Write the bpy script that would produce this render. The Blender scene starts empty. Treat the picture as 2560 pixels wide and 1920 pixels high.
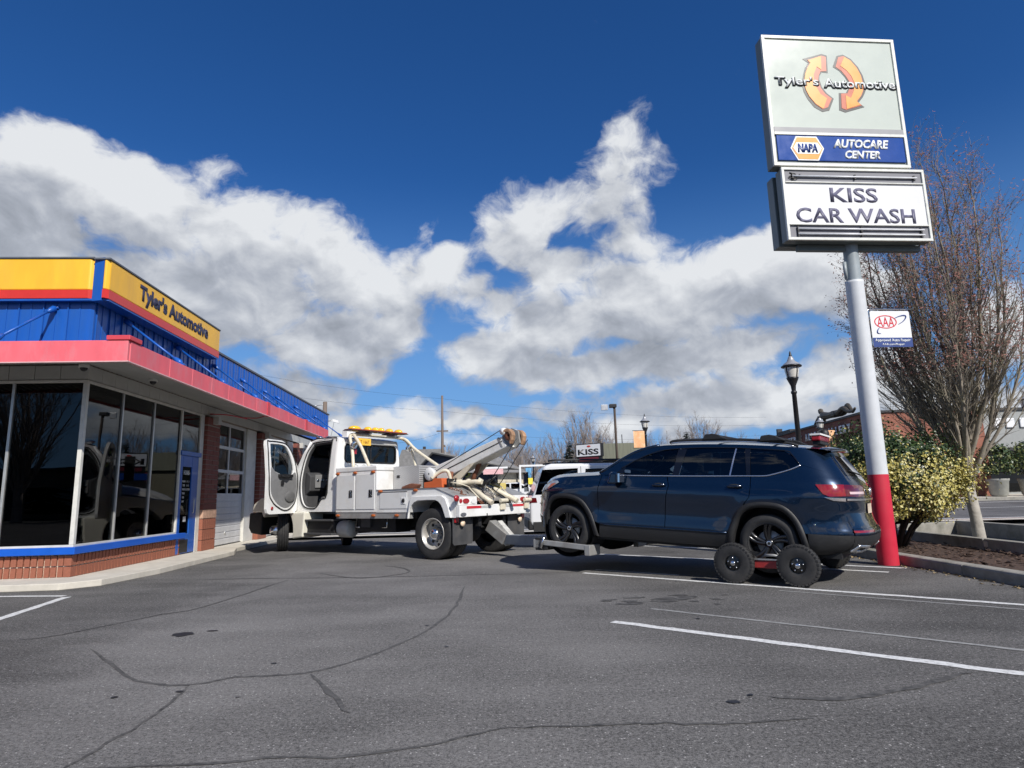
import bpy, bmesh, math, random
from mathutils import Vector, Matrix
from mathutils.geometry import tessellate_polygon
R=math.radians; PI=math.pi
random.seed(7)
scene=bpy.context.scene; COL=scene.collection
# ---------------------------------------------------------------- camera
cam=bpy.data.cameras.new('camera'); camo=bpy.data.objects.new('camera',cam); COL.objects.link(camo)
cam.sensor_width=36.0; cam.lens=36.0*1590/2560; cam.clip_start=.05; cam.clip_end=4000
camo.matrix_world=Matrix.Translation((0,0,1.24))@Matrix.Rotation(R(99.85),4,'X')@Matrix.Rotation(R(-1.45),4,'Z')
scene.camera=camo
vs=scene.view_settings; vs.view_transform='Standard'; vs.look='None'; vs.exposure=0.0; vs.gamma=1.0; vs.use_curve_mapping=False
scene.render.resolution_x=1024; scene.render.resolution_y=768
scene.cycles.max_bounces=6; scene.cycles.diffuse_bounces=3; scene.cycles.caustics_reflective=False; scene.cycles.caustics_refractive=False; scene.cycles.transparent_max_bounces=24
# ---------------------------------------------------------------- sun + sky
SUN=Vector((.496*math.cos(R(38.8)),-.868*math.cos(R(38.8)),math.sin(R(38.8)))).normalized()
sl=bpy.data.lights.new('sun','SUN'); sl.energy=5.0; sl.angle=R(.53); sl.color=(1,.955,.89)
so=bpy.data.objects.new('sun',sl); COL.objects.link(so); so.rotation_euler=SUN.to_track_quat('Z','Y').to_euler(); so.location=(10,-20,30)
world=bpy.data.worlds.new('World'); scene.world=world; world.use_nodes=True
def nodes_of(tree):
    N=tree.nodes; L=tree.links
    def nd(t,ins=None,**kw):
        n=N.new(t)
        for k,v in kw.items(): setattr(n,k,v)
        for k,v in (ins or {}).items():
            s=n.inputs[k]
            if isinstance(v,bpy.types.NodeSocket): L.new(v,s)
            else: s.default_value=v
        return n
    def ma(op,a,b=0.0,c=None,clamp=False):
        n=N.new('ShaderNodeMath'); n.operation=op; n.use_clamp=clamp
        for i,v in enumerate((a,b,c)):
            if v is None: continue
            if isinstance(v,bpy.types.NodeSocket): L.new(v,n.inputs[i])
            else: n.inputs[i].default_value=v
        return n.outputs[0]
    return nd,ma
BLOBS=[(-0.6591,0.4308,0.1202,0.0709,0.258,0.9),(-0.689,0.3459,0.1572,0.11,0.226,1),(-0.5484,0.3958,0.1591,0.0907,-0.281,1),(-0.3858,0.3714,0.1865,0.0863,-0.203,1),(-0.2716,0.329,0.133,0.0903,-0.284,1),(-0.48,0.2876,0.2405,0.0998,0.112,1.1),(-0.2635,0.2394,0.1391,0.0788,-0.052,1),(-0.1869,0.2722,0.0693,0.0797,0.023,0.9),(-0.2171,0.1887,0.0552,0.0369,0.014,0.8),(-0.47,0.455,0.06,0.05,0.188,0.6),(0.1950,0.5000,0.0640,0.0800,-0.327,0.72),(0.1500,0.4480,0.1450,0.0850,0.465,0.80),(0.0264,0.4059,0.1450,0.0720,0.474,0.90),(0.19,0.41,0.09,0.06,0.3,0.55),(-0.1004,0.347,0.0977,0.0549,0.331,0.9),(-0.0361,0.2854,0.0976,0.0435,0.15,0.75),(0.0766,0.3374,0.0849,0.0581,-0.05,0.95),(0.1888,0.3721,0.0949,0.0421,0.154,0.6),(0.0734,0.2573,0.2055,0.075,0.209,1),(0.2459,0.2828,0.2314,0.0972,0.165,1.1),(0.397,0.3177,0.1665,0.0864,0.116,1.1),(-0.0182,0.2163,0.1415,0.0565,0.063,1),(0.1656,0.1903,0.2364,0.0496,0.029,1),(0.4862,0.2864,0.098,0.0772,-0.171,1),(0.3362,0.2139,0.1718,0.0446,0.081,0.9),(0.30,0.1350,0.26,0.055,0.018,0.9),(0.40,0.105,0.20,0.040,0,0.85),(0.4784,0.1639,0.1311,0.0559,0.081,0.95),(0.5745,0.1204,0.1562,0.0688,-0.107,0.9),(0.6799,0.183,0.0745,0.0789,-0.176,0.9),(-0.2372,0.112,0.1558,0.0426,0.0,0.85),(-0.1396,0.1302,0.081,0.0342,-0.008,0.8),(-0.0708,0.12,0.0693,0.0344,-0.017,0.9),(-0.008,0.1061,0.0757,0.025,-0.025,0.75),(-0.0838,0.0859,0.0688,0.0186,-0.019,0.6),(0.1731,0.1001,0.0488,0.0462,-0.043,0.9),(0.2564,0.084,0.0499,0.0362,-0.048,0.9),(0.1042,0.081,0.0497,0.0186,-0.034,0.4),(-0.33,0.15,0.16,0.055,0,0.8),(0.05,0.12,0.12,0.030,0,0.62),(0.22,0.105,0.16,0.035,0,0.78),(0.12,0.30,0.20,0.09,0.1,0.8),(-0.08,0.31,0.10,0.06,0.2,0.75),(-0.15,0.345,0.09,0.06,0.2,0.72),(-0.13,0.41,0.05,0.05,0,0.5)]
def cloud_group(det=1.0):
    g=bpy.data.node_groups.new('cloud_density','ShaderNodeTree')
    g.interface.new_socket('P',in_out='INPUT',socket_type='NodeSocketVector')
    g.interface.new_socket('D',in_out='OUTPUT',socket_type='NodeSocketFloat')
    g.interface.new_socket('B',in_out='OUTPUT',socket_type='NodeSocketFloat')
    nd,ma=nodes_of(g); gi=nd('NodeGroupInput'); go=nd('NodeGroupOutput')
    P=gi.outputs[0]
    def noise(v,sc,det,ro=.55,off=0):
        m=nd('ShaderNodeMapping',{'Vector':v,'Location':(off,off*.7,off*1.3),'Scale':(sc,sc*1.25,sc)})
        return nd('ShaderNodeTexNoise',{'Vector':m.outputs[0],'Scale':1.0,'Detail':det,'Roughness':ro})
    w=noise(P,9,3,.5,3.1)
    ws=nd('ShaderNodeVectorMath',{0:w.outputs['Color'],1:(.5,.5,.5)},operation='SUBTRACT')
    wv=nd('ShaderNodeVectorMath',{0:ws.outputs[0],1:P},operation='MULTIPLY_ADD'); 
    for l in list(wv.inputs[1].links): g.links.remove(l)
    wv.inputs[1].default_value=(.095,.075,0); g.links.new(P,wv.inputs[2])
    Q=wv.outputs[0]
    sq=nd('ShaderNodeSeparateXYZ',{'Vector':Q}); V=nd('ShaderNodeCombineXYZ',{0:sq.outputs[0],1:sq.outputs[1],2:0.0}).outputs[0]
    for (a,e,ra,re,rot,wt) in BLOBS:   # running maximum is carried in z so the shader stays small
        mp=nd('ShaderNodeMapping',{'Vector':V,'Location':(a,e,0),'Rotation':(0,0,rot),'Scale':(ra,re,1e6)},vector_type='TEXTURE')
        ln=nd('ShaderNodeVectorMath',{0:mp.outputs[0]},operation='LENGTH')
        mr=nd('ShaderNodeMapRange',{'Value':ln.outputs['Value'],'From Min':1.42,'From Max':.10,'To Min':0,'To Max':wt},interpolation_type='SMOOTHSTEP')
        sv=nd('ShaderNodeSeparateXYZ',{'Vector':V})
        V=nd('ShaderNodeCombineXYZ',{0:sv.outputs[0],1:sv.outputs[1],2:ma('SMOOTH_MAX',sv.outputs[2],mr.outputs[0],.12)}).outputs[0]
    tot=nd('ShaderNodeSeparateXYZ',{'Vector':V}).outputs[2]
    # outside the field of view the same broken cumulus goes on
    sx=nd('ShaderNodeSeparateXYZ',{'Vector':P})
    far=noise(P,2.6,2,.5,11.0)
    out=nd('ShaderNodeMapRange',{'Value':ma('ABSOLUTE',sx.outputs[0]),'From Min':.74,'From Max':1.0},interpolation_type='SMOOTHSTEP').outputs[0]
    el=nd('ShaderNodeMapRange',{'Value':sx.outputs[1],'From Min':1.0,'From Max':.25,'To Min':.25,'To Max':1.0}).outputs[0]
    fb=nd('ShaderNodeMapRange',{'Value':far.outputs['Fac'],'From Min':.44,'From Max':.62},interpolation_type='SMOOTHSTEP').outputs[0]
    tot=ma('MAXIMUM',tot,ma('MULTIPLY',ma('MULTIPLY',fb,out),el))
    f1=noise(Q,6.5,10 if det==1 else 2.2,.60,0.0).outputs['Fac']
    d=ma('MULTIPLY',ma('SUBTRACT',f1,.5),1.9)
    if det==1:
        f2=noise(Q,21,9,.62,5.0).outputs['Fac']; d=ma('ADD',d,ma('MULTIPLY',ma('SUBTRACT',f2,.5),1.0))
    D=ma('SUBTRACT',ma('ADD',ma('MULTIPLY',tot,1.38),d),.55)
    if det==1:
        fl=noise(Q,6.5,2.2,.60,0.0).outputs['Fac']; tot=ma('SUBTRACT',ma('ADD',ma('MULTIPLY',tot,1.38),ma('MULTIPLY',ma('SUBTRACT',fl,.5),1.9)),.55)
    g.links.new(D,go.inputs[0]); g.links.new(tot,go.inputs[1])
    return g
def build_world():
    nd,ma=nodes_of(world.node_tree); world.node_tree.nodes.clear()
    out=nd('ShaderNodeOutputWorld')
    sky=nd('ShaderNodeTexSky',sky_type='NISHITA',sun_disc=False,sun_elevation=R(38.8),sun_rotation=math.atan2(SUN.x,SUN.y),altitude=60,air_density=1.0,dust_density=.2,ozone_density=2.0)
    tc=nd('ShaderNodeTexCoord'); s=nd('ShaderNodeSeparateXYZ',{'Vector':tc.outputs['Generated']})
    az=ma('ARCTAN2',s.outputs[0],s.outputs[1]); el=ma('ARCSINE',s.outputs[2])
    P=nd('ShaderNodeCombineXYZ',{0:az,1:el,2:0.0}).outputs[0]
    g=cloud_group(); gl=cloud_group(.3)
    def grp(t,v):
        n=nd('ShaderNodeGroup'); n.node_tree=t; world.node_tree.links.new(v,n.inputs[0]); return n.outputs
    def shift(a,b): return nd('ShaderNodeVectorMath',{0:P,1:(a,b,0)},operation='ADD').outputs[0]
    g0=grp(g,P); D0=g0[0]; L0=g0[1]; L1=grp(gl,shift(.025,.065))[0]
    alpha=nd('ShaderNodeMapRange',{'Value':D0,'From Min':-.06,'From Max':.50},interpolation_type='SMOOTHSTEP').outputs[0]
    # sunlit tops, shaded bases: less cloud towards the sun means more light
    sh=ma('ADD',ma('MULTIPLY',ma('SUBTRACT',L0,L1),.66),.66)
    tex=ma('MULTIPLY',ma('SUBTRACT',L0,D0),.30)
    core=nd('ShaderNodeMapRange',{'Value':L0,'From Min':.35,'From Max':1.25,'To Min':0,'To Max':.50}).outputs[0]
    def bil(v):
        mp=nd('ShaderNodeMapping',{'Vector':v,'Scale':(15,19,1),'Location':(4.2,1.1,0)}); return nd('ShaderNodeTexNoise',{'Vector':mp.outputs[0],'Scale':1.0,'Detail':6.0,'Roughness':.55,'Distortion':.35}).outputs['Fac']
    emb=ma('MULTIPLY',ma('SUBTRACT',bil(P),bil(shift(.006,.013))),1.05)   # billow relief, lit from above right
    lit=ma('SUBTRACT',ma('ADD',ma('SUBTRACT',sh,tex),emb),core,clamp=True)
    cr=nd('ShaderNodeValToRGB',{'Fac':lit}); e=cr.color_ramp.elements
    e[0].position=.0; e[0].color=(.27,.295,.34,1); e[1].position=1.0; e[1].color=(.80,.82,.845,1)
    m=cr.color_ramp.elements.new(.42); m.color=(.44,.47,.53,1)
    skm=nd('ShaderNodeVectorMath',{0:sky.outputs[0],1:(.040,.062,.098)},operation='MULTIPLY')
    hr=nd('ShaderNodeMapRange',{'Value':el,'From Min':-.02,'From Max':.50,'To Min':.95,'To Max':0.0},interpolation_type='SMOOTHSTEP').outputs[0]
    hz=nd('ShaderNodeMix',{'Factor':hr},data_type='RGBA'); world.node_tree.links.new(skm.outputs[0],hz.inputs['A']); hz.inputs['B'].default_value=(.235,.43,.74,1)
    gam=nd('ShaderNodeHueSaturation',{'Saturation':1.08,'Value':1.0,'Color':hz.outputs['Result']})
    mx=nd('ShaderNodeMix',{'Factor':ma('MULTIPLY',alpha,.97)},data_type='RGBA')
    world.node_tree.links.new(gam.outputs[0],mx.inputs['A']); world.node_tree.links.new(cr.outputs[0],mx.inputs['B'])
    bg=nd('ShaderNodeBackground',{'Color':mx.outputs['Result'],'Strength':1.0})
    world.node_tree.links.new(bg.outputs[0],out.inputs[0])
build_world()
world.cycles.sampling_method='MANUAL'; world.cycles.sample_map_resolution=256
# ---------------------------------------------------------------- materials
MATS={}
def mat(name,col,rough=.5,metal=0.0,var=.10,vs=6.0,bump=0.0,bs=80.0,coat=0.0,spec=.5,dirt=None,ds=2.0,damt=.5,alpha=None,sub=0,stretch=(1,1,1),emit=0):
    if name in MATS: return MATS[name]
    m=bpy.data.materials.new(name); m.use_nodes=True; MATS[name]=m
    nd,ma=nodes_of(m.node_tree); T=m.node_tree; b=T.nodes['Principled BSDF']; L=T.links
    b.inputs['Roughness'].default_value=rough; b.inputs['Metallic'].default_value=metal; b.inputs['Coat Weight'].default_value=coat
    b.inputs['Coat Roughness'].default_value=.04; b.inputs['Specular IOR Level'].default_value=spec
    tc=nd('ShaderNodeTexCoord'); mp=nd('ShaderNodeMapping',{'Vector':tc.outputs['Object'],'Scale':stretch}).outputs[0]
    c=tuple(col)+(1,)
    n1=nd('ShaderNodeTexNoise',{'Vector':mp,'Scale':vs,'Detail':6.0,'Roughness':.6})
    k=nd('ShaderNodeMapRange',{'Value':n1.outputs['Fac'],'From Min':.3,'From Max':.7,'To Min':1-var,'To Max':1+var}).outputs[0]
    cm=nd('ShaderNodeVectorMath',{0:c[:3]},operation='SCALE'); L.new(k,cm.inputs['Scale']); colout=cm.outputs[0]
    if dirt:
        n2=nd('ShaderNodeTexNoise',{'Vector':mp,'Scale':ds,'Detail':8.0,'Roughness':.68})
        f=nd('ShaderNodeMapRange',{'Value':n2.outputs['Fac'],'From Min':.48,'From Max':.75,'To Min':0,'To Max':damt}).outputs[0]
        mx=nd('ShaderNodeMix',{'Factor':f},data_type='RGBA'); L.new(colout,mx.inputs['A']); mx.inputs['B'].default_value=tuple(dirt)+(1,); colout=mx.outputs['Result']
    L.new(colout,b.inputs['Base Color'])
    r=nd('ShaderNodeMapRange',{'Value':n1.outputs['Fac'],'From Min':.3,'From Max':.7,'To Min':max(0,rough*.85),'To Max':min(1,rough*1.15)}).outputs[0]; L.new(r,b.inputs['Roughness'])
    if bump:
        n3=nd('ShaderNodeTexNoise',{'Vector':mp,'Scale':bs,'Detail':4.0})
        bp=nd('ShaderNodeBump',{'Height':n3.outputs['Fac'],'Strength':bump,'Distance':.01}); L.new(bp.outputs[0],b.inputs['Normal'])
    if sub: b.inputs['Subsurface Weight'].default_value=0
    return m
def glass(name,tint=(.25,.28,.3),rough=0.0,ior=1.5,refl=1.0):
    if name in MATS: return MATS[name]
    m=bpy.data.materials.new(name); m.use_nodes=True; MATS[name]=m
    nd,ma=nodes_of(m.node_tree); T=m.node_tree; T.nodes.clear()
    o=nd('ShaderNodeOutputMaterial'); t=nd('ShaderNodeBsdfTransparent',{'Color':tuple(tint)+(1,)})
    tc=nd('ShaderNodeTexCoord'); n=nd('ShaderNodeTexNoise',{'Vector':tc.outputs['Object'],'Scale':.9,'Detail':1.0})
    bp=nd('ShaderNodeBump',{'Height':n.outputs['Fac'],'Strength':.03,'Distance':.05})
    gl=nd('ShaderNodeBsdfGlossy',{'Color':(1,1,1,1),'Roughness':rough,'Normal':bp.outputs[0]}); fr=nd('ShaderNodeFresnel',{'IOR':ior})
    f=ma('MULTIPLY',fr.outputs[0],refl,clamp=True)
    mx=nd('ShaderNodeMixShader',{0:f,1:t.outputs[0],2:gl.outputs[0]}); T.links.new(mx.outputs[0],o.inputs[0])
    return m
# ---------------------------------------------------------------- mesh builder
class MB:
    def __init__(s): s.v=[]; s.f=[]; s.sm=[]
    def add(s,vs,fs,smooth=False):
        o=len(s.v); s.v+= [tuple(p) for p in vs]; s.f+=[tuple(o+i for i in f) for f in fs]; s.sm+=[smooth]*len(fs); return s
    def box(s,x0,x1,y0,y1,z0,z1):
        vs=[(x,y,z) for z in (z0,z1) for y in (y0,y1) for x in (x0,x1)]
        return s.add(vs,[(0,2,3,1),(4,5,7,6),(0,1,5,4),(2,6,7,3),(0,4,6,2),(1,3,7,5)])
    def hexa(s,p):  # 8 pts bottom ring then top ring, ccw
        return s.add(p,[(3,2,1,0),(4,5,6,7),(0,1,5,4),(1,2,6,5),(2,3,7,6),(3,0,4,7)])
    def prism(s,poly,a0,a1,ax='y',smooth=False):
        n=len(poly)
        def P(q,a): return {'y':(q[0],a,q[1]),'x':(a,q[0],q[1]),'z':(q[0],q[1],a)}[ax]
        vs=[P(q,a0) for q in poly]+[P(q,a1) for q in poly]
        s.add(vs,[tuple(range(n-1,-1,-1)),tuple(range(n,2*n))])
        o=len(s.v)-2*n; s.f+=[(o+i,o+(i+1)%n,o+n+(i+1)%n,o+n+i) for i in range(n)]; s.sm+=[smooth]*n; return s
    def tube(s,pts,r,n=8,cap=True,smooth=True):
        pts=[Vector(p) for p in pts]; m=len(pts); rs=r if isinstance(r,(list,tuple)) else [r]*m
        rings=[]; up=None
        for i,p in enumerate(pts):
            t=(pts[min(i+1,m-1)]-pts[max(i-1,0)]); t=t.normalized() if t.length>1e-9 else Vector((0,0,1))
            if up is None:
                up=Vector((0,0,1)) if abs(t.z)<.9 else Vector((1,0,0))
            a=t.cross(up); a=a.normalized() if a.length>1e-6 else t.orthogonal().normalized(); b=a.cross(t).normalized(); up=b
            rings.append([p+(a*math.cos(2*PI*k/n)+b*math.sin(2*PI*k/n))*rs[i] for k in range(n)])
        vs=[q for rg in rings for q in rg]; fs=[]
        for i in range(m-1):
            for k in range(n): fs.append((i*n+k,i*n+(k+1)%n,(i+1)*n+(k+1)%n,(i+1)*n+k))
        s.add(vs,fs,smooth)
        if cap: 
            o=len(s.v)-m*n; s.f+=[tuple(o+k for k in range(n-1,-1,-1)),tuple(o+(m-1)*n+k for k in range(n))]; s.sm+=[False,False]
        return s
    def lathe(s,prof,c=(0,0,0),ax='z',n=24,smooth=True,close=False):
        vs=[]; m=len(prof)
        for r,h in prof:
            for k in range(n):
                a=2*PI*k/n; x,y=r*math.cos(a),r*math.sin(a)
                q={'z':(x,y,h),'y':(x,h,y),'x':(h,x,y)}[ax]; vs.append((c[0]+q[0],c[1]+q[1],c[2]+q[2]))
        fs=[]
        for i in range(m if close else m-1):
            j=(i+1)%m
            for k in range(n): fs.append((i*n+k,i*n+(k+1)%n,j*n+(k+1)%n,j*n+k))
        return s.add(vs,fs,smooth)
    def disc(s,c,r,ax='z',n=24):
        vs=[]
        for k in range(n):
            a=2*PI*k/n; x,y=r*math.cos(a),r*math.sin(a); q={'z':(x,y,0),'y':(x,0,y),'x':(0,x,y)}[ax]; vs.append((c[0]+q[0],c[1]+q[1],c[2]+q[2]))
        return s.add(vs,[tuple(range(n))])
    def grid(s,rows,smooth=True):
        m=len(rows); n=len(rows[0]); vs=[p for r in rows for p in r]
        return s.add(vs,[(i*n+k,i*n+k+1,(i+1)*n+k+1,(i+1)*n+k) for i in range(m-1) for k in range(n-1)],smooth)
    def sphere(s,c,r,nu=12,nv=8,sc=(1,1,1)):
        return s.grid([[ (c[0]+r*sc[0]*math.sin(PI*i/nv)*math.cos(2*PI*k/nu),c[1]+r*sc[1]*math.sin(PI*i/nv)*math.sin(2*PI*k/nu),c[2]+r*sc[2]*math.cos(PI*i/nv)) for k in range(nu+1)] for i in range(nv+1)])
    def xf(s,M):
        s.v=[tuple(M@Vector(p)) for p in s.v]; return s
    def merge(s,o): return s.add(o.v,o.f) if False else s._m(o)
    def _m(s,o):
        k=len(s.v); s.v+=o.v; s.f+=[tuple(k+i for i in f) for f in o.f]; s.sm+=o.sm; return s
    def mesh(s,name,m=None):
        me=bpy.data.meshes.new(name); me.from_pydata(s.v,[],s.f); me.polygons.foreach_set('use_smooth',s.sm)
        bm=bmesh.new(); bm.from_mesh(me); bmesh.ops.recalc_face_normals(bm,faces=bm.faces); bm.to_mesh(me); bm.free()
        if m: me.materials.append(m)
        me.update(); return me
    def build(s,name,m,parent=None,bevel=0,seg=2,loc=None,rot=None):
        o=bpy.data.objects.new(name,s.mesh(name,m)); COL.objects.link(o)
        if parent is not None: o.parent=parent
        if loc: o.location=loc
        if rot: o.rotation_euler=rot
        if bevel:
            b=o.modifiers.new('bevel','BEVEL'); b.width=bevel; b.segments=seg; b.limit_method='ANGLE'; b.angle_limit=R(35); b.harden_normals=False
        return o
def inst(me,name,parent,loc=(0,0,0),rot=(0,0,0),sc=(1,1,1)):
    o=bpy.data.objects.new(name,me); COL.objects.link(o); o.parent=parent; o.location=loc; o.rotation_euler=rot; o.scale=sc; return o
def tag(o,label=None,cat=None,group=None,kind=None):
    if label: o['label']=label
    if cat: o['category']=cat
    if group: o['group']=group
    if kind: o['kind']=kind
    return o
def thing(name,label,cat,loc=(0,0,0),rotz=0,group=None,rot=None):
    o=bpy.data.objects.new(name,None); COL.objects.link(o); o.location=loc; o.rotation_euler=rot or (0,0,rotz); o.empty_display_size=.3
    return tag(o,label,cat,group)
def copy_tree(o,parent=None):
    c=o.copy(); COL.objects.link(c)
    c.parent=parent
    for ch in list(o.children): copy_tree(ch,c)
    return c
def text_mesh(body,height,m,width=None,extrude=.004,offset=0.0,shear=0.0,align='CENTER',spacing=1.0):
    cu=bpy.data.curves.new('lettering','FONT'); cu.body=body; cu.size=1.0; cu.extrude=0; cu.offset=offset; cu.shear=shear; cu.resolution_u=3; cu.space_character=spacing
    t=bpy.data.objects.new('lettering_tmp',cu); COL.objects.link(t); bpy.context.view_layer.update()
    dg=bpy.context.evaluated_depsgraph_get(); me=bpy.data.meshes.new_from_object(t.evaluated_get(dg)); bpy.data.objects.remove(t); bpy.data.curves.remove(cu)
    xs=[v.co.x for v in me.vertices]; ys=[v.co.y for v in me.vertices]; x0,x1=min(xs),max(xs); y0,y1=min(ys),max(ys)
    sy=height/(y1-y0); sx=(width/(x1-x0)) if width else sy
    ox={'CENTER':(x0+x1)/2,'LEFT':x0,'RIGHT':x1}[align]
    bm=bmesh.new(); bm.from_mesh(me)
    for v in bm.verts: v.co=Vector(((v.co.x-ox)*sx,0,(v.co.y-(y0+y1)/2)*sy))
    bmesh.ops.dissolve_limit(bm,angle_limit=R(1),verts=bm.verts,edges=bm.edges)
    r=bmesh.ops.extrude_face_region(bm,geom=bm.faces[:]); 
    for v in [g for g in r['geom'] if isinstance(g,bmesh.types.BMVert)]: v.co.y-=extrude
    bmesh.ops.recalc_face_normals(bm,faces=bm.faces); bm.to_mesh(me); bm.free()
    me.materials.clear(); me.materials.append(m); me.name='lettering'; return me
def text(name,body,height,m,parent,loc,rotz=0,**k):
    return inst(text_mesh(body,height,m,**k),name,parent,loc,(0,0,rotz))
def circ(cx,cy,r,n=20,a0=0,a1=360,ry=None):
    ry=ry or r; full=abs(a1-a0)>=359.9
    return [(cx+r*math.cos(R(a0+(a1-a0)*i/(n if full else n-1))),cy+ry*math.sin(R(a0+(a1-a0)*i/(n if full else n-1)))) for i in range(n)]
def rrect(x0,x1,y0,y1,r,n=5):
    p=[]
    for cx,cy,a in ((x1-r,y1-r,0),(x0+r,y1-r,90),(x0+r,y0+r,180),(x1-r,y0+r,270)): p+=circ(cx,cy,r,n,a,a+90)
    return p
def cr(pts,n=6,closed=False):
    P=[Vector((p[0],p[1],p[2] if len(p)>2 else 0)) for p in pts]; m=len(P); out=[]
    for i in range(m if closed else m-1):
        p0=P[(i-1)%m] if closed or i>0 else P[i]; p1=P[i]; p2=P[(i+1)%m]; p3=P[(i+2)%m] if closed or i+2<m else P[(i+1)%m]
        for k in range(n):
            t=k/n; q=.5*((2*p1)+(p2-p0)*t+(2*p0-5*p1+4*p2-p3)*t*t+(3*p1-p0-3*p2+p3)*t**3); out.append(tuple(q)[:len(pts[0])])
    if not closed: out.append(tuple(pts[-1]))
    return out
def lerp(tab,x):
    if x<=tab[0][0]: return tab[0][1]
    for (a,b),(c,d) in zip(tab,tab[1:]):
        if x<=c: return b+(d-b)*(x-a)/(c-a)
    return tab[-1][1]
def cub(tab,x):  # monotone-ish smooth interpolation
    n=len(tab)
    if x<=tab[0][0]: return tab[0][1]
    if x>=tab[-1][0]: return tab[-1][1]
    i=next(k for k in range(n-1) if x<=tab[k+1][0]); x0,y0=tab[i]; x1,y1=tab[i+1]; h=x1-x0
    def sl(k):
        if k<=0: return (tab[1][1]-tab[0][1])/(tab[1][0]-tab[0][0])
        if k>=n-1: return (tab[-1][1]-tab[-2][1])/(tab[-1][0]-tab[-2][0])
        a=(tab[k][1]-tab[k-1][1])/(tab[k][0]-tab[k-1][0]); b=(tab[k+1][1]-tab[k][1])/(tab[k+1][0]-tab[k][0])
        return 0 if a*b<0 else 2*a*b/(a+b) if abs(a+b)>1e-9 else 0
    m0,m1=sl(i)*h,sl(i+1)*h; t=(x-x0)/h
    return (2*t**3-3*t*t+1)*y0+(t**3-2*t*t+t)*m0+(-2*t**3+3*t*t)*y1+(t**3-t*t)*m1
# ================================================================ ground, lot, street
def asphalt(name,base=.078,spk=1.0,tone=(1,1,1.0),lot=False):
    m=bpy.data.materials.new(name); m.use_nodes=True; nd,ma=nodes_of(m.node_tree); T=m.node_tree; b=T.nodes['Principled BSDF']; L=T.links
    tc=nd('ShaderNodeTexCoord'); p=tc.outputs['Object']
    fine=nd('ShaderNodeTexNoise',{'Vector':p,'Scale':160.0,'Detail':3.0,'Roughness':.7}).outputs['Fac']
    mid=nd('ShaderNodeTexNoise',{'Vector':p,'Scale':62.0,'Detail':4.0,'Roughness':.65}).outputs['Fac']
    big=nd('ShaderNodeTexNoise',{'Vector':p,'Scale':.55,'Detail':5.0,'Roughness':.6}).outputs['Fac']
    st=nd('ShaderNodeMapping',{'Vector':p,'Scale':(.35,1.3,1),'Rotation':(0,0,R(35))}).outputs[0]
    streak=nd('ShaderNodeTexNoise',{'Vector':st,'Scale':1.1,'Detail':6.0,'Roughness':.65}).outputs['Fac']
    v=ma('ADD',ma('MULTIPLY',ma('SUBTRACT',fine,.5),3.2*spk),ma('MULTIPLY',ma('SUBTRACT',mid,.5),2.8*spk))
    v=ma('ADD',v,ma('MULTIPLY',ma('SUBTRACT',big,.5),1.25)); v=ma('ADD',v,ma('MULTIPLY',ma('SUBTRACT',streak,.5),.9))
    crs=nd('ShaderNodeTexNoise',{'Vector':p,'Scale':27.0,'Detail':5.0,'Roughness':.75}).outputs['Fac']; v=ma('ADD',v,ma('MULTIPLY',ma('SUBTRACT',crs,.5),2.0*spk))
    if lot:   # newer darker sealer over the stalls and along the shop, with a ragged edge
        sp_=nd('ShaderNodeSeparateXYZ',{'Vector':p}); rag=ma('MULTIPLY',ma('SUBTRACT',big,.5),2.6)
        st_=nd('ShaderNodeMapRange',{'Value':ma('ADD',sp_.outputs[0],rag),'From Min':.7,'From Max':2.0,'To Min':0,'To Max':.30},interpolation_type='SMOOTHSTEP').outputs[0]
        sh_=nd('ShaderNodeMapRange',{'Value':ma('ADD',ma('ADD',sp_.outputs[0],rag),ma('MULTIPLY',sp_.outputs[1],.12)),'From Min':-2.4,'From Max':-3.6,'To Min':0,'To Max':.26},interpolation_type='SMOOTHSTEP').outputs[0]
        v=ma('SUBTRACT',v,ma('ADD',st_,sh_))
    k=ma('MULTIPLY',ma('MAXIMUM',ma('ADD',v,1.0),.22),base)
    vor=nd('ShaderNodeTexVoronoi',{'Vector':p,'Scale':70.0},feature='F1')
    rnd=nd('ShaderNodeSeparateColor',{'Color':vor.outputs['Color']})
    sp=ma('MULTIPLY',ma('GREATER_THAN',rnd.outputs[0],.955),ma('LESS_THAN',vor.outputs['Distance'],.34))
    k=ma('ADD',k,ma('MULTIPLY',sp,.30*spk))
    cl=nd('ShaderNodeCombineColor',{0:ma('MULTIPLY',k,tone[0]),1:ma('MULTIPLY',k,tone[1]),2:ma('MULTIPLY',k,tone[2])}); L.new(cl.outputs[0],b.inputs['Base Color'])
    b.inputs['Roughness'].default_value=.85; b.inputs['Specular IOR Level'].default_value=.35
    bp=nd('ShaderNodeBump',{'Height':ma('ADD',fine,mid),'Strength':.55,'Distance':.006}); L.new(bp.outputs[0],b.inputs['Normal'])
    return m
M_ASP=asphalt('asphalt_lot',.150,1.0,(1.03,.99,.94),True); M_ROAD=asphalt('asphalt_street',.12,.5,(1.02,1,1)); 
M_TAR=mat('tar',(.086,.083,.078),.75,var=.6,vs=18,bump=.3,bs=120)
M_PAINT=mat('road_paint_white',(.72,.72,.70),.7,var=.10,vs=40,dirt=(.10,.10,.10),ds=22,damt=.75,bump=.3,bs=150)
M_PAINTF=mat('road_paint_faded',(.30,.30,.29),.8,var=.15,vs=40,dirt=(.085,.085,.082),ds=14,damt=1.0)
M_OIL=mat('oil_stain',(.028,.028,.029),.45,var=.3,vs=20)
M_CONC=mat('concrete',(.60,.56,.48),.85,var=.12,vs=3,bump=.25,bs=60,dirt=(.34,.31,.26),ds=1.4,damt=.6)
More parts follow.
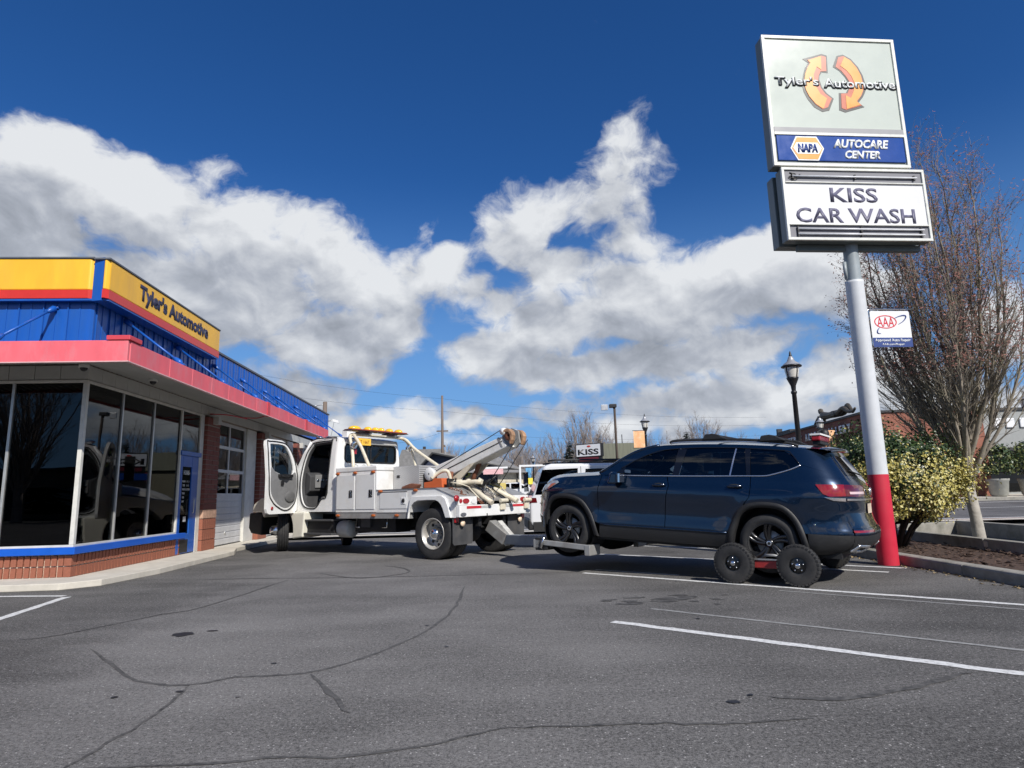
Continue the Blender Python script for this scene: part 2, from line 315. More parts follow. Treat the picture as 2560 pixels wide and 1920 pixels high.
M_KERB=mat('kerb_concrete',(.30,.285,.25),.9,var=.18,vs=6,bump=.35,bs=50,dirt=(.12,.12,.09),ds=2.5,damt=.8)
M_MULCH=mat('bark_mulch',(.062,.036,.024),.95,var=.6,vs=30,bump=1.0,bs=40,dirt=(.16,.10,.07),ds=25,damt=.7)
M_BRICKPAVE=mat('brick_paving',(.27,.19,.155),.9,var=.15,vs=12,bump=.2)
def sheet(name,poly,z,m,parent=None,kind='structure'):
    mb=MB(); mb.add([(x,y,z) for x,y in poly],[tuple(range(len(poly)))]); o=mb.build(name,m,parent)
    if kind and parent is None: o['kind']=kind
    return o
M_SOIL=mat('far_ground',(.10,.10,.085),.95,var=.3,vs=.05)
sheet('ground',[(-900,-900),(900,-900),(900,1500),(-900,1500)],-.06,M_SOIL)
lot=sheet('parking_lot',[(-45,-30),(6.12,-30),(6.12,20.4),(-45,20.4)],0,M_ASP)
def strip(name,pts,w,m,z=.004,parent=None,jit=0,seed=0,taper=True,step=.18):
    rnd=random.Random(seed); P=[]
    for (a,b) in zip(pts,pts[1:]):
        d=math.hypot(b[0]-a[0],b[1]-a[1]); k=max(1,int(d/step)) if jit else 1
        P+=[(a[0]+(b[0]-a[0])*i/k,a[1]+(b[1]-a[1])*i/k) for i in range(k)]
    P.append(pts[-1]); n=len(P); rows=[]
    for i,p in enumerate(P):
        t=Vector((P[min(i+1,n-1)][0]-P[max(i-1,0)][0],P[min(i+1,n-1)][1]-P[max(i-1,0)][1])); t.normalize(); q=Vector((-t.y,t.x))
        ww=w*(1+jit*rnd.uniform(-.7,.9)) ; off=jit*rnd.gauss(0,.5)*max(w,.035 if jit>.3 else 0)
        if taper and jit: ww*=min(1,.25+min(i,n-1-i)*.25)
        rows.append([(p[0]+q.x*(off+ww/2),p[1]+q.y*(off+ww/2),z),(p[0]+q.x*(off-ww/2),p[1]+q.y*(off-ww/2),z)])
    return MB().grid(rows,False).build(name,m,parent)
# painted parking lines (real positions on the lot)
for a,b,w,m in [((.92,6.47),(3.9,3.9),.105,M_PAINT),((1.04,10.32),(6.0,6.07),.105,M_PAINT),((1.42,7.11),(4.6,4.28),.06,M_PAINTF),((1.28,10.7),(2.4,9.75),.06,M_PAINT),
                ((1.25,13.7),(5.85,9.9),.105,M_PAINT),((1.9,15.9),(6.0,12.4),.105,M_PAINT),((4.55,10.2),(5.35,9.5),.1,M_PAINT),((3.2,8.1),(6.05,5.6),.05,M_PAINTF)]:
    strip('parking_line',[a,b],w,m,.004,lot,jit=.12,seed=int(a[0]*100),taper=False,step=.12)
strip('parking_line',[(-5.2,4.6),(-6.2,9.1)],.11,M_PAINT,.004,lot,jit=.1,seed=3,taper=False)
strip('parking_line',[(-7.6,9.35),(-6.3,9.2)],.10,M_PAINT,.0045,lot,jit=.1,seed=4,taper=False)
for i,(pts,w) in enumerate([
 ([(-.72,9.2),(-.71,7.65),(-.81,6.48),(-1.03,5.73),(-1.31,5.16),(-1.58,4.89),(-2.04,4.82),(-2.24,4.69),(-2.48,4.69),(-2.8,4.88),(-3.24,5.34),(-3.74,5.86)],.045),
 ([(-2.27,4.67),(-2.2,4.29),(-2.18,3.81),(-2.19,3.55),(-2.2,3.1)],.03),([(-1.5,4.86),(-1.24,4.4),(-1.01,3.99)],.05),
 ([(-.05,3.71),(-.3,3.58),(-.52,3.46),(-.85,3.36),(-1.19,3.37),(-1.51,3.32),(-2.1,3.3)],.035),([(1.59,3.72),(1.07,3.67),(.71,3.71),(.33,3.7),(-.05,3.7)],.03),
 ([(2.98,4.5),(2.57,4.28),(2.09,4.06),(1.84,4.04),(1.51,4.09)],.07),([(-5.76,10.69),(-4.25,10.68),(-2.32,10.45),(-.08,10.43),(1.0,10.4)],.035),
 ([(-4.88,6.29),(-4.46,6.49),(-4.03,7.52),(-3.78,7.94),(-3.6,10.41)],.03),([(-3.36,11.2),(-2.71,10.52),(-2.31,10.39),(-1.82,10.95),(-2.02,11.67),(-2.44,12.13)],.05)]):
    strip('crack_seal',cr(pts,4),w*.75,M_TAR,.0025+.0003*i,lot,jit=.42,seed=i+20)
def blob(name,x,y,r,ry,m,z,parent,seed,n=18):
    rd=random.Random(seed); p=[(x+r*math.cos(2*PI*k/n)*rd.uniform(.7,1.15),y+ry*math.sin(2*PI*k/n)*rd.uniform(.7,1.15),z) for k in range(n)]
    return MB().add(p,[tuple(range(n))]).build(name,m,parent)
for i,(x,y,r,ry) in enumerate([(-3.2,6.38,.10,.10),(-2.98,6.51,.06,.03),(-1.89,5.19,.025,.02),(-2.26,4.51,.03,.02),(1.26,4.02,.04,.035),(1.40,4.14,.02,.02),(-.6,5.6,.02,.02)]):
    blob('oil_spot',x,y,r,ry,M_OIL,.0055,lot,i)
rdo=random.Random(31)
M_DRIP=mat('oil_drip',(.095,.092,.088),.55,var=.5,vs=9)
for i in range(26):
    x,y=rdo.gauss(1.65,.35),rdo.gauss(7.65,.14); blob('oil_drip',x,y,rdo.uniform(.03,.17),rdo.uniform(.015,.06),M_DRIP,.0030+.00008*i,lot,100+i,14)
for i in range(9):
    x,y=rdo.uniform(-4.5,4.5),rdo.uniform(3.2,9.5); r=rdo.uniform(.008,.03); blob('oil_drip',x,y,r,r*.8,M_OIL if i%3 else M_DRIP,.0056+.00003*i,lot,200+i,9)
# ---- kerb along the planting bed, kerb stones are single pieces
bed=sheet('planting_bed',[(6.2,-2),(7.6,-2),(8.25,18.5),(6.2,18.5)],.11,M_MULCH)
kroot=thing('kerb','long low concrete kerb between the parking lot and the bark mulch bed','kerb')
ks=MB(); ks.prism([(0,0),(.20,0),(.20,.15),(.035,.15),(.012,.14),(0,.12)],0,1.985,'y'); kme=ks.mesh('kerb_stone',M_KERB)
for i in range(11): inst(kme,'kerb_stone',kroot,(6.06,-3+2*i,0))
cr_m=MB(); rd=random.Random(5)
for i in range(1600):
    x=rd.uniform(6.3,8.0); y=rd.uniform(5,17); a=rd.uniform(0,PI); l=rd.uniform(.02,.07); w=l*.35; dx,dy=math.cos(a)*l,math.sin(a)*l; px,py=-math.sin(a)*w,math.cos(a)*w; h=.115+rd.uniform(0,.03)
    cr_m.add([(x-dx,y-dy,h),(x+px,y+py,h+rd.uniform(0,.02)),(x+dx,y+dy,h+rd.uniform(-.01,.03)),(x-px,y-py,h)],[(0,1,2,3)])
tag(cr_m.build('bark_chips',M_MULCH),'loose brown bark chips covering the mulch bed by the pole','bark',kind='stuff')
lv=MB(); M_LEAF=mat('dry_leaf',(.34,.25,.13),.8,var=.4,vs=3)
for i in range(260):
    y=rd.uniform(6.5,13.5); x=6.04-abs(rd.gauss(0,.10)); a=rd.uniform(0,PI); l=rd.uniform(.015,.04); dx,dy=math.cos(a)*l,math.sin(a)*l
    lv.add([(x-dx,y-dy,.006),(x-dy*.5,y+dx*.5,.02),(x+dx,y+dy,.008),(x+dy*.5,y-dx*.5,.016)],[(0,1,2,3)])
tag(lv.build('fallen_leaves',M_LEAF),'dry leaves and debris gathered along the kerb','leaves',kind='stuff')
# ---- brick walk, low planter walls, sunken planter round the tree
sheet('brick_walk',[(7.6,-2),(9.6,-2),(10.6,18.5),(8.25,18.5)],.13,M_BRICKPAVE)
def lowwall(label,a,b,w,z0,z1,m=M_KERB):
    d=Vector((b[0]-a[0],b[1]-a[1])); L=d.length; ang=math.atan2(d.y,d.x)
    t=thing('planter_wall',label,'low wall',(a[0],a[1],z0),ang)
    n=max(1,int(L/2.4)); 
    me=MB().box(0,L/n-.02,-w/2,w/2,0,z1-z0).mesh('wall_block',m)
    for i in range(n):
        o=inst(me,'wall_block',t,(i*L/n,0,0)); bv=o.modifiers.new('bevel','BEVEL'); bv.width=.015; bv.segments=2
        inst(MB().box(L/n-.12,L/n-.02,-w/2-.004,w/2+.004,(z1-z0)*.35,(z1-z0)*.8).mesh('joint_patch',M_CONC),'joint_patch',t,(i*L/n,0,0))
lowwall('near low concrete wall edging the brick walk beside the mulch bed',(7.75,5.5),(8.15,14.0),.14,.1,.30)
lowwall('far low concrete wall behind the bare street tree trunk',(9.4,6.5),(9.9,14.6),.16,-.05,.42)
lowwall('short concrete wall closing the tree planter behind the bush',(8.15,14.05),(9.9,14.65),.14,.1,.40)
sheet('tree_planter_soil',[(7.85,5.5),(9.35,6.5),(9.85,14.5),(8.2,14)],.135,M_SOIL)
# ---- street along the far side of the lot, rising a little
def zs(y): return lerp([(17,0.0),(22,.05),(33,.42),(45,.5)],y)
def slab(name,x0,x1,ys,m,dz,kind='structure',parent=None):
    o=MB().grid([[(x0,y,zs(y)+dz),(x1,y,zs(y)+dz)] for y in ys],False).build(name,m,parent)
    if kind: o['kind']=kind
    return o
slab('sidewalk',-60,90,[20.4,20.9],M_CONC,.05)
sheet('sidewalk',[(10.65,-2),(14,-2),(14,20.35),(10.75,20.35)],.02,M_BRICKPAVE)
road=slab('street',-90,160,[20.9,22,24,28,31.5],M_ROAD,.0)
slab('road_line',-60,120,[22.0,22.16],M_PAINT,.006,None,road); slab('road_line',-60,120,[30.2,30.35],M_PAINT,.006,None,road)
slab('road_line',-60,120,[26.8,26.9],M_PAINT,.006,None,road)
slab('crosswalk_band',10,120,[20.95,21.95],M_BRICKPAVE,.006,None,road)
MB().hexa([(-90,31.5,.3),(160,31.5,.3),(160,31.7,.3),(-90,31.7,.3),(-90,31.5,.52),(160,31.5,.52),(160,31.7,.52),(-90,31.7,.52)]).build('far_kerb',M_KERB)['kind']='structure'
slab('far_sidewalk',-90,160,[31.7,33,37],M_CONC,.12); slab('far_ground_plane',-300,400,[37,140],M_SOIL,.11)
# ================================================================ auto shop (local: X out to the right, Y away along the bays)
M_BRICK=mat('brick',(.30,.105,.062),.85,var=.28,vs=5,bump=.4,bs=70,dirt=(.20,.08,.06),ds=6,damt=.6)
M_BRICKD=mat('brick_column',(.20,.066,.05),.85,var=.25,vs=5,bump=.4,bs=70)
M_MORT=mat('mortar',(.74,.66,.52),.95,var=.1,vs=30,bump=.3,bs=120)
M_MORTD=mat('mortar_dark',(.30,.25,.21),.95,var=.1,vs=30)
M_STONE=mat('tan_block',(.48,.30,.21),.9,var=.3,vs=7,bump=.4,bs=40)
M_BLUE=mat('blue_paint_metal',(.008,.095,.43),.38,var=.14,vs=3,bump=.05,bs=20,coat=.2,dirt=(.03,.11,.32),ds=2.5,damt=.6,stretch=(1,1,.2))
M_SILL=mat('blue_sill',(.008,.10,.52),.4,var=.08,vs=4)
M_PINK=mat('faded_red_fascia',(.80,.135,.165),.6,var=.10,vs=3,dirt=(.66,.24,.27),ds=3.5,damt=.8,stretch=(1,1,.35))
M_PINKD=mat('fascia_red',(.62,.06,.08),.55,var=.1)
M_YEL=mat('sign_yellow',(.92,.50,.03),.4,var=.08,vs=4,coat=.2,dirt=(.72,.38,.05),ds=3,damt=.5,stretch=(1,1,.25)); M_RED=mat('sign_red',(.62,.03,.02),.35,var=.06,vs=4,coat=.3)
M_TXT=mat('lettering_navy',(.035,.035,.075),.45,var=.1)
M_WHT=mat('white_trim',(.66,.65,.60),.55,var=.08,vs=4,dirt=(.42,.40,.35),ds=5,damt=.5)
M_SOFF=mat('soffit_metal',(.50,.50,.47),.5,var=.1,vs=2)
M_ALU=mat('aluminium',(.56,.56,.54),.4,metal=.6,var=.08)
M_DARK=mat('dark_interior',(.012,.012,.013),.8,var=.2)
M_INT=mat('interior_wall',(.07,.066,.06),.8,var=.1)
M_CAP=mat('roof_cap',(.10,.11,.13),.5,var=.1)
M_GARD=mat('garage_door_paint',(.60,.60,.60),.5,var=.07,vs=3,dirt=(.38,.37,.36),ds=4,damt=.5)
M_GLS=glass('shop_glass',(.20,.22,.23),0,1.5,.78)
M_BLK=mat('black_plastic',(.015,.015,.016),.5,var=.2)
M_LGT=mat('paper_white',(.7,.7,.68),.7,var=.06)
shop=thing('auto_shop','corner auto repair shop with blue parapet, faded red canopy and dark storefront windows','building',(-7.24,10.65,0),math.atan2(.066,.998))
LY=18.3
# concrete apron (setting)
ap=MB(); ap.prism([(-12,-.85),(.35,-.85),(.75,-.45),(.95,1.0),(.95,4.6),(.62,5.7),(.62,LY),(-12,LY)],0,.10,'z'); 
apo=ap.build('concrete_apron',M_CONC,bevel=.01); apo.location=shop.location; apo.rotation_euler=shop.rotation_euler; apo['kind']='structure'
# --- walls (back, left, roof) so the place is solid
w=MB(); w.box(-12,-.3,LY-.2,LY,.1,4.9).box(-12,-11.8,0,LY,.1,4.9).box(-11.8,-.05,.06,LY-.2,3.75,3.85); w.build('rear_wall',M_INT,shop)
fl=MB().box(-11.8,-.1,.1,LY-.2,.1,.12); fl.build('shop_floor',M_INT,shop)
iw=MB().box(-6.0,-5.9,.2,5.5,.12,3.7).box(-6,-.2,5.3,5.4,.12,3.7); iw.build('partition_wall',M_INT,shop)
ct=MB().box(-4.6,-3.2,1.6,4.3,.12,1.15).box(-4.65,-3.1,1.55,4.35,1.15,1.2); ct.build('counter',mat('counter_wood',(.11,.07,.045),.5),shop,bevel=.01)
sh=MB(); 
for k in range(4): sh.box(-1.5,-.9,4.0,5.2,.3+.5*k,.34+.5*k)
sh.box(-1.5,-1.45,4,5.2,.12,2.0).build('display_rack',M_DARK,shop)
for i,(x,y,z,h,wd) in enumerate([(-.35,2.75,.72,.55,.42),(-.35,3.05,1.15,.65,.28),(-.35,3.35,1.1,.75,.22)]): MB().box(x,x+.006,y,y+wd,z,z+h).build('window_notice',[mat('paper_buff',(.45,.42,.28),.8),M_LGT,mat('paper_grey',(.4,.42,.45),.8)][i],shop)
# --- brick dado: soldier bricks, two courses
dado=MB().box(-11.9,-.018,.018,.30,.1,.46).box(-.30,-.018,.30,3.93,.1,.46).build('brick_dado',M_MORT,shop)
bm1=MB().box(-.0405,.0405,-.014,.05,0,.157).mesh('brick',M_BRICK); bm2=MB().box(-.05,.014,-.0405,.0405,0,.157).mesh('brick',M_BRICK)
rb=random.Random(2)
for rr in range(2):
    z=.105+.178*rr
    for i in range(34): inst(bm1,'brick',dado,(-.155-.104*i,rb.uniform(-.004,.003),z),(0,rb.uniform(-.006,.006),0))
    for i in range(36): inst(bm2,'brick',dado,(rb.uniform(-.003,.004),.185+.1045*i,z),(rb.uniform(-.006,.006),0,0))
    inst(MB().box(-.10,.014,-.014,.12,0,.157).mesh('corner_brick',M_BRICK),'corner_brick',dado,(0,0,z))
# --- sill
MB().prism([(-11.9,-.09),(.09,-.09),(.09,3.97),(-.06,3.97),(-.06,.06),(-11.9,.06)],.462,.575,'z').build('window_sill',M_SILL,shop,bevel=.006)
MB().prism([(-11.9,-.03),(.03,-.03),(.03,3.63),(-.05,3.63),(-.05,.05),(-11.9,.05)],.577,.61,'z').build('bottom_rail',M_WHT,shop)
# --- mullions + panes
def mull(x0,x1,y0,y1,z0=.612,z1=3.30,m=M_WHT): MB().box(x0,x1,y0,y1,z0,z1).build('mullion',m,shop,bevel=.004)
mull(-.05,.02,-.02,.05)
XM=[-1.18,-2.36,-3.54,-4.72,-5.9]; 
for x in XM: mull(x-.022,x+.022,-.01,.05,m=M_ALU)
for y in (1.18,2.38): mull(-.05,.01,y-.02,y+.02,m=M_ALU)
mull(-.05,.02,3.605,3.665)
ed=[-.05]+XM+[-7.08]
for a,b in zip(ed,ed[1:]): MB().box(b+.02,a-.02,.02,.03,.612,3.30).build('window_pane',M_GLS,shop)
ye=[.05,1.18,2.38,3.62]
for a,b in zip(ye,ye[1:]): MB().box(-.03,-.02,a+.015,b-.015,.612,3.30).build('window_pane',M_GLS,shop)
MB().box(-11.9,-7.1,.0,.1,.612,3.3).build('side_wall',M_WHT,shop)
# --- head band of blocks over the windows
MB().box(-11.9,.012,-.012,.12,3.302,3.35).box(-.12,.012,.12,4.85,3.302,3.35).build('head_trim',M_WHT,shop,bevel=.005)
band=MB().box(-11.9,-.02,.02,.14,3.35,3.62).box(-.14,-.02,.14,LY,3.35,3.62).build('head_band',M_MORTD,shop)
bk1=MB().box(-.205,.205,-.012,.06,0,.235).mesh('band_block',M_SOFF); bk2=MB().box(-.06,.012,-.205,.205,0,.235).mesh('band_block',M_SOFF)
for i in range(12): inst(bk1,'band_block',band,(-.24-.42*i,.01,3.362))
for i in range(42): inst(bk2,'band_block',band,(-.01,.22+.42*i,3.362))
inst(MB().box(-.03,.014,-.014,.03,3.362,3.597).mesh('corner_block',M_SOFF),'corner_block',band)
# --- blue door with long lite, transom
dr=MB().box(-.04,.015,3.68,3.80,.12,2.3).box(-.04,.015,4.28,4.62,.12,2.3).box(-.04,.015,3.80,4.28,.12,.55).box(-.04,.015,3.80,4.28,2.05,2.3)
door=dr.build('entry_door',M_BLUE,shop,bevel=.008)
MB().box(-.015,-.008,3.80,4.28,.55,2.05).build('door_glass',M_GLS,door)
MB().box(.016,.021,3.84,4.26,.14,.42).build('kick_plate',M_BLK,door)
MB().tube([(.05,4.35,1.0),(.07,4.35,1.02),(.07,4.35,1.3),(.05,4.35,1.32)],.012,6).build('door_handle',M_ALU,door)
MB().box(-.06,.05,3.63,4.68,2.3,2.40).build('door_header',M_BLUE,shop,bevel=.006)
text('hours_lettering','HOURS',.10,M_LGT,door,(-.004,4.04,1.92),PI/2,width=.28)
for k in range(9): text('hours_lettering',['MON','TUE','WED','THU','FRI','SAT','8 - 5','8 - 5','CLOSED'][k],.045,M_LGT,door,(-.004,3.93 if k<6 else 4.14,1.72-.09*(k%6)),PI/2)
MB().box(-.006,-.004,4.0,4.14,.82,.93).build('door_sticker',M_LGT,door)
MB().box(-.02,-.01,3.67,4.60,2.40,3.30).build('transom_pane',M_GLS,shop)
MB().box(-.05,.02,4.62,4.82,.1,3.30).build('door_jamb',M_WHT,shop,bevel=.006)
# --- brick columns with soldier base, block, coursed shaft, header
def column(y0,y1,x0=-.35,x1=.10):
    c=MB().box(x0+.02,x1-.015,y0+.015,y1-.015,.1,3.30).build('brick_column',M_MORTD,shop)
    nb=7; wdt=(y1-y0)/nb
    b=MB().box(-.05,.012,-wdt/2+.006,wdt/2-.006,0,.235).mesh('brick',M_BRICK); b2=MB().box(-.05,.05,-.012,.05,0,.235).mesh('brick',M_BRICK)
    for r in range(3):
        for i in range(nb): inst(b,'brick',c,(x1-.012,y0+wdt*(i+.5),.105+.25*r))
        for i in range(4): inst(b2,'brick',c,(x0+.06+.112*i,y0+.012,.105+.25*r))
    inst(MB().box(x0,x1+.004,y0-.004,y1+.004,.86,1.06).mesh('stone_block',M_STONE),'stone_block',c)
    inst(MB().box(x0+.01,x1-.004,y0+.004,y1-.004,1.065,1.20).mesh('stone_block',M_BRICKD),'stone_block',c)
    h=.118; n=int((3.12-1.21)/h); Lb=(y1-y0)/2-.012
    m1=MB().box(-.05,.010,-Lb/2,Lb/2,0,h-.016).mesh('brick',M_BRICKD); mh=MB().box(-.05,.010,-Lb/4+.004,Lb/4-.004,0,h-.016).mesh('brick',M_BRICKD); m2=MB().box(-.205,.205,-.010,.05,0,h-.016).mesh('brick',M_BRICKD)
    for r in range(n):
        z=1.21+h*r; j=rb.uniform(-.003,.003)
        if r%2: 
            inst(m1,'brick',c,(x1-.012+j,(y0+y1)/2,z)); inst(mh,'brick',c,(x1-.012,y0+Lb/4+.004,z)); inst(mh,'brick',c,(x1-.012-j,y1-Lb/4-.004,z))
        else:
            inst(m1,'brick',c,(x1-.012-j,y0+Lb/2+.006,z)); inst(m1,'brick',c,(x1-.012+j,y1-Lb/2-.006,z))
        inst(m2,'brick',c,(x0+.215,y0+.010+j,z))
    inst(MB().box(x0,x1+.002,y0,y1,3.12,3.30).mesh('stone_block',M_BRICKD),'stone_block',c)
    inst(MB().box(x1-.02,x1+.13,(y0+y1)/2-.10,(y0+y1)/2+.10,3.15,3.34).mesh('downlight',M_SOFF),'downlight',c)
    return c
for y0,y1 in ((4.83,5.62),(8.86,9.66),(12.9,13.7),(17.2,18.2)): column(y0,y1)
# --- garage bays: sectional doors
def bay(y0,y1,yp):
    d=MB().box(-.20,-.12,y0,yp,.1,1.42).build('garage_door',M_GARD,shop)
    for k in range(8): inst(MB().box(-.125,-.108,y0+.02,yp-.02,0,.145).mesh('door_slat',M_GARD),'door_slat',d,(0,0,.125+.162*k)).modifiers.new('bevel','BEVEL').width=.012
    nx=2; nz=3; z0=1.42; hz=(3.30-z0)/nz; wy=(yp-y0)/nx
    f=MB()
    for k in range(nz+1): f.box(-.17,-.10,y0,yp,z0+hz*k-.04,z0+hz*k+.04)
    for k in range(nx+1): f.box(-.168,-.102,y0+wy*k-.035,y0+wy*k+.035,z0,3.34)
    f.build('sash_bars',M_GARD,d)
    for a in range(nx):
        for k in range(nz): inst(MB().box(-.14,-.132,y0+wy*a+.036,y0+wy*(a+1)-.036,z0+hz*k+.041,z0+hz*(k+1)-.041).mesh('pane',M_GLS),'pane',d)
    MB().lathe([(.001,-.02),(.05,-.015),(.055,0),(.03,.01),(.001,.012)],(-.10,(y0+yp)/2,.42),'x',12).build('lock_handle',M_ALU,d)
    if yp<y1-.1: MB().box(-.22,-.04,yp+.02,y1,.1,3.33).build('jamb_panel',M_WHT,shop,bevel=.006)
    MB().box(-.24,-.22,y0,y1,.1,3.3).build('bay_backing',M_DARK,shop)
bay(5.66,8.82,8.0); bay(9.7,12.86,12.1); bay(13.74,17.16,16.4)
# --- canopy: fascia, drip edge, ribbed soffit
OV=1.35
MB().box(-11.9,OV-.01,-OV,-OV+.06,3.38,3.70).build('canopy_fascia',M_PINK,shop,bevel=.008)
fy=[-OV+.06]+[ .9*k for k in range(0,14)]+[12.3]
for a,b in zip(fy,fy[1:]): MB().box(OV-.07,OV,a+.004,b-.004,3.38+random.uniform(-.006,.006),3.70+random.uniform(-.008,.008)).build('canopy_fascia',M_PINK,shop,bevel=.008)
MB().box(-11.9,OV+.015,-OV-.015,-OV+.05,3.362,3.378).box(OV-.05,OV+.015,-OV+.05,12.3,3.362,3.378).build('drip_edge',mat('pale_pink_trim',(.72,.45,.45),.5),shop)
MB().prism([(1.02,-1.37),(1.37,-1.37),(1.37,-1.0),(1.3,-.95),(1.05,-1.3)],3.702,3.775,'z').build('fascia_corner_cap',M_PINKD,shop,bevel=.01)
for y in (5.4,9.2): MB().box(OV-.075,OV+.012,y-.11,y+.11,3.36,3.72).build('fascia_splice',M_PINKD,shop)
rows=[]; nrib=46
sf=MB(); y=-OV+.07; st=(12.3-y)/92
prof=[(0,0),(.42,0),(.5,.06),(.92,.06),(1,0)]
pts=[]
for k in range(92):
    for (t,h) in prof[:-1]: pts.append((y+(k+t)*st,h))
pts.append((12.3,0))
sf.grid([[(-.02,p,3.62+q) for p,q in pts],[(OV-.07,p,3.395+q) for p,q in pts]],False)
sf.build('ribbed_soffit',M_SOFF,shop)
sf=MB(); pts=[]; x=-11.9; st=(OV-.3+11.9)/100
for k in range(100):
    for (t,h) in prof[:-1]: pts.append((x+(k+t)*st,h))
sf.grid([[(p,.0,3.625+q) for p,q in pts],[(p,-OV+.06,3.40+q) for p,q in pts]],False).build('ribbed_soffit',M_SOFF,shop)
MB().box(-11.9,OV-.07,-OV+.06,.0,3.66,3.68).box(.0,OV-.07,0,12.3,3.66,3.68).build('canopy_deck',M_CAP,shop)
for x,yy in ((.25,-.55),(.72,.75)):
    cmr=MB().lathe([(.001,.06),(.075,.06),(.075,-.02),(.06,-.02)],(x,yy,3.46),'z',16).build('dome_camera',M_WHT,shop); MB().sphere((x,yy,3.44),.058,14,8).build('dome_lens',M_BLK,cmr)
MB().tube(cr([(-.1,5.2,3.42),(.5,5.0,3.36),(.75,5.6,3.33),(.55,5.9,3.40),(.9,6.0,3.40),(1.3,5.5,3.42)],5),.014,6).build('loose_cable',M_PINKD,shop)
# --- blue parapet: standing-seam panels
pw=.405
pm1=MB().box(-pw/2+.004,pw/2-.004,-.02,.03,3.68,5.0).box(-pw/2+.004,-pw/2+.02,-.045,-.02,3.70,4.98).box(-.01,.01,-.030,-.02,3.70,4.98).mesh('wall_panel',M_BLUE)
for i in range(14): inst(pm1,'wall_panel',shop,(-pw/2-.012-pw*i,.0,0))
for i in range(45): inst(pm1,'wall_panel',shop,(0.0,.035+pw/2+pw*i,0),(0,0,PI/2))
MB().box(-.03,.024,-.024,.03,3.68,5.01).build('corner_trim',M_BLUE,shop)
MB().box(-.1,-.06,.1,LY,3.7,4.95).box(-11.9,-.1,.06,.1,3.7,4.95).build('parapet_core',M_CAP,shop)
MB().box(-11.9,.05,-.05,.16,5.02,5.07).box(-.16,.05,.16,LY+.02,5.02,5.07).build('parapet_cap',M_CAP,shop)
# --- tie rods with turnbuckle ends
def rod(a,b):
    a=Vector(a); b=Vector(b); d=(b-a).normalized(); side=d.cross(Vector((0,0,1))).normalized()
    r=MB().tube([a+d*.18,b-d*.18],.022,8).build('tie_rod',M_BLUE,shop)
    for p,s in ((a,1),(b,-1)):
        q=MB(); q.tube([p,p+d*.05*s,p+d*.12*s,p+d*.22*s],[.030,.055,.05,.026],8); q.tube([p-side*.06,p+side*.06],.025,8); q.build('clevis',M_BLUE,r)
    pl=MB().box(-.07,.07,-.05,.05,0,.02); pl.build('anchor_plate',M_BLUE,r,loc=tuple(b-Vector((0,0,.03))))
rod((-.62,-.03,4.62),(-.72,-1.22,3.75))
for x in (-3.4,): rod((x,-.03,4.62),(x-.05,-1.22,3.75))
for y in (.93,3.02,5.12,7.1,9.0,10.35): rod((.03,y,4.66),(1.24,y-.25,3.75))
for y in (12.6,15.5): rod((.03,y,4.66),(1.24,y-.2,3.75))
# --- yellow sign cabinets wrapped round the corner
PR=.16; PX=.31
def signbox(pts_poly,z0,z1,name,m): return MB().prism(pts_poly,z0,z1,'z').build(name,m,shop,bevel=.02)
fr=[(-11.9,-PR),(-.03,-PR),(.03,-PR+.05),(.03,-.05),(-11.9,-.05)]
s1=signbox(fr,4.90,5.46,'sign_cabinet',M_YEL); MB().prism(fr,4.75,4.898,'z').build('red_stripe',M_RED,s1)
rg=[(PX,-.14),(PX,4.71),(.05,4.71),(.05,.0),(.225,-.02),(.225,-.20),(PX-.05,-.20)]
s2=MB().prism(rg,4.90,5.43,'z').build('sign_cabinet',M_YEL,shop,bevel=.02); MB().prism(rg,4.745,4.898,'z').build('red_stripe',M_RED,s2)
MB().prism([(.035,-.15),(.22,-.19),(.22,-.03),(.035,-.03)],4.70,5.475,'z').build('sign_return',M_BLUE,shop)
MB().prism([(-11.9,-PR+.01),(.0,-PR+.01),(.2,-.16),(PX-.01,-.12),(PX-.01,4.69),(.05,4.69),(.05,-.05),(-11.9,-.05)],4.71,4.743,'z').build('sign_underside',M_BLUE,shop)
MB().box(-11.9,.03,-PR-.015,-.05,5.462,5.49).build('sign_top_trim',M_CAP,s1); MB().box(.05,PX+.015,-.21,4.72,5.432,5.46).build('sign_top_trim',M_CAP,s2)
text('sign_lettering',"Tyler's Automotive",.40,M_TXT,s2,(PX+.002,2.42,5.155),PI/2,width=3.15,offset=.05,extrude=.006)
MB().box(-.06,-.0,.12,4.6,4.95,5.40).build('sign_backing',M_CAP,shop)
# flood lamp on the far corner
fl=MB().tube([(0,LY,4.75),(.25,LY+.05,4.8)],.02,6).build('lamp_arm',M_ALU,shop); MB().hexa([(.2,LY-.1,4.72),(.5,LY-.1,4.64),(.5,LY+.1,4.64),(.2,LY+.1,4.72),(.22,LY-.08,4.84),(.48,LY-.08,4.76),(.48,LY+.08,4.76),(.22,LY+.08,4.84)]).build('lamp_head',M_LGT,fl)
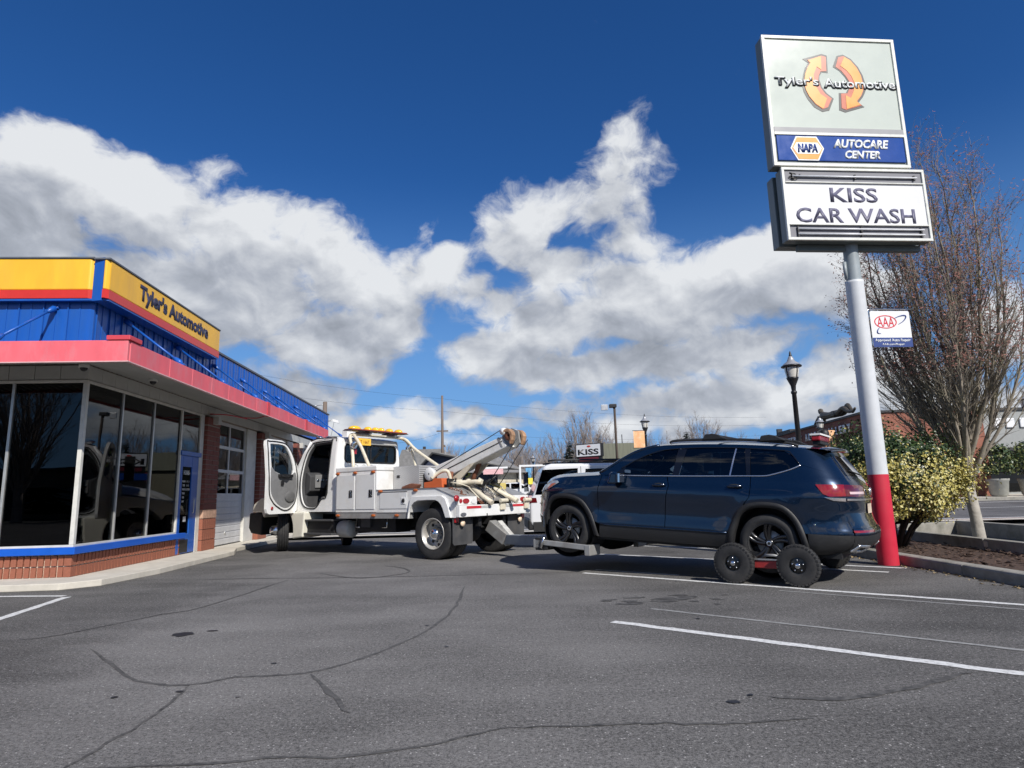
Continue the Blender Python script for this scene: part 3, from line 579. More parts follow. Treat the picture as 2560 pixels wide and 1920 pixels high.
# ================================================================ panels cut from outlines and laid on curved surfaces
def poly_grid(outer,holes=(),cell=.08):
    loops=[list(outer)]+[list(h) for h in holes]; flat=[p for l in loops for p in l]
    tris=tessellate_polygon([[Vector((p[0],p[1],0)) for p in l] for l in loops])
    bm=bmesh.new(); vs=[bm.verts.new((p[0],p[1],0)) for p in flat]
    for t in tris:
        try: bm.faces.new([vs[i] for i in t])
        except ValueError: pass
    if cell:
        xs=[p[0] for p in outer]; ys=[p[1] for p in outer]
        for ax,lo,hi in ((0,min(xs),max(xs)),(1,min(ys),max(ys))):
            k=math.floor(lo/cell)+1
            while k*cell<hi:
                co=[0,0,0]; no=[0,0,0]; co[ax]=k*cell; no[ax]=1
                bmesh.ops.bisect_plane(bm,geom=bm.verts[:]+bm.edges[:]+bm.faces[:],plane_co=co,plane_no=no,dist=1e-6); k+=1
    bmesh.ops.remove_doubles(bm,verts=bm.verts,dist=1e-5)
    bm.verts.index_update(); P=[(v.co.x,v.co.y) for v in bm.verts]; F=[tuple(v.index for v in f.verts) for f in bm.faces]; bm.free()
    return P,F
def panel(name,outer,fn,m,parent,holes=(),cell=.08,off=0.0,solid=0,out=None,flat=False):
    P,F=poly_grid(outer,holes,cell); h=.004; V=[];N=[]
    for u,v in P:
        p=Vector(fn(u,v)); du=Vector(fn(u+h,v))-Vector(fn(u-h,v)); dv=Vector(fn(u,v+h))-Vector(fn(u,v-h)); n=du.cross(dv)
        n=n.normalized() if n.length>1e-12 else Vector((0,0,1))
        if out is not None and n.dot(out(p))<0: n=-n
        V.append(p+n*off); N.append(n)
    me=bpy.data.meshes.new(name)
    FF=[]
    for f in F:
        a=[V[i] for i in f]; c=(a[1]-a[0]).cross(a[2]-a[0])
        FF.append(f if c.dot(N[f[0]])>=0 else tuple(reversed(f)))
    me.from_pydata([tuple(p) for p in V],[],FF); me.materials.append(m)
    me.polygons.foreach_set('use_smooth',[not flat]*len(FF))
    if not flat and not solid: me.normals_split_custom_set_from_vertices([tuple(n) for n in N])
    me.update(); o=bpy.data.objects.new(name,me); COL.objects.link(o); o.parent=parent
    if solid: s=o.modifiers.new('solid','SOLIDIFY'); s.thickness=solid; s.offset=-1
    return o
def tyre_prof(Rr,rim,w,groove=0,n=4):
    h=w/2; half=[(rim-.012,h*.80),(rim+.012,h*.90),(rim+.03,h*.93),(rim+(Rr-rim)*.5,h),(Rr-.045,h*.95),(Rr-.015,h*.86),(Rr,h*.74)]
    mid=[]
    if groove:
        for k in range(n):
            y=h*.62-(k)*(2*h*.62)/(n-1); g=h*.05
            mid+=[(Rr,y+g),(Rr-groove,y+g*.8),(Rr-groove,y-g*.8),(Rr,y-g)]
    return half+mid+[(r,-y) for r,y in reversed(half)]
M_RUB=mat('tyre_rubber',(.022,.022,.023),.75,var=.25,vs=12,bump=.2,bs=60,dirt=(.07,.065,.06),ds=5,damt=.5)
# ================================================================ tow truck (local: x forward from rear axle, y left, z up)
M_TW=mat('truck_white',(.82,.82,.80),.32,var=.04,vs=3,coat=.5,dirt=(.48,.44,.37),ds=2.2,damt=.5)
M_TG=mat('truck_door_white',(.74,.745,.735),.38,var=.05,vs=3,coat=.2,dirt=(.52,.49,.44),ds=3,damt=.5)
M_CREAM=mat('grimy_cream_paint',(.70,.64,.50),.45,var=.12,vs=5,dirt=(.25,.15,.08),ds=5,damt=.75)
M_STEEL=mat('bare_steel',(.36,.36,.35),.45,metal=.35,var=.15,vs=5,dirt=(.20,.16,.13),ds=3,damt=.6)
M_RUST=mat('rusty_steel',(.20,.075,.04),.8,var=.4,vs=9,bump=.4)
M_ORANGE=mat('orange_paint',(.62,.13,.04),.5,var=.15,vs=6,dirt=(.25,.09,.05),ds=6,damt=.6)
M_AMB=mat('amber_lens',(.40,.10,.02),.2,var=.15,coat=.6); M_AMBY=mat('amber_dome',(.95,.55,.03),.15,var=.1,coat=.8)
M_REDL=mat('red_lens',(.33,.012,.015),.18,var=.15,coat=.6); M_CHR=mat('chrome',(.78,.78,.78),.12,metal=1,var=.03)
M_BRKG=mat('chassis_black',(.014,.014,.015),.65,var=.3,vs=8); M_FLAP=mat('mud_flap',(.06,.06,.062),.6,var=.2,vs=5,dirt=(.11,.10,.09),ds=4,damt=.6)
M_GREYP=mat('grey_door_card',(.20,.20,.20),.65,var=.08,vs=10,bump=.15); M_CARD2=mat('dark_grey_plastic',(.06,.06,.062),.55,var=.1)
M_TGLS=glass('truck_glass',(.55,.62,.60)); M_TREAD=None
def treadplate():
    m=bpy.data.materials.new('tread_plate'); m.use_nodes=True; nd,ma=nodes_of(m.node_tree); b=m.node_tree.nodes['Principled BSDF']
    b.inputs['Metallic'].default_value=.45; b.inputs['Roughness'].default_value=.35
    tc=nd('ShaderNodeTexCoord'); w=nd('ShaderNodeTexBrick',{'Vector':nd('ShaderNodeMapping',{'Vector':tc.outputs['Object'],'Rotation':(R(90),0,0)}).outputs[0],'Scale':11.0,'Mortar Size':.05,'Mortar Smooth':.6,'Color1':(1,1,1,1),'Color2':(.8,.8,.8,1),'Mortar':(0,0,0,1)})
    cc=nd('ShaderNodeMix',{'Factor':w.outputs['Fac']},data_type='RGBA'); cc.inputs['A'].default_value=(.75,.75,.75,1); cc.inputs['B'].default_value=(.30,.30,.30,1); m.node_tree.links.new(cc.outputs['Result'],b.inputs['Base Color']); bp=nd('ShaderNodeBump',{'Height':w.outputs['Color'],'Strength':.9,'Distance':.01}); m.node_tree.links.new(bp.outputs[0],b.inputs['Normal']); return m
M_TREAD=treadplate()
tk=thing('tow_truck','white wrecker tow truck with its driver door open and boom raised','truck',(-.969,13.982,0),R(144))
def mir(fn): 
    for s in (1,-1): fn(s)
# --- chassis
MB().box(-.6,6.2,.36,.46,.62,.84).box(-.6,6.2,-.46,-.36,.62,.84).build('frame_rail',M_BRKG,tk)
MB().tube([(0,-.95,.5),(0,.95,.5)],.09,12).sphere((0,0,.5),.24,16,10).tube([(5.26,-.9,.48),(5.26,.9,.48)],.06,8).tube([(.3,0,.55),(4.4,0,.75)],.06,8).build('axles',M_BRKG,tk)
MB().box(.7,2.9,-.9,.9,.80,.92).box(1.3,2.6,.5,.95,.50,.80).box(1.2,2.7,-.95,-.5,.45,.80).box(3.3,4.6,-.6,.6,.42,.75).build('underbody',M_BRKG,tk)
# --- wheels
def truck_wheel(x,y,rotz,kind,s):
    t=MB().lathe(tyre_prof(.505,.30,.27,.014,4),(0,0,0),'y',48).build('wheel',M_RUB,tk,loc=(x,y,.503),rot=(0,0,rotz))
    rm=MB()
    if kind=='rear':   # deep dished outer dual
        rm.lathe([(.295,.125*s),(.31,.13*s),(.312,.118*s),(.285,.11*s),(.275,.0),(.262,-.06*s),(.20,-.075*s),(.15,-.07*s),(.13,-.05*s)],(0,0,0),'y',40)
    else: rm.lathe([(.295,.115*s),(.31,.12*s),(.30,.09*s),(.27,.085*s),(.24,.13*s),(.15,.135*s),(.13,.12*s)],(0,0,0),'y',40)
    rm.build('rim',mat('wheel_silver',(.55,.53,.49),.38,metal=.45,var=.12,vs=6,dirt=(.25,.20,.16),ds=6,damt=.6),t)
    hb=MB(); yy=-.06 if kind=='rear' else .13
    hb.lathe([(.13,(yy-.02)*s),(.125,(yy+.06)*s),(.11,(yy+.14)*s),(.07,(yy+.18)*s),(.001,(yy+.19)*s)],(0,0,0),'y',28); hb.build('hub_cap',M_CHR,t)
    ho=MB(); lg=MB()
    for k in range(8):
        a=2*PI*k/8; c=(.225*math.cos(a),(yy-.012)*s,.225*math.sin(a)); ho.lathe([(.001,.012*s),(.032,.012*s)],c,'y',12)
        b=(.172*math.cos(a+.3),(yy)*s,.172*math.sin(a+.3)); lg.tube([(b[0],b[1]-.01*s,b[2]),(b[0],b[1]+.03*s,b[2])],.013,6)
    ho.build('hand_holes',M_BRKG,t); lg.build('lug_nuts',M_STEEL,t); return t
for s in (1,-1):
    truck_wheel(0,1.06*s,0,'rear',s)
    t=MB().lathe(tyre_prof(.505,.30,.27,.014,4),(0,0,0),'y',40).build('wheel',M_RUB,tk,loc=(0,.745*s,.503)); MB().lathe([(.295,.1*s),(.27,.0),(.1,-.02*s)],(0,0,0),'y',24).build('rim',M_BRKG,t)
truck_wheel(5.26,1.0,R(-34),'front',1); truck_wheel(5.26,-1.0,R(-34),'front',-1)
# --- tool cabinets
for s in (1,-1):
    y0,y1=sorted((.62*s,1.20*s)); yo=1.20*s
    cb=MB().box(1.635,2.995,y0,y1,.93,1.82).build('tool_cabinet',M_TW,tk,bevel=.012)
    MB().box(1.62,3.02,y0-.01,y1+.01,1.822,1.945).build('cabinet_top',M_TW,tk,bevel=.03,seg=3)
    for a,b in ((2.35,2.96),(1.69,2.295)):
        d=MB().box(a,b,min(yo,yo+.012*s),max(yo,yo+.012*s),1.0,1.765).build('cabinet_door',M_TG,cb,bevel=.006)
        hx=a+.12; MB().box(hx-.055,hx+.055,min(yo+.013*s,yo+.02*s),max(yo+.013*s,yo+.02*s),1.26,1.42).build('latch_plate',M_BLK,d,bevel=.01)
        MB().box(hx-.03,hx+.03,min(yo+.02*s,yo+.035*s),max(yo+.02*s,yo+.035*s),1.28,1.40).build('latch_handle',M_CHR,d,bevel=.006)
    for x,z in ((2.93,1.80),(2.33,1.80),(1.74,1.80),(2.9,.865),(1.72,.865),(1.0,.865),(1.5,1.375),(.45,1.375)):
        MB().sphere((x,yo+.012*s,z),.06,12,8,(1.15,.5,.55)).build('marker_lamp',M_AMB,tk)
    # lower body side with wheel arch
    arch=[(.60,.93),(.575,1.0),(.538,1.06),(.46,1.125),(.353,1.16),(.1,1.168),(-.13,1.165),(-.22,1.13),(-.285,1.07),(-.33,.99),(-.40,.82)]
    body=[(1.63,.93)]+arch+[(-.63,.82),(-.63,1.225),(-.12,1.41),(1.63,1.41)]
    MB().prism(body,y0+.05*s if s>0 else y0,y1 if s>0 else y1+.05*s,'y').build('body_side',M_TW,tk)
    out=[(.655,.80),(.60,1.10),(.555,1.235),(.50,1.255),(-.30,1.255),(-.40,1.20),(-.47,1.06),(-.545,.82)]
    fl=MB().prism([(.62,.80)]+arch+out[::-1],min(yo+.002*s,yo+.05*s),max(yo+.002*s,yo+.05*s),'y').build('wheel_flare',M_TW,tk,bevel=.012)
    MB().box(.70,1.52,min(yo,yo+.01*s),max(yo,yo+.01*s),1.005,1.335).build('body_door',M_TG,tk,bevel=.006)
    fx=MB().box(.74,.86,min(yo+.011*s,yo+.02*s),max(yo+.011*s,yo+.02*s),1.10,1.24).build('fuel_filler',M_TW,tk,bevel=.01); MB().lathe([(.001,.018*s),(.04,.015*s),(.045,0)],(.79,yo+.018*s,1.17),'y',14).build('filler_cap',M_BLK,fx)
    MB().box(.70,1.58,min(yo-.01*s,yo+.008*s),max(yo-.01*s,yo+.008*s),1.352,1.362).build('drip_rail',M_BLK,tk)
    MB().box(.66,2.97,min(yo-.15*s,yo-.012*s),max(yo-.15*s,yo-.012*s),.80,.928).build('rub_rail',M_STEEL,tk,bevel=.004)
    MB().box(-.56,.62,min(.62*s,.66*s),max(.62*s,.66*s),.75,1.2).build('inner_arch',M_BRKG,tk)
    # mud flap + tail lamp bracket
    yf=sorted((.60*s,1.20*s)); MB().prism([(yf[0]+.03,.29),(yf[1]-.03,.29),(yf[1],.33),(yf[1],.80),(yf[0],.80),(yf[0],.33)],-.56,-.545,'x').build('mud_flap',M_FLAP,tk)
    lb=MB().box(-.60,-.565,min(1.06*s,1.18*s),max(1.06*s,1.18*s),.72,.82).build('tail_bracket',M_REDL,tk,bevel=.01)
    MB().lathe([(.001,-.03),(.055,-.025),(.06,0)],(-.61,.97*s,.70),'x',14).build('reflector',mat('amber_reflector',(.8,.62,.45),.3),lb)
# --- deck, rear slope, tail
MB().prism([(1.63,1.36),(1.63,1.405),(-.12,1.405),(-.60,1.16),(-.60,1.12),(-.1,1.36)],-.66,.66,'y').build('deck_plate',M_STEEL,tk)
for s in (1,-1): MB().prism([(1.63,1.412),(-.12,1.412),(-.64,1.228),(-.64,1.22),(-.12,1.404),(1.63,1.404)],min(.64*s,1.215*s),max(.64*s,1.215*s),'y').build('deck_wing',M_STEEL,tk)
MB().box(-.74,-.635,-1.2,1.2,.825,1.055).build('tail_beam',M_TW,tk,bevel=.012)
for s in (1,-1):
    tb=MB().box(-.70,-.635,min(.62*s,1.19*s),max(.62*s,1.19*s),1.06,1.222).build('lamp_panel',M_TW,tk,bevel=.008)
    for y,z,r,sx,m in ((1.13,1.14,.04,1,M_REDL),(.97,1.137,.05,1.9,M_REDL),(.73,1.132,.05,1.9,M_TW)):
        MB().prism([(y*s+p[0],z+p[1]) for p in circ(0,0,r*sx,18,ry=r)],-.715,-.70,'x').build('tail_lamp',m,tb)
    MB().prism([(1.10*s+p[0],.88+p[1]) for p in circ(0,0,.09,16,ry=.035)],-.752,-.741,'x').build('back_up_lamp',M_CHR,tk)
    a,b,c=(.99*s,.54*s,.26*s); MB().box(-.745,-.742,min(a,b),max(a,b),.985,1.035).build('red_reflective_tape',mat('tape_red',(.55,.03,.04),.4),tk); MB().box(-.745,-.742,min(b,c),max(b,c),.985,1.035).build('silver_reflective_tape',mat('tape_silver',(.45,.45,.43),.4),tk)
MB().lathe([(.001,-.04),(.06,-.035),(.065,0)],(-.71,1.27,1.19),'x',16).build('tail_lamp',M_REDL,tk)
MB().tube(cr([(-.70,.42,1.16),(-.73,.38,1.05),(-.74,.32,1.14),(-.73,.25,1.04),(-.72,.18,1.17)],5),.012,6).tube([(-.745,.356,.876),(-.745,.356,.80)],.012,6).build('air_hoses',M_BLK,tk)
for y in (-1.02,-.15): MB().box(-.79,-.74,y-.08,y+.08,.93,1.13).tube([(-.80,y-.12,1.12),(-.80,y+.12,1.12)],.045,10).build('tow_bracket',M_CREAM,tk,bevel=.01)
# --- cab
def cabY(z): return lerp([(0,1.06),(1.75,1.06),(2.35,1.0),(2.72,.93)],z)
side=[(3.30,.95),(4.70,.95),(4.72,1.75),(4.70,2.085),(4.56,2.33),(4.42,2.55),(4.30,2.65),(4.12,2.69),(3.45,2.69),(3.33,2.66),(3.30,2.6)]
opn=cr([(4.12,2.59),(3.55,2.60),(3.49,2.53),(3.51,1.40),(3.70,1.27),(3.86,1.10),(4.0,1.05),(4.30,1.08),(4.45,1.24),(4.51,1.55),(4.47,2.01),(4.36,2.35),(4.22,2.54)],3,True)
cab=panel('cab_side',side,lambda x,z:(x,cabY(z),z),M_TW,tk,[opn],.2,0,.10,lambda p:Vector((0,1,0)),flat=True)
wR=cr([(4.3,2.52),(3.55,2.52),(3.55,1.85),(4.45,1.85)],1,True)
panel('cab_side',side,lambda x,z:(x,-cabY(z),z),M_TW,tk,[wR],.2,0,.10,lambda p:Vector((0,-1,0)),flat=True)
panel('side_window',wR,lambda x,z:(x,-cabY(z)+.05,z),M_TGLS,tk,(),.5,0,0,lambda p:Vector((0,-1,0)),flat=True)
seal=[(p[0]+(p[0]-4.0)*.045,p[1]+(p[1]-1.85)*.03) for p in opn]
MB().tube([(p[0],cabY(p[1])+.004,p[1]) for p in seal]+[(seal[0][0],cabY(seal[0][1])+.004,seal[0][1])],.016,6).build('door_seal',M_BLK,tk)
panel('door_frame_trim',[(p[0]+(p[0]-4.0)*.02,p[1]+(p[1]-1.85)*.012) for p in opn],lambda x,z:(x,cabY(z)-.03,z),M_CARD2,tk,[[(4.0+(p[0]-4.0)*.93,1.85+(p[1]-1.85)*.95) for p in opn]],.3,0,.06,lambda p:Vector((0,1,0)),flat=True)
# back wall with rounded corners and window
bo=rrect(-.955,.955,.95,2.66,.06,3); bw=rrect(-.82,.82,2.10,2.52,.09,5)
panel('cab_back',[(-.96,.95),(.96,.95),(.96,2.0),(.90,2.60),(.86,2.66),(-.86,2.66),(-.90,2.60),(-.96,2.0)],lambda y,z:(3.18,y,z),M_TW,tk,[bw],.4,0,.05,lambda p:Vector((-1,0,0)),flat=True)
bk=panel('rear_window',bw,lambda y,z:(3.20,y,z),M_TGLS,tk,(),.5,0,0,lambda p:Vector((-1,0,0)),flat=True)
MB().tube([(3.175,p[0],p[1]) for p in bw]+[(3.175,bw[0][0],bw[0][1])],.018,6).box(3.19,3.21,-.02,.02,2.1,2.52).box(3.185,3.20,.10,.14,2.1,2.52).build('window_gasket',M_BLK,tk)
for y in (-.5,-.25,0,.25,.5): MB().tube([(3.172,y+.07*math.cos(a),2.01+.045*math.sin(a)) for a in [PI*k/8 for k in range(9)]],.008,5).build('pressed_rib',M_TW,tk)
for s in (1,-1):  # rounded rear quarter corner
    rows=[]
    for z in (.95,1.75,2.35,2.6,2.66):
        k=cabY(z); rows.append([(3.30-.12*math.sin(R(a)),(k-.12*(1-math.cos(R(a)))-.0)*s,z) for a in range(0,91,15)])
    rows=[[ (x,y if abs(y)>cabY(r[0][2])-.14 else y,z) for x,y,z in r] for r in rows]
    MB().grid(rows).build('cab_corner',M_TW,tk)
# roof
rf=[]
for x,z,sc in ((4.32,2.645,.985),(4.15,2.70,1.0),(3.7,2.735,1.0),(3.35,2.73,1.0),(3.22,2.69,.97),(3.18,2.62,.93)):
    rf.append([(x,y*sc,z-.05*abs(y)**4-(.012 if abs(y)>.92 else 0)) for y in (-.95,-.9,-.7,-.4,0,.4,.7,.9,.95)])
MB().grid(rf).build('cab_roof',M_TW,tk)
MB().prism([(-.82,2.54),(.82,2.54),(.80,2.66),(-.80,2.66)],3.10,3.176,'x').build('sun_visor',mat('weathered_grey',(.45,.44,.42),.5,var=.15),tk,bevel=.02)
MB().tube([(3.32,cabY(2.6)-.0,2.6),(3.35,.93,2.70),(4.1,.93,2.71),(4.32,.93,2.66),(4.55,.985,2.36),(4.70,1.045,2.08)],.014,6).build('drip_moulding',M_BLK,tk)
# windscreen + cowl + hood + fenders + grille
MB().grid([[(4.32,y,2.64-.03*abs(y)**2),(4.86,y*1.05,1.78)] for y in (-.9,-.6,-.3,0,.3,.6,.9)]).build('windscreen',M_TGLS,tk)
MB().tube([(4.31,.92,2.64),(4.88,1.02,1.76)],.045,8).tube([(4.31,-.92,2.64),(4.88,-1.02,1.76)],.045,8).build('windscreen_pillar',M_TW,tk)
MB().prism([(4.70,.95),(4.95,.95),(4.95,1.74),(4.72,1.80)],-1.04,1.04,'y').build('cowl',M_TW,tk,bevel=.02)
hd=[]
for x,z,w in ((4.96,1.74,.80),(5.3,1.70,.78),(5.8,1.60,.74),(6.2,1.44,.68),(6.38,1.30,.62),(6.42,1.05,.58),(6.42,.62,.56)):
    hd.append([(x-.06*(abs(t)**3),w*t,z-(.04+.20*(x<6.3))*abs(t)**4) for t in (-1,-.85,-.6,-.3,0,.3,.6,.85,1)])
MB().grid(hd).build('hood',M_TW,tk)
for s in (1,-1):
    arc=[(5.26+.66*math.cos(R(a)),.50+.66*math.sin(R(a))) for a in range(196,-5,-14)]
    pl=[(4.16,.95),(4.22,.36),(4.52,.33)]+arc[:-2]+[(5.93,.95),(6.36,.95),(6.30,1.15),(6.0,1.30),(5.5,1.38),(4.96,1.44),(4.74,1.40),(4.72,.95)]
    MB().prism([(5.94,.38),(6.40,.42),(6.52,.55),(6.50,.93),(5.95,.93)],min(.70*s,1.17*s),max(.70*s,1.17*s),'y').build('bumper_end',M_BRKG,tk,bevel=.03)
    MB().prism(pl,min(.62*s,1.19*s),max(.62*s,1.19*s),'y').build('front_fender',mat('truck_cream_white',(.74,.71,.60),.35,var=.05,coat=.4),tk,bevel=.03)
    MB().prism(rrect(6.30,6.40,.75,1.05,.04),min(.75*s,1.05*s),max(.75*s,1.05*s),'y').build('headlamp',M_CHR,tk)
MB().box(6.36,6.44,-.5,.5,.7,1.28).build('grille',M_CHR,tk,bevel=.03); MB().box(6.3,6.56,-1.10,1.10,.42,.68).build('front_bumper',M_BRKG,tk,bevel=.04)
# interior
MB().box(3.30,4.7,-.95,.95,.95,1.02).build('cab_floor',M_CARD2,tk)
ds=MB(); ds.prism([(4.45,1.0),(4.45,1.35),(4.30,1.45),(4.28,1.80),(4.42,1.90),(4.86,1.90),(4.9,1.0)],-.95,.95,'y'); dash=ds.build('dashboard',M_CARD2,tk,bevel=.02)
MB().box(4.262,4.285,.28,.82,1.52,1.84).build('instrument_panel',M_GREYP,dash,bevel=.01)
for k in range(4): MB().lathe([(.001,-.006),(.035,-.006),(.038,0)],(4.26,.36+.13*k,1.70),'x',12).build('gauge',M_CHR,dash)
sw=MB(); c=Vector((4.02,.52,1.74)); ax=Vector((-.75,0,.66)).normalized(); u=Vector((0,1,0)); v=ax.cross(u)
ring=[c+(u*math.cos(2*PI*k/24)+v*math.sin(2*PI*k/24))*.23 for k in range(25)]
sw.tube(ring,.017,8); sw.tube([c-u*.22,c+u*.22],.014,6).tube([c,c+v*.22],.014,6).tube([c,c-ax*.45],.03,8); sw.build('steering_wheel',M_BLK,tk)
def seat(x,y,z,par,m,w=.5):
    s=MB().box(x-.25,x+.27,y-w/2,y+w/2,z,z+.16).build('seat_cushion',m,par,bevel=.05,seg=3)
    MB().hexa([(x-.36,y-w/2,z+.1),(x-.22,y-w/2,z+.1),(x-.22,y+w/2,z+.1),(x-.36,y+w/2,z+.1),(x-.48,y-w/2+.04,z+.75),(x-.36,y-w/2+.04,z+.75),(x-.36,y+w/2-.04,z+.75),(x-.48,y+w/2-.04,z+.75)]).build('seat_back',m,par,bevel=.04,seg=3)
    MB().box(x-.47,x-.37,y-.13,y+.13,z+.78,z+.98).build('headrest',m,par,bevel=.04,seg=3)
seat(3.72,.5,1.30,tk,M_DARK); seat(3.72,-.5,1.30,tk,M_DARK)
MB().box(3.5,3.95,.3,.7,1.02,1.3).build('seat_base',M_BLK,tk)
MB().tube([(4.4,.62,1.0),(4.35,.6,1.25)],.012,6).box(4.3,4.36,.5,.62,1.15,1.2).build('pedals',M_STEEL,tk)
MB().box(4.2,4.23,.1,.5,2.3,2.45).build('cab_mirror',M_BLK,tk)
# steps, battery box, tank
st=MB().box(3.2,4.30,.72,1.06,.45,.76).build('battery_box',M_BRKG,tk,bevel=.01)
for z in (.755,.445): MB().box(3.18,4.34,.75,1.16,z-.02,z+.02).build('step_tread',M_CARD2,st,bevel=.006)
tn=MB().lathe([(.001,2.80),(.16,2.80),(.19,2.83),(.195,2.86),(.195,3.15),(.185,3.19),(.001,3.20)],(0,.84,.55),'x',28).build('air_tank',mat('tank_white',(.52,.52,.49),.4,var=.1),tk)
MB().tube([(2.55,.95,.80),(2.55,.97,.60),(2.4,.98,.60)],.016,6).tube([(1.55,.95,.80),(1.55,.97,.60),(1.68,.98,.60)],.016,6).build('chain_hook',M_CHR,tk)
MB().box(2.05,2.35,.75,1.0,.60,.80).build('toolbox',M_FLAP,tk)
# open door, hinged at the front of the opening
dq=bpy.data.objects.new('open_door',None); COL.objects.link(dq); dq.parent=tk; dq.location=(4.69,1.08,0); dq.rotation_euler=(0,0,PI-R(69))
def DN(p): return Vector((0,1,0))
DW=lambda u,z:(u,(cabY(z)-1.06),z)
dout=[(.02,1.0),(.0,2.06),(.14,2.31),(.30,2.53),(.42,2.61),(.55,2.65),(1.08,2.65),(1.16,2.61),(1.19,2.5),(1.20,1.05),(1.16,.96),(1.08,.93),(.12,.93)]
dwin=cr([(.16,1.96),(.25,2.28),(.40,2.50),(.60,2.55),(.96,2.55),(1.02,2.48),(1.03,1.98),(.90,1.90),(.66,1.84),(.30,1.83)],3,True)
dsk=panel('door_skin',dout,DW,M_TW,dq,[dwin],.2,0,.06,lambda p:Vector((0,-1,0)),flat=True)
card=cr([(.10,1.90),(.30,1.83),(.66,1.84),(.90,1.90),(1.05,2.0),(1.07,1.5),(.95,1.28),(.72,1.12),(.50,1.06),(.30,1.10),(.12,1.24),(.06,1.55)],3,True)
panel('door_card',card,lambda u,z:(u,cabY(z)-1.06+.065,z),M_GREYP,dq,(),.3,0,.02,DN,flat=True)
sl_=[(.06,2.06),(.20,2.38),(.36,2.56),(.55,2.61),(1.02,2.61),(1.12,2.52),(1.13,1.5),(1.0,1.22),(.75,1.07),(.50,1.0),(.28,1.05),(.10,1.22),(.03,1.55)]
sl_=cr(sl_,4,True); MB().tube([(u,cabY(z)-1.06+.064,z) for u,z in sl_]+[(sl_[0][0],cabY(sl_[0][1])-1.0+.004,sl_[0][1])],.017,6).build('door_seal',M_BLK,dq)
panel('door_window',dwin,lambda u,z:(u,cabY(z)-1.06+.03,z),M_TGLS,dq,(),.5,0,0,DN,flat=True)
MB().box(.30,.82,.07,.13,1.78,1.85).tube([(.45,.12,1.80),(.6,.17,1.79),(.74,.12,1.80)],.022,8).build('arm_rest',M_BLK,dq,bevel=.015)
MB().box(.62,.72,.08,.11,1.60,1.70).build('inner_handle',M_BLK,dq,bevel=.012)
MB().sphere((.34,.085,1.32),.24,16,8,(.85,.12,.55)).build('speaker_pod',mat('grey_door_card2',(.13,.13,.13),.6),dq)
MB().lathe([(.001,.012),(.04,.01),(.042,0)],(1.0,.066,1.06),'y',16).build('courtesy_lamp',M_REDL,dq)
for z in (1.2,1.95): MB().tube([(0,0,z-.05),(0,0,z+.05)],.025,8).build('hinge',M_TW,dq)
mr=MB().tube([(.05,-.03,2.35),(.0,-.32,2.30)],.015,6).tube([(.05,-.03,1.75),(.0,-.32,1.82)],.015,6).box(-.06,.04,-.48,-.26,1.78,2.40).build('mirror',M_BLK,dq,bevel=.02)
# --- pylon hoops, light bar, plate, beacons
for s in (1,-1):
    MB().tube(cr([(2.62,1.02*s,1.94),(2.72,.98*s,2.35),(2.86,.93*s,2.62),(2.95,.84*s,2.72),(2.98,.70*s,2.74)],5),.038,10).build('pylon_leg',M_CREAM,tk)
    MB().tube(cr([(2.15 if s>0 else 1.7,.96*s,1.94 if s>0 else 1.92),(2.5,.90*s,2.40),(2.78,.84*s,2.66),(2.92,.78*s,2.73),(2.98,.66*s,2.75)],5),.038,10).build('pylon_leg',M_CREAM,tk)
MB().tube([(2.98,-.72,2.745),(2.98,.72,2.745)],.035,10).box(2.9,3.06,-.25,.25,2.74,2.77).build('pylon_bar',M_CREAM,tk)
for s in (1,-1): MB().box(2.9,3.06,min(.22*s,.62*s),max(.22*s,.62*s),2.785,2.815).build('lamp_foot',mat('maroon_plastic',(.06,.015,.018),.4),tk,bevel=.01)
lb=MB().hexa([(2.82,-.95,2.83),(3.14,-.95,2.83),(3.14,.95,2.83),(2.82,.95,2.83),(2.86,-.90,2.865),(3.10,-.90,2.865),(3.10,.90,2.865),(2.86,.90,2.865)]).build('light_bar',mat('light_bar_base',(.05,.02,.02),.4),tk,bevel=.01)
for y,w in ((.70,.17),(.30,.09),(.06,.085),(-.12,.08),(-.40,.085),(-.72,.09)): MB().sphere((2.98,y,2.885),.06,16,10,(2.1,w/.06,1.25)).build('amber_beacon',M_AMBY,lb)
MB().box(2.84,3.12,-.9,.9,2.850,2.871).build('lens_cover',mat('orange_lens',(.32,.06,.02),.2,coat=.6),lb)
pt=MB().box(2.735,2.742,.40,.79,2.475,2.64).build('number_plate',mat('plate_yellow',(.85,.50,.06),.5,var=.05),tk,bevel=.012); text('plate_number','T 1667',.075,mat('plate_brown',(.25,.10,.02),.6),pt,(2.733,.595,2.555),-PI/2,width=.27)
for y in (.97,-.80):
    w_=MB().lathe([(.001,.05),(.05,.045),(.075,.0),(.085,-.05),(.078,-.055),(.001,-.03)],(2.70,y,2.46),'x',18).build('work_lamp',M_CHR,tk)
MB().box(2.72,2.78,.83,.95,2.26,2.38).build('side_marker',M_REDL,tk,bevel=.01)
ac=MB().box(3.55,3.75,.25,.45,2.74,2.93).build('roof_antenna_box',M_LGT,tk,bevel=.015); MB().tube([(3.7,.0,2.76),(4.2,.6,2.80)],.008,5).build('antenna',M_CHR,ac)
for y in (.72,.45): MB().sphere((4.28,y,2.76),.075,12,8,(1.3,1,.6)).build('clearance_lamp',M_CHR,tk)
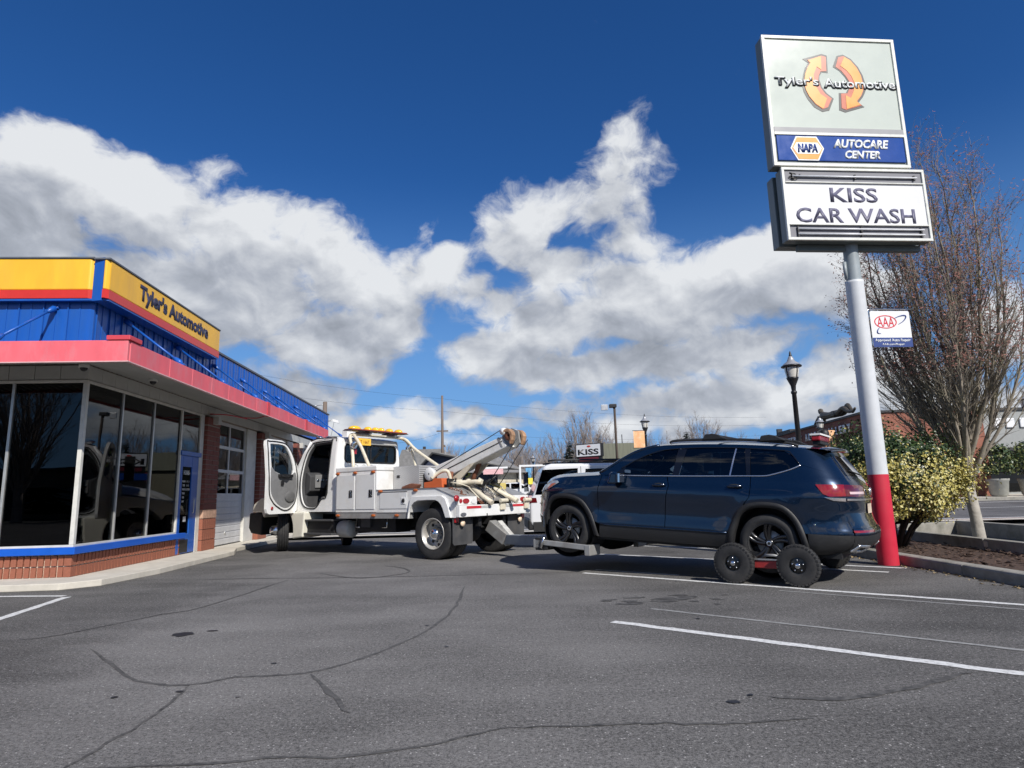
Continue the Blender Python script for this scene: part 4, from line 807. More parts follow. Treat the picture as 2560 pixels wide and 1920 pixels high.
# --- tread-plate bulkhead, reel, orange box
MB().box(.82,1.62,-.72,.72,1.415,1.915).build('bulkhead_box',M_TREAD,tk,bevel=.008)
MB().box(1.42,1.50,.721,.735,1.66,1.72).build('bulkhead_latch',M_BLK,tk)
MB().prism([(1.25,1.416),(.78,1.416),(.72,1.50),(.95,1.53),(1.2,1.47)],.735,.86,'y').build('rusty_chain_pile',M_RUST,tk,bevel=.02)
rl=MB().lathe([(.12,0),(.13,-.09),(.02,-.10),(.02,.0)],(.62,.62,1.72),'y',20).lathe([(.13,-.01),(.145,0),(.13,.015),(.02,.015)],(.62,.62,1.72),'y',20).build('hose_reel',M_TW,tk); MB().tube(cr([(.55,.62,1.62),(.45,.55,1.72),(.30,.5,1.78),(.22,.45,1.74),(.2,.4,1.55)],5),.04,8).build('hydraulic_elbow',M_CREAM,tk)
MB().prism([(.78,1.42),(.24,1.42),(.26,1.62),(.48,1.62),(.55,1.56),(.78,1.54)],.30,.62,'y').build('winch_guard',M_ORANGE,tk,bevel=.01)
MB().tube([(.95,-.5,1.6),(.95,.5,1.6)],.12,14).build('winch_drum',M_RUST,tk)
MB().box(.78,.815,.2,.6,1.42,1.72).build('winch_bracket',M_BRKG,tk); MB().box(.05,.12,.45,.62,1.42,1.60).build('winch_bracket',M_BRKG,tk)
# --- boom
bp_=[(1.05,1.50),(.50,1.50),(.46,1.66),(-1.18,2.215),(-1.02,2.43),(.90,1.89)]
bo_=MB().prism(bp_,-.20,.20,'y').build('boom',mat('boom_paint',(.76,.755,.72),.42,var=.06,vs=4,dirt=(.44,.42,.38),ds=3,damt=.5),tk,bevel=.02)
for s in (1,-1):
    MB().tube([(.86,.205*s,1.70),(-1.05,.205*s,2.335)],.010,5).build('weld_seam',M_BLK,bo_)
    MB().hexa([(-1.03,.20*s,2.22),(-1.07,.20*s,2.215),(-1.07,.21*s,2.215),(-1.03,.21*s,2.22),(-.93,.20*s,2.41),(-.97,.20*s,2.42),(-.97,.21*s,2.42),(-.93,.21*s,2.41)]).build('boom_band',M_STEEL,bo_)
    hd_=MB().prism([(-.98,2.40),(-1.20,2.20),(-1.30,2.30),(-1.26,2.55),(-1.10,2.62)],.10*s-.03,.10*s+.03,'y').build('boom_head',M_STEEL,bo_)
    yy=.20*s
    MB().lathe([(.02,-.03),(.095,-.04),(.105,-.03),(.085,-.012),(.085,.012),(.105,.03),(.095,.04),(.02,.03)],(-1.24,yy,2.44),'y',22).build('sheave',M_RUST,bo_)
    gd=[(-1.06,2.55),(-1.12,2.63),(-1.24,2.67),(-1.36,2.65),(-1.46,2.57),(-1.50,2.46),(-1.47,2.32),(-1.40,2.20),(-1.35,2.22),(-1.39,2.36),(-1.39,2.47),(-1.33,2.55),(-1.22,2.57),(-1.12,2.52),(-1.07,2.48)]
    MB().prism([(-1.21+(x+1.27)*.66,2.43+(z-2.45)*.70) for x,z in gd],yy-.06,yy+.06,'y').build('sheave_guard',mat('worn_cream_rust',(.40,.24,.14),.7,var=.35,vs=8,dirt=(.17,.07,.04),ds=6,damt=.9),bo_,bevel=.015)
    MB().lathe([(.001,-.075*s),(.07,-.07*s),(.08,0),(.07,.075*s),(.001,.085*s)],(-1.10,yy*.9,2.53),'y',16).build('roller',M_TW,bo_)
    MB().tube([(-1.0,yy,2.56),(.95,yy,1.74)],.009,5).tube([(-1.42,yy,2.36),(-.80,yy+.0,1.62),(-.62,yy,1.42)],.009,5).build('winch_cable',M_BLK,bo_)
MB().tube([(.0,.0,1.42),(-.28,0,1.92)],.05,10).tube([(.30,.33,1.42),(.28,.33,1.55),(.24,.33,1.76)],.05,8).build('lift_cylinder',M_RUST,tk)
MB().prism([(.62,1.42),(.25,1.42),(-.35,1.92),(-.20,1.90),(.48,1.52)],-.26,-.22,'y').prism([(.62,1.42),(.25,1.42),(-.35,1.92),(-.20,1.90),(.48,1.52)],.22,.26,'y').build('boom_gusset',M_CREAM,bo_)
# --- gear lying on the rear deck
g=MB().tube([(.20,.45,1.50),(.14,.45,1.50),(.08,.44,1.50),(-.12,.42,1.51),(-.14,.42,1.51),(-.45,.36,1.52),(-.60,.33,1.51)],[.015,.05,.075,.075,.05,.05,.05],10).build('cross_pipe',M_CREAM,tk)
MB().tube([(-.28,.30,1.42),(-.62,.30,1.20),(-.84,.30,1.08)],.055,10).build('recovery_arm',M_CREAM,tk)
MB().tube([(-.05,-.35,1.44),(-.50,-.38,1.30),(-.52,-.38,1.295),(-.95,-.42,1.10)],[.075,.075,.06,.06],10).build('hydraulic_arm',M_CREAM,tk)
MB().tube([(-.30,.60,1.30),(-.62,.60,1.17)],.03,8).build('control_lever',M_CREAM,tk)
MB().tube([(-.3,.0,1.46),(-.45,-.1,1.54),(-.62,-.2,1.66)],[.05,.035,.03],8).sphere((-.3,0,1.48),.08,10,8).sphere((-.42,-.3,1.52),.07,10,8).build('valve_block',M_BLK,tk)
MB().tube([(-.35,.12,1.5),(-.4,.1,1.58)],.06,8).sphere((-.2,.28,1.52),.075,12,8).build('pivot_collar',M_CREAM,tk)
MB().prism([(-.10,1.40),(-.58,1.16),(-.58,1.20),(-.10,1.44)],-.16,.16,'y').build('rear_plate',mat('grimy_grey_plate',(.36,.33,.29),.55,metal=.3,var=.2,vs=6,dirt=(.20,.12,.08),ds=6,damt=.7),tk)
# chains and hoses piled on the deck
rdc=random.Random(9)
def chain(path,r,par,m):
    P_=cr(path,6); L=[]; 
    lk=MB().lathe([(.020+.007*math.cos(a),.007*math.sin(a)) for a in [2*PI*k/6 for k in range(6)]],(0,0,0),'z',10,close=True).mesh('chain_link',m)
    for i,p in enumerate(P_):
        q=P_[min(i+1,len(P_)-1)]; d=Vector(q)-Vector(p); 
        if d.length<1e-6: d=Vector((1,0,0))
        o=inst(lk,'chain_link',par,p,(R(90)*(i%2),0,math.atan2(d.y,d.x)),(1.5,1.0,1.0))
chn=MB().box(-.35,-.15,.46,.60,1.255,1.30).build('chain_tray',M_BRKG,tk)
chain([(-.22,.9,1.40),(-.40,.75,1.33),(-.52,.9,1.27),(-.60,.7,1.22),(-.66,.55,1.16),(-.70,.45,1.08)],.02,chn,M_RUST); chain([(.0,-.2,1.46),(-.2,.05,1.46),(-.35,-.1,1.45),(-.5,.1,1.36),(-.64,-.05,1.25)],.02,chn,M_STEEL)
for k in range(5):
    y=.55-.28*k; MB().tube(cr([(.3,y*.5,1.45),(.0,y+.05,1.52),(-.3,y-.08,1.44),(-.5,y+rdc.uniform(-.1,.1),1.34),(-.68,y+rdc.uniform(-.1,.1),1.18)],5),.014,6).build('hydraulic_hose',M_BLK if k%2 else M_CREAM,tk)
for y in (.75,.52,-.55,-.8): MB().tube([(-.05,y,1.42),(-.05,y,1.58)],.012,6).sphere((-.05,y,1.59),.024,8,6).build('control_lever',M_BLK,tk)
MB().box(-.25,.02,-.98,-.70,1.36,1.50).build('toolbox',mat('toolbox_yellow',(.62,.50,.16),.5),tk,bevel=.01)
# ================================================================ blue SUV (local: x forward from rear axle, y left, z up from tyre bottoms)
M_NAVY=mat('navy_metallic_paint',(.0035,.016,.042),.25,metal=.55,var=.03,vs=200,coat=1.0)
M_TRIM=mat('black_cladding',(.017,.017,.018),.55,var=.15,vs=30,bump=.1,bs=200); M_GLOSS=mat('gloss_black',(.006,.006,.007),.12,var=.1,coat=.6)
M_DGL=glass('tinted_glass',(.035,.04,.045),0,1.5,1.4); M_FGL=glass('clear_green_glass',(.72,.80,.77),0,1.5,1.0); M_SEAT=mat('dark_upholstery',(.018,.018,.02),.7,var=.2)
M_TAIL=mat('tail_lamp_red',(.24,.006,.010),.12,var=.25,vs=14,coat=.9); M_TAILD=mat('tail_lamp_dark_red',(.10,.004,.006),.1,var=.2,coat=.9); M_BRIGHT=mat('bright_trim',(.75,.75,.76),.18,metal=.9,var=.03)
M_HL=mat('headlamp_lens',(.35,.37,.38),.1,var=.3,vs=20,coat=.8); M_HLA=mat('headlamp_amber',(.55,.14,.03),.15,coat=.8)
suv=thing('suv','dark blue SUV with roof rails, towed nose-first with its rear wheels on a dolly','car',(3.892,9.479,.132))
suv.rotation_euler=(Matrix.Rotation(R(144),4,'Z')@Matrix.Rotation(R(-3.1),4,'Y')).to_euler()
WT=[(.20,.90),(.30,.945),(.42,.972),(.52,.978),(.66,.966),(.80,.972),(.93,.985),(1.00,.988),(1.06,.978),(1.13,.955),(1.22,.930),(1.29,.905),(1.45,.845),(1.60,.775),(1.68,.730),(1.75,.68)]
XF=[(.20,3.75),(.30,3.86),(.42,3.96),(.60,3.99),(.80,3.98),(.95,3.94),(1.05,3.88),(1.12,3.80),(1.2,3.7),(1.3,3.6)]
XR=[(.20,-.78),(.28,-.92),(.36,-1.08),(.46,-1.155),(.56,-1.165),(.63,-1.14),(.72,-1.10),(.85,-1.075),(1.0,-1.08),(1.12,-1.07),(1.20,-1.035),(1.28,-.985),(1.45,-.87),(1.60,-.77),(1.66,-.74),(1.75,-.70)]
WTab=[cub(WT,i*.005) for i in range(0,400)]; XFt=[cub(XF,i*.005) for i in range(400)]; XRt=[cub(XR,i*.005) for i in range(400)]
def tabv(T,z):
    k=max(0,min(398.999,z/.005)); i=int(k); return T[i]+(T[i+1]-T[i])*(k-i)
AF,NF=1.05,2.7; AR,NR=.85,3.4
def flare(x,z):
    f=0
    for cx in (0,3.1):
        d=math.hypot(x-cx,z-.38); f+=.018*math.exp(-((d-.56)/.12)**2) if z<1.05 else 0
    return f
def Wd(x,z):
    w=tabv(WTab,z); xf=tabv(XFt,z); xr=tabv(XRt,z); af=AF; ar=AR
    if z>1.15: af=AF
    if x>xf-af and z<1.3: t=min(.9995,(x-(xf-af))/af); w*=(1-t**NF)**(1/NF)
    elif x<xr+ar: t=min(.9995,((xr+ar)-x)/ar); w*=(1-t**NR)**(1/NR)
    return w
def crease(x,z):  # recess under the shoulder line and swell above the sill
    return -.008*math.exp(-((z-.70)/.12)**2)*(1 if .4<x<2.6 else .4)
def SL(x,z): return (x,Wd(x,z)+flare(x,z)*(1 if -.9<x<3.75 else 0)+crease(x,z),z)
def SRt(x,z): p=SL(x,z); return (p[0],-p[1],p[2])
def both(name,outer,m,par=None,holes=(),cell=.07,off=0.0,right=True,name2=None):
    l=panel(name,outer,SL,m,par or suv,holes,cell,off,0,lambda p:Vector((0,1,0)))
    r=panel(name,outer,SRt,m,par or suv,holes,cell,off,0,lambda p:Vector((0,-1,0))) if right else None
    return l,r
K=.5**(1/NR); KF=.5**(1/NF)
def xc(z): xr=tabv(XRt,z); return xr+AR-AR*K     # seam between side sheet and tail sheet
def xcf(z): xf=tabv(XFt,z); return xf-AF+AF*KF
HOOD=[(2.40,1.285),(2.55,1.272),(2.69,1.262),(2.95,1.247),(3.23,1.228),(3.465,1.198),(3.63,1.150),(3.76,1.085),(3.85,1.0)]
def hz(x): return cub(HOOD,x)
ARCHF=[(2.53,.30),(2.598,.523),(2.688,.69),(2.817,.843),(2.986,.917),(3.178,.935),(3.373,.903),(3.501,.80),(3.575,.62),(3.60,.42)]
ARCHR=[(.531,.30),(.511,.51),(.418,.744),(.30,.864),(.144,.915),(-.049,.921),(-.208,.886),(-.335,.783),(-.431,.627),(-.498,.418),(-.512,.30)]
af=cr(ARCHF,3); ar=cr(ARCHR,3); g=.004
zz=lambda a,b,n:[a+(b-a)*i/n for i in range(n+1)]
# front fender
ft=[(x,hz(x)-.03) for x in zz(2.50,3.66,14)]
fend=ft+[(xcf(z),z) for z in zz(1.08,.46,10)]+[(3.60,.46)]+[p for p in reversed(af) if p[1]>.47 and p[0]<3.60]+[(2.545-.02,.50),(2.545,.75),(2.548,1.03),(2.52,1.16)]
both('front_fender',fend,M_NAVY)
dl=[(2.54-g,.50),(2.54-g,.75),(2.543-g,1.03),(2.515-g,1.16),(2.49,1.245)]
fdoor=[(1.445,.50)]+dl+[(x,1.237+.0) for x in zz(2.44,1.42,8)]+[(1.385,1.10),(1.418,.95),(1.44,.75)]
both('front_door',fdoor,M_NAVY)
rdoor=[(1.435,.50),(1.43,.75),(1.408,.95),(1.375,1.10),(1.405,1.237)]+[(x,1.24+.012*(1.4-x)) for x in zz(1.3,.214,8)]+[(.213,1.10),(.225,.98),(.30,.885)]+[p for p in reversed(ar) if p[0]>.30 and p[1]>.51]+[(.52,.50)]
both('rear_door',rdoor,M_NAVY)
quart=[(.205,1.262),(.205,1.10),(.215,.985),(.285,.885)]+[p for p in ar if p[0]<.285 and p[1]>.545]+[(-.47,.545)]+[(xc(z),z) for z in zz(.545,1.27,12)]+[(xc(1.3)+.0,1.30),(-.45,1.415),(-.30,1.355),(-.05,1.285),(.05,1.262)]
both('rear_quarter',quart,M_NAVY)
# upper structure with the window opening
DLO=[(2.30,1.245),(2.165,1.345),(1.975,1.457),(1.756,1.562),(1.51,1.632),(1.303,1.652),(1.01,1.662),(.4,1.652),(-.20,1.612),(-.30,1.555),(-.40,1.425),(-.27,1.362),(-.04,1.296),(.05,1.277),(.25,1.272),(1.3,1.25)]
ROOF=[(2.56,1.262),(2.37,1.375),(2.19,1.492),(2.02,1.590),(1.85,1.655),(1.68,1.692),(1.5,1.711),(1.0,1.720),(.5,1.710),(0,1.685),(-.4,1.652),(-.70,1.622)]
ROOF2=sorted(ROOF)
def rz_(x): return cub(ROOF2,x)
up=[(2.50,1.246)]+[(x,rz_(x)) for x in zz(2.55,-.50,40)]+[(xc(z),z) for z in zz(1.62,1.30,8)]+[(-.45,1.418),(-.30,1.36),(-.05,1.29),(.05,1.268),(.25,1.262),(1.3,1.243)]
both('side_frame',up,M_NAVY,None,[cr(DLO,1,True)],.07)
def clipz(poly): return poly
# windows and dark pillars inside the opening
both('pillar_trim',[(1.34,1.252),(1.24,1.252),(1.165,1.652),(1.30,1.650)],M_GLOSS,off=-.004); both('pillar_trim',[(.27,1.275),(.215,1.275),(.245,1.64),(.325,1.648)],M_GLOSS,off=-.004)
both('pillar_trim',[(2.30,1.247),(2.14,1.25),(2.10,1.388),(2.165,1.345)],M_GLOSS,off=-.004); both('pillar_trim',[(.505,1.272),(.485,1.272),(.435,1.652),(.455,1.652)],M_BRIGHT,off=-.002)
both('front_window',[(2.135,1.252),(1.345,1.256),(1.305,1.646),(1.51,1.627),(1.756,1.557),(1.975,1.452),(2.095,1.388)],M_FGL,off=-.008)
both('rear_window',[(1.235,1.256),(.505,1.268),(.455,1.650),(1.01,1.658),(1.162,1.652)],M_DGL,off=-.008)
both('vent_window',[(.485,1.272),(.275,1.278),(.33,1.646),(.435,1.650)],M_DGL,off=-.008)
both('quarter_window',[(.21,1.278),(.05,1.282),(-.04,1.301),(-.27,1.367),(-.392,1.427),(-.30,1.550),(-.20,1.607),(.24,1.636)],M_DGL,off=-.008)
for s,F in ((1,SL),(-1,SRt)):
    ln=[(2.22,1.243),(1.6,1.245),(1.0,1.252),(.25,1.266),(.05,1.27),(-.05,1.285),(-.28,1.355),(-.42,1.42)]
    MB().tube([Vector(F(x,z))+Vector((0,.004*s,0)) for x,z in cr(ln,4)],.0095,6).build('window_moulding',M_BRIGHT,suv)
    tp=[(2.18,1.35),(1.985,1.462),(1.756,1.568),(1.51,1.638),(1.0,1.667),(.4,1.658),(-.19,1.62),(-.30,1.565),(-.40,1.44)]
    MB().tube([Vector(F(x,z)) for x,z in cr(tp,4)],.008,6).build('window_seal',M_GLOSS,suv)
# lower cladding, sills, arches
sill=[(2.52,.29),(.54,.29),(.515,.49),(1.4,.485),(2.50,.492)]
both('sill_cladding',sill,M_TRIM,off=.004); 
for s,F in ((1,SL),(-1,SRt)):
    MB().tube([Vector(F(x,.487))+Vector((0,.004*s,0)) for x in zz(2.5,.53,12)],.014,6).build('sill_crease',M_NAVY,suv)
    for A_ in (ARCHF,ARCHR):
        cxx=3.1 if A_ is ARCHF else 0.0
        c=cr(A_,4); rows=[]
        for x,z in c:
            d=Vector((x-cxx,z-.38)); L=d.length; d/=L; a=Vector((cxx,.38))+d*(L+.004); b=Vector((cxx,.38))+d*(L-.075)
            pa=Vector(F(a.x,a.y)); pb=Vector(F(b.x,b.y)); o=Vector((0,s,0))
            rows.append([tuple(pa+o*.002),tuple(pa+o*.016),tuple(pb+o*.016),tuple(pb-o*.10)])
        MB().grid(rows).build('wheel_arch_trim',M_TRIM,suv)
bl=[(-.50,.545),(-.515,.30),(-.60,.285)]+[(xc(z),z) for z in zz(.30,.54,5)]
both('rear_bumper_side',bl,M_TRIM,off=.002)
fbl=[(3.61,.455),(3.60,.33)]+[(xcf(z),z) for z in zz(.30,.455,4)]
both('front_bumper_side',fbl,M_TRIM,off=.0)
# tail sheets: X as a function of (y,z)
def TB(y,z):
    w=tabv(WTab,z); xr=tabv(XRt,z); t=min(.9999,abs(y)/w); return (xr+AR-AR*(1-t**NR)**(1/NR),y,z)
def FB(y,z):
    w=tabv(WTab,z); xf=tabv(XFt,z); t=min(.9999,abs(y)/w); return (xf-AF+AF*(1-t**NF)**(1/NF),y,z)
def yc(z): return tabv(WTab,z)*K
def ycf(z): return tabv(WTab,z)*KF
bk_=lambda p:Vector((-1,0,0)); fw_=lambda p:Vector((1,0,0))
def band(z0,z1,n=6,f=yc): return [(f(z),z) for z in zz(z0,z1,n)]+[(-f(z),z) for z in zz(z1,z0,n)]
panel('tailgate',band(.63,1.255),TB,M_NAVY,suv,(),.08,0,0,bk_); panel('rear_bumper_upper',band(.545,.625),TB,M_NAVY,suv,(),.08,.012,0,bk_)
panel('rear_bumper',band(.30,.54),TB,M_TRIM,suv,(),.08,.006,0,bk_)
panel('rear_glass',[(.60,1.29),(.57,1.44),(.52,1.575),(-.52,1.575),(-.57,1.44),(-.60,1.29)],TB,M_DGL,suv,(),.08,.004,0,bk_)
panel('tailgate_frame',band(1.256,1.63),TB,M_NAVY,suv,[[(.585,1.30),(.555,1.44),(.505,1.57),(-.505,1.57),(-.555,1.44),(-.585,1.30)]],.08,0,0,bk_)
panel('rear_valance',[(.5,.30),(.5,.36),(-.5,.36),(-.5,.30)],TB,M_GLOSS,suv,(),.1,.01,0,bk_)
for s in (1,-1):
    lam=[(.30*s,1.04),(.30*s,1.165),(.70*s,1.17),(.805*s,1.172),(.80*s,1.03),(.6*s,1.02)]
    panel('tail_lamp_inner',lam,TB,M_TAILD,suv,(),.05,.010,0,bk_); panel('tail_lamp_reflector',[(.36*s,1.06),(.36*s,1.09),(.74*s,1.085),(.74*s,1.055)],TB,mat('clear_lens',(.7,.5,.5),.15,coat=.6),suv,(),.05,.013,0,bk_)
    F=SL if s>0 else SRt
    panel('tail_lamp',[(-.60,1.168),(-.69,1.05),(-.76,1.02),(xc(1.04)-.004,1.03),(xc(1.17)-.004,1.172)],F,M_TAIL,suv,(),.05,.012,0,lambda p:Vector((0,s,0)))
    panel('lamp_chrome',[(-.70,1.012),(-.80,.972),(xc(.98),.965),(xc(1.0),1.005)],F,M_BRIGHT,suv,(),.05,.012,0,lambda p:Vector((0,s,0)))
    panel('bumper_reflector',[(.30*s,.575),(.30*s,.60),(.80*s,.60),(.80*s,.575)],TB,M_TAIL,suv,(),.06,.016,0,bk_)
    panel('exhaust_trim',[(.42*s,.33),(.40*s,.41),(.72*s,.43),(.76*s,.35)],TB,M_BRIGHT,suv,[[(.47*s,.345),(.46*s,.39),(.68*s,.405),(.70*s,.36)]],.06,.022,.03,bk_)
panel('chrome_strip',[(.79,.975),(.79,1.0),(-.79,1.0),(-.79,.975)],TB,M_BRIGHT,suv,(),.06,.014,0,bk_)
pl=panel('number_plate',[(.17,.80),(.17,.93),(-.17,.93),(-.17,.80)],TB,mat('plate_cream',(.62,.52,.40),.5,var=.15),suv,(),.3,.012,0,bk_)
MB().lathe([(.001,-.02),(.05,-.018),(.055,0)],(-1.10,0,1.09),'x',16).build('round_badge',M_BRIGHT,suv)
MB().tube([(-.93,.45,1.36),(-1.0,.0,1.305)],.010,6).build('rear_wiper',M_BLK,suv)
MB().lathe([(.001,.006),(.011,.005),(.012,0)],tuple(Vector(SL(-.58,.66))),'y',10).build('parking_sensor',M_BRIGHT,suv)
# roof, spoiler, windscreen, hood
def loft(name,st,m,n=12,sm=True):
    rows=[]
    for (x,y,z,dx,dz) in st: rows.append([(x+dx*(1-t*t),y*t,z+dz*(1-abs(t)**2.6)) for t in [math.sin(PI/2*(-1+2*k/n)) for k in range(n+1)]])
    return MB().grid(rows).build(name,m,suv)
loft('roof',[(x,Wd(x,rz_(x)),rz_(x),.10 if x>1.5 else (-.04 if x<-.3 else 0),.058) for x in zz(1.72,-.52,16)],M_NAVY)
loft('rear_spoiler',[(-.46,.70,rz_(-.46)+.005,-.04,.055),(-.62,.69,1.640,-.06,.048),(-.76,.66,1.615,-.08,.042),(-.765,.64,1.59,-.08,.03),(-.62,.64,1.57,-.06,.02)],M_NAVY)
ws=[(x,Wd(x,rz_(x))-.03,rz_(x)+.004,lerp([(1.7,.10),(2.5,.34)],x),.03) for x in zz(2.47,1.72,10)]
loft('windscreen',ws,M_FGL)
for s in (1,-1): MB().tube([(x,(Wd(x,rz_(x))-.012)*s,rz_(x)+.002) for x in zz(2.52,1.62,10)],.026,8).build('screen_pillar',M_NAVY,suv)
loft('cowl',[(2.44,.88,1.262,.42,-.01),(2.56,.90,1.25,.40,0.0)],M_TRIM)
loft('hood',[(x,(Wd(x,hz(x)-.03)),hz(x)-.03,lerp([(2.5,.36),(3.7,.24)],x),.062) for x in zz(2.52,3.64,14)],M_NAVY)
# nose
panel('nose_panel',band(.46,.62,4,ycf),FB,M_NAVY,suv,(),.08,0,0,fw_); panel('grille',band(.622,1.06,6,ycf),FB,M_GLOSS,suv,(),.08,0,0,fw_); panel('front_valance',band(.28,.458,4,ycf),FB,M_TRIM,suv,(),.08,0,0,fw_)
loft('hood_lip',[(3.62,Wd(3.62,hz(3.62)-.03),hz(3.62)-.03,.24,.062),(3.66,.70,1.09,.27,.03),(3.66,.70,1.05,.28,.0)],M_NAVY)
for k in range(3): panel('grille_bar',[(.62,.72+.11*k),(.62,.745+.11*k),(-.62,.745+.11*k),(-.62,.72+.11*k)],FB,M_BRIGHT,suv,(),.1,.015,0,fw_)
for s in (1,-1):
    F=SL if s>0 else SRt
    panel('headlamp',[(3.30,1.105),(3.36,1.135),(3.54,1.12),(xcf(1.06),1.07),(xcf(.95),.95),(3.50,1.0)],F,M_HL,suv,(),.05,.010,0,lambda p:Vector((0,s,0)))
    panel('side_marker_lamp',[(3.36,1.09),(3.47,1.08),(3.56,1.0),(3.50,.995)],F,M_HLA,suv,(),.05,.015,0,lambda p:Vector((0,s,0)))
    panel('headlamp_front',[(.55*s,.95),(.55*s,1.04),(ycf(1.06)*s,1.07),(ycf(.95)*s,.95)],FB,M_HL,suv,(),.05,.010,0,fw_)
    MB().box(3.60,3.64,min(.80*s,.86*s),max(.80*s,.86*s),.36,.62).build('bumper_bracket',M_STEEL,suv)
    # mirrors
    b=MB().hexa([(2.20,.90*s,1.20),(2.34,.90*s,1.20),(2.30,1.16*s,1.10),(2.12,1.16*s,1.10),(2.20,.90*s,1.30),(2.30,.90*s,1.30),(2.24,1.16*s,1.29),(2.11,1.16*s,1.29)]).build('door_mirror',M_NAVY,suv,bevel=.035,seg=3)
    MB().box(2.18,2.34,min(.88*s,1.0*s),max(.88*s,1.0*s),1.235,1.275).build('mirror_stalk',M_GLOSS,b,bevel=.01); MB().box(2.085,2.115,min(.98*s,1.14*s),max(.98*s,1.14*s),1.14,1.27).build('mirror_glass',M_CHR,b)
    # handles
    for x,z in ((1.53,1.105),(.42,1.115)):
        p=Vector(F(x,z)); h=MB().tube([p+Vector((.10,.0,0)),p+Vector((.08,.03*s,.004)),p+Vector((-.08,.032*s,.008)),p+Vector((-.10,.0,.008))],[.012,.016,.016,.010],8).build('door_handle',M_NAVY,suv); MB().tube([p+Vector((-.05,.045*s,.014)),p+Vector((-.10,.040*s,.014))],.006,6).build('handle_trim',M_BRIGHT,h)
        MB().sphere(tuple(p),.07,12,8,(1.3,.10,.55)).build('handle_recess',M_TRIM,h)
    # roof rails and feet
    rl=[(1.45,.70,rz_(1.45)+.035),(1.30,.70,rz_(1.3)+.062),(.5,.69,rz_(.5)+.072),(-.15,.67,rz_(-.15)+.062),(-.36,.655,rz_(-.36)+.03)]
    r_=MB().tube([(a,b*s,c) for a,b,c in cr(rl,5)],.021,8).build('roof_rail',M_TRIM,suv)
    MB().tube([(a,(b+.012)*s,c-.028) for a,b,c in cr(rl,5)][2:-2],.012,6).build('rail_trim',M_BRIGHT,r_)
for x in (.82,.02):
    cbp=[(x,-.70,rz_(x)+.115),(x,-.55,rz_(x)+.135),(x,.55,rz_(x)+.135),(x,.70,rz_(x)+.115)]
    cbx=MB().tube(cbp,.022,8).build('cross_bar',M_TRIM,suv)
    for s in (1,-1): MB().prism([(x+.12,rz_(x)+.06),(x+.09,rz_(x)+.14),(x-.02,rz_(x)+.155),(x-.10,rz_(x)+.14),(x-.24,rz_(x)+.07)],min(.655*s,.73*s),max(.655*s,.73*s),'y').build('bar_foot',M_TRIM,cbx,bevel=.012)
# inner shell, floor, wells, seats
MB().box(-.85,3.5,-.80,.80,.24,.32).build('underbody',M_BRKG,suv)
inner=[(3.5,.32),(-.85,.32),(-.95,.62),(-.92,1.0),(-.80,1.15),(2.5,1.15),(3.45,1.05)]
for s in (1,-1): MB().prism([(2.42,.32),(.62,.32),(.62,1.18),(2.45,1.18)],min(.86*s,.90*s),max(.86*s,.90*s),'y').build('inner_door',M_BRKG,suv)
MB().box(.62,2.42,-.86,.86,.32,.42).box(-.9,.6,-.55,.55,.32,.90).box(-.9,-.55,-.80,.80,.5,.95).box(2.60,3.55,-.55,.55,.32,1.05).build('floor_pan',M_BRKG,suv)
MB().prism([(2.2,.8),(2.45,.8),(2.62,1.2),(2.30,1.22),(2.12,1.1)],-.84,.84,'y').build('dashboard',M_SEAT,suv,bevel=.03)
sw=MB(); c=Vector((1.98,.40,1.12)); ax=Vector((-.9,0,.43)).normalized(); u=Vector((0,1,0)); v=ax.cross(u); sw.tube([c+(u*math.cos(2*PI*k/20)+v*math.sin(2*PI*k/20))*.18 for k in range(21)],.015,6).tube([c-u*.18,c+u*.18],.02,6).tube([c,c-ax*.3],.03,6).build('steering_wheel',M_BLK,suv)
def cseat(x,y,w):
    b=MB().hexa([(x-.14,y-w/2,.65),(x+.02,y-w/2,.65),(x+.02,y+w/2,.65),(x-.14,y+w/2,.65),(x-.34,y-w/2+.05,1.30),(x-.22,y-w/2+.05,1.30),(x-.22,y+w/2-.05,1.30),(x-.34,y+w/2-.05,1.30)]).build('seat_back',M_SEAT,suv,bevel=.05,seg=3)
    MB().box(x-.37,x-.25,y-.13,y+.13,1.34,1.52).build('headrest',M_SEAT,b,bevel=.04,seg=3); MB().box(x-.1,x+.42,y-w/2,y+w/2,.50,.68).build('seat_cushion',M_SEAT,b,bevel=.05,seg=3)
for y in (.40,-.40): cseat(1.55,y,.5); cseat(.72,y,.55)
cseat(-.15,.38,.5); cseat(-.15,-.38,.5)
MB().box(2.14,2.17,-.10,.10,1.52,1.58).build('rear_view_mirror',M_BLK,suv)
for s in (1,-1):
    for cx in (0,3.1):
        MB().lathe([(.47,.93*s),(.47,.50*s),(.05,.50*s)],(cx,0,.40),'y',28).build('wheel_well',M_BRKG,suv)
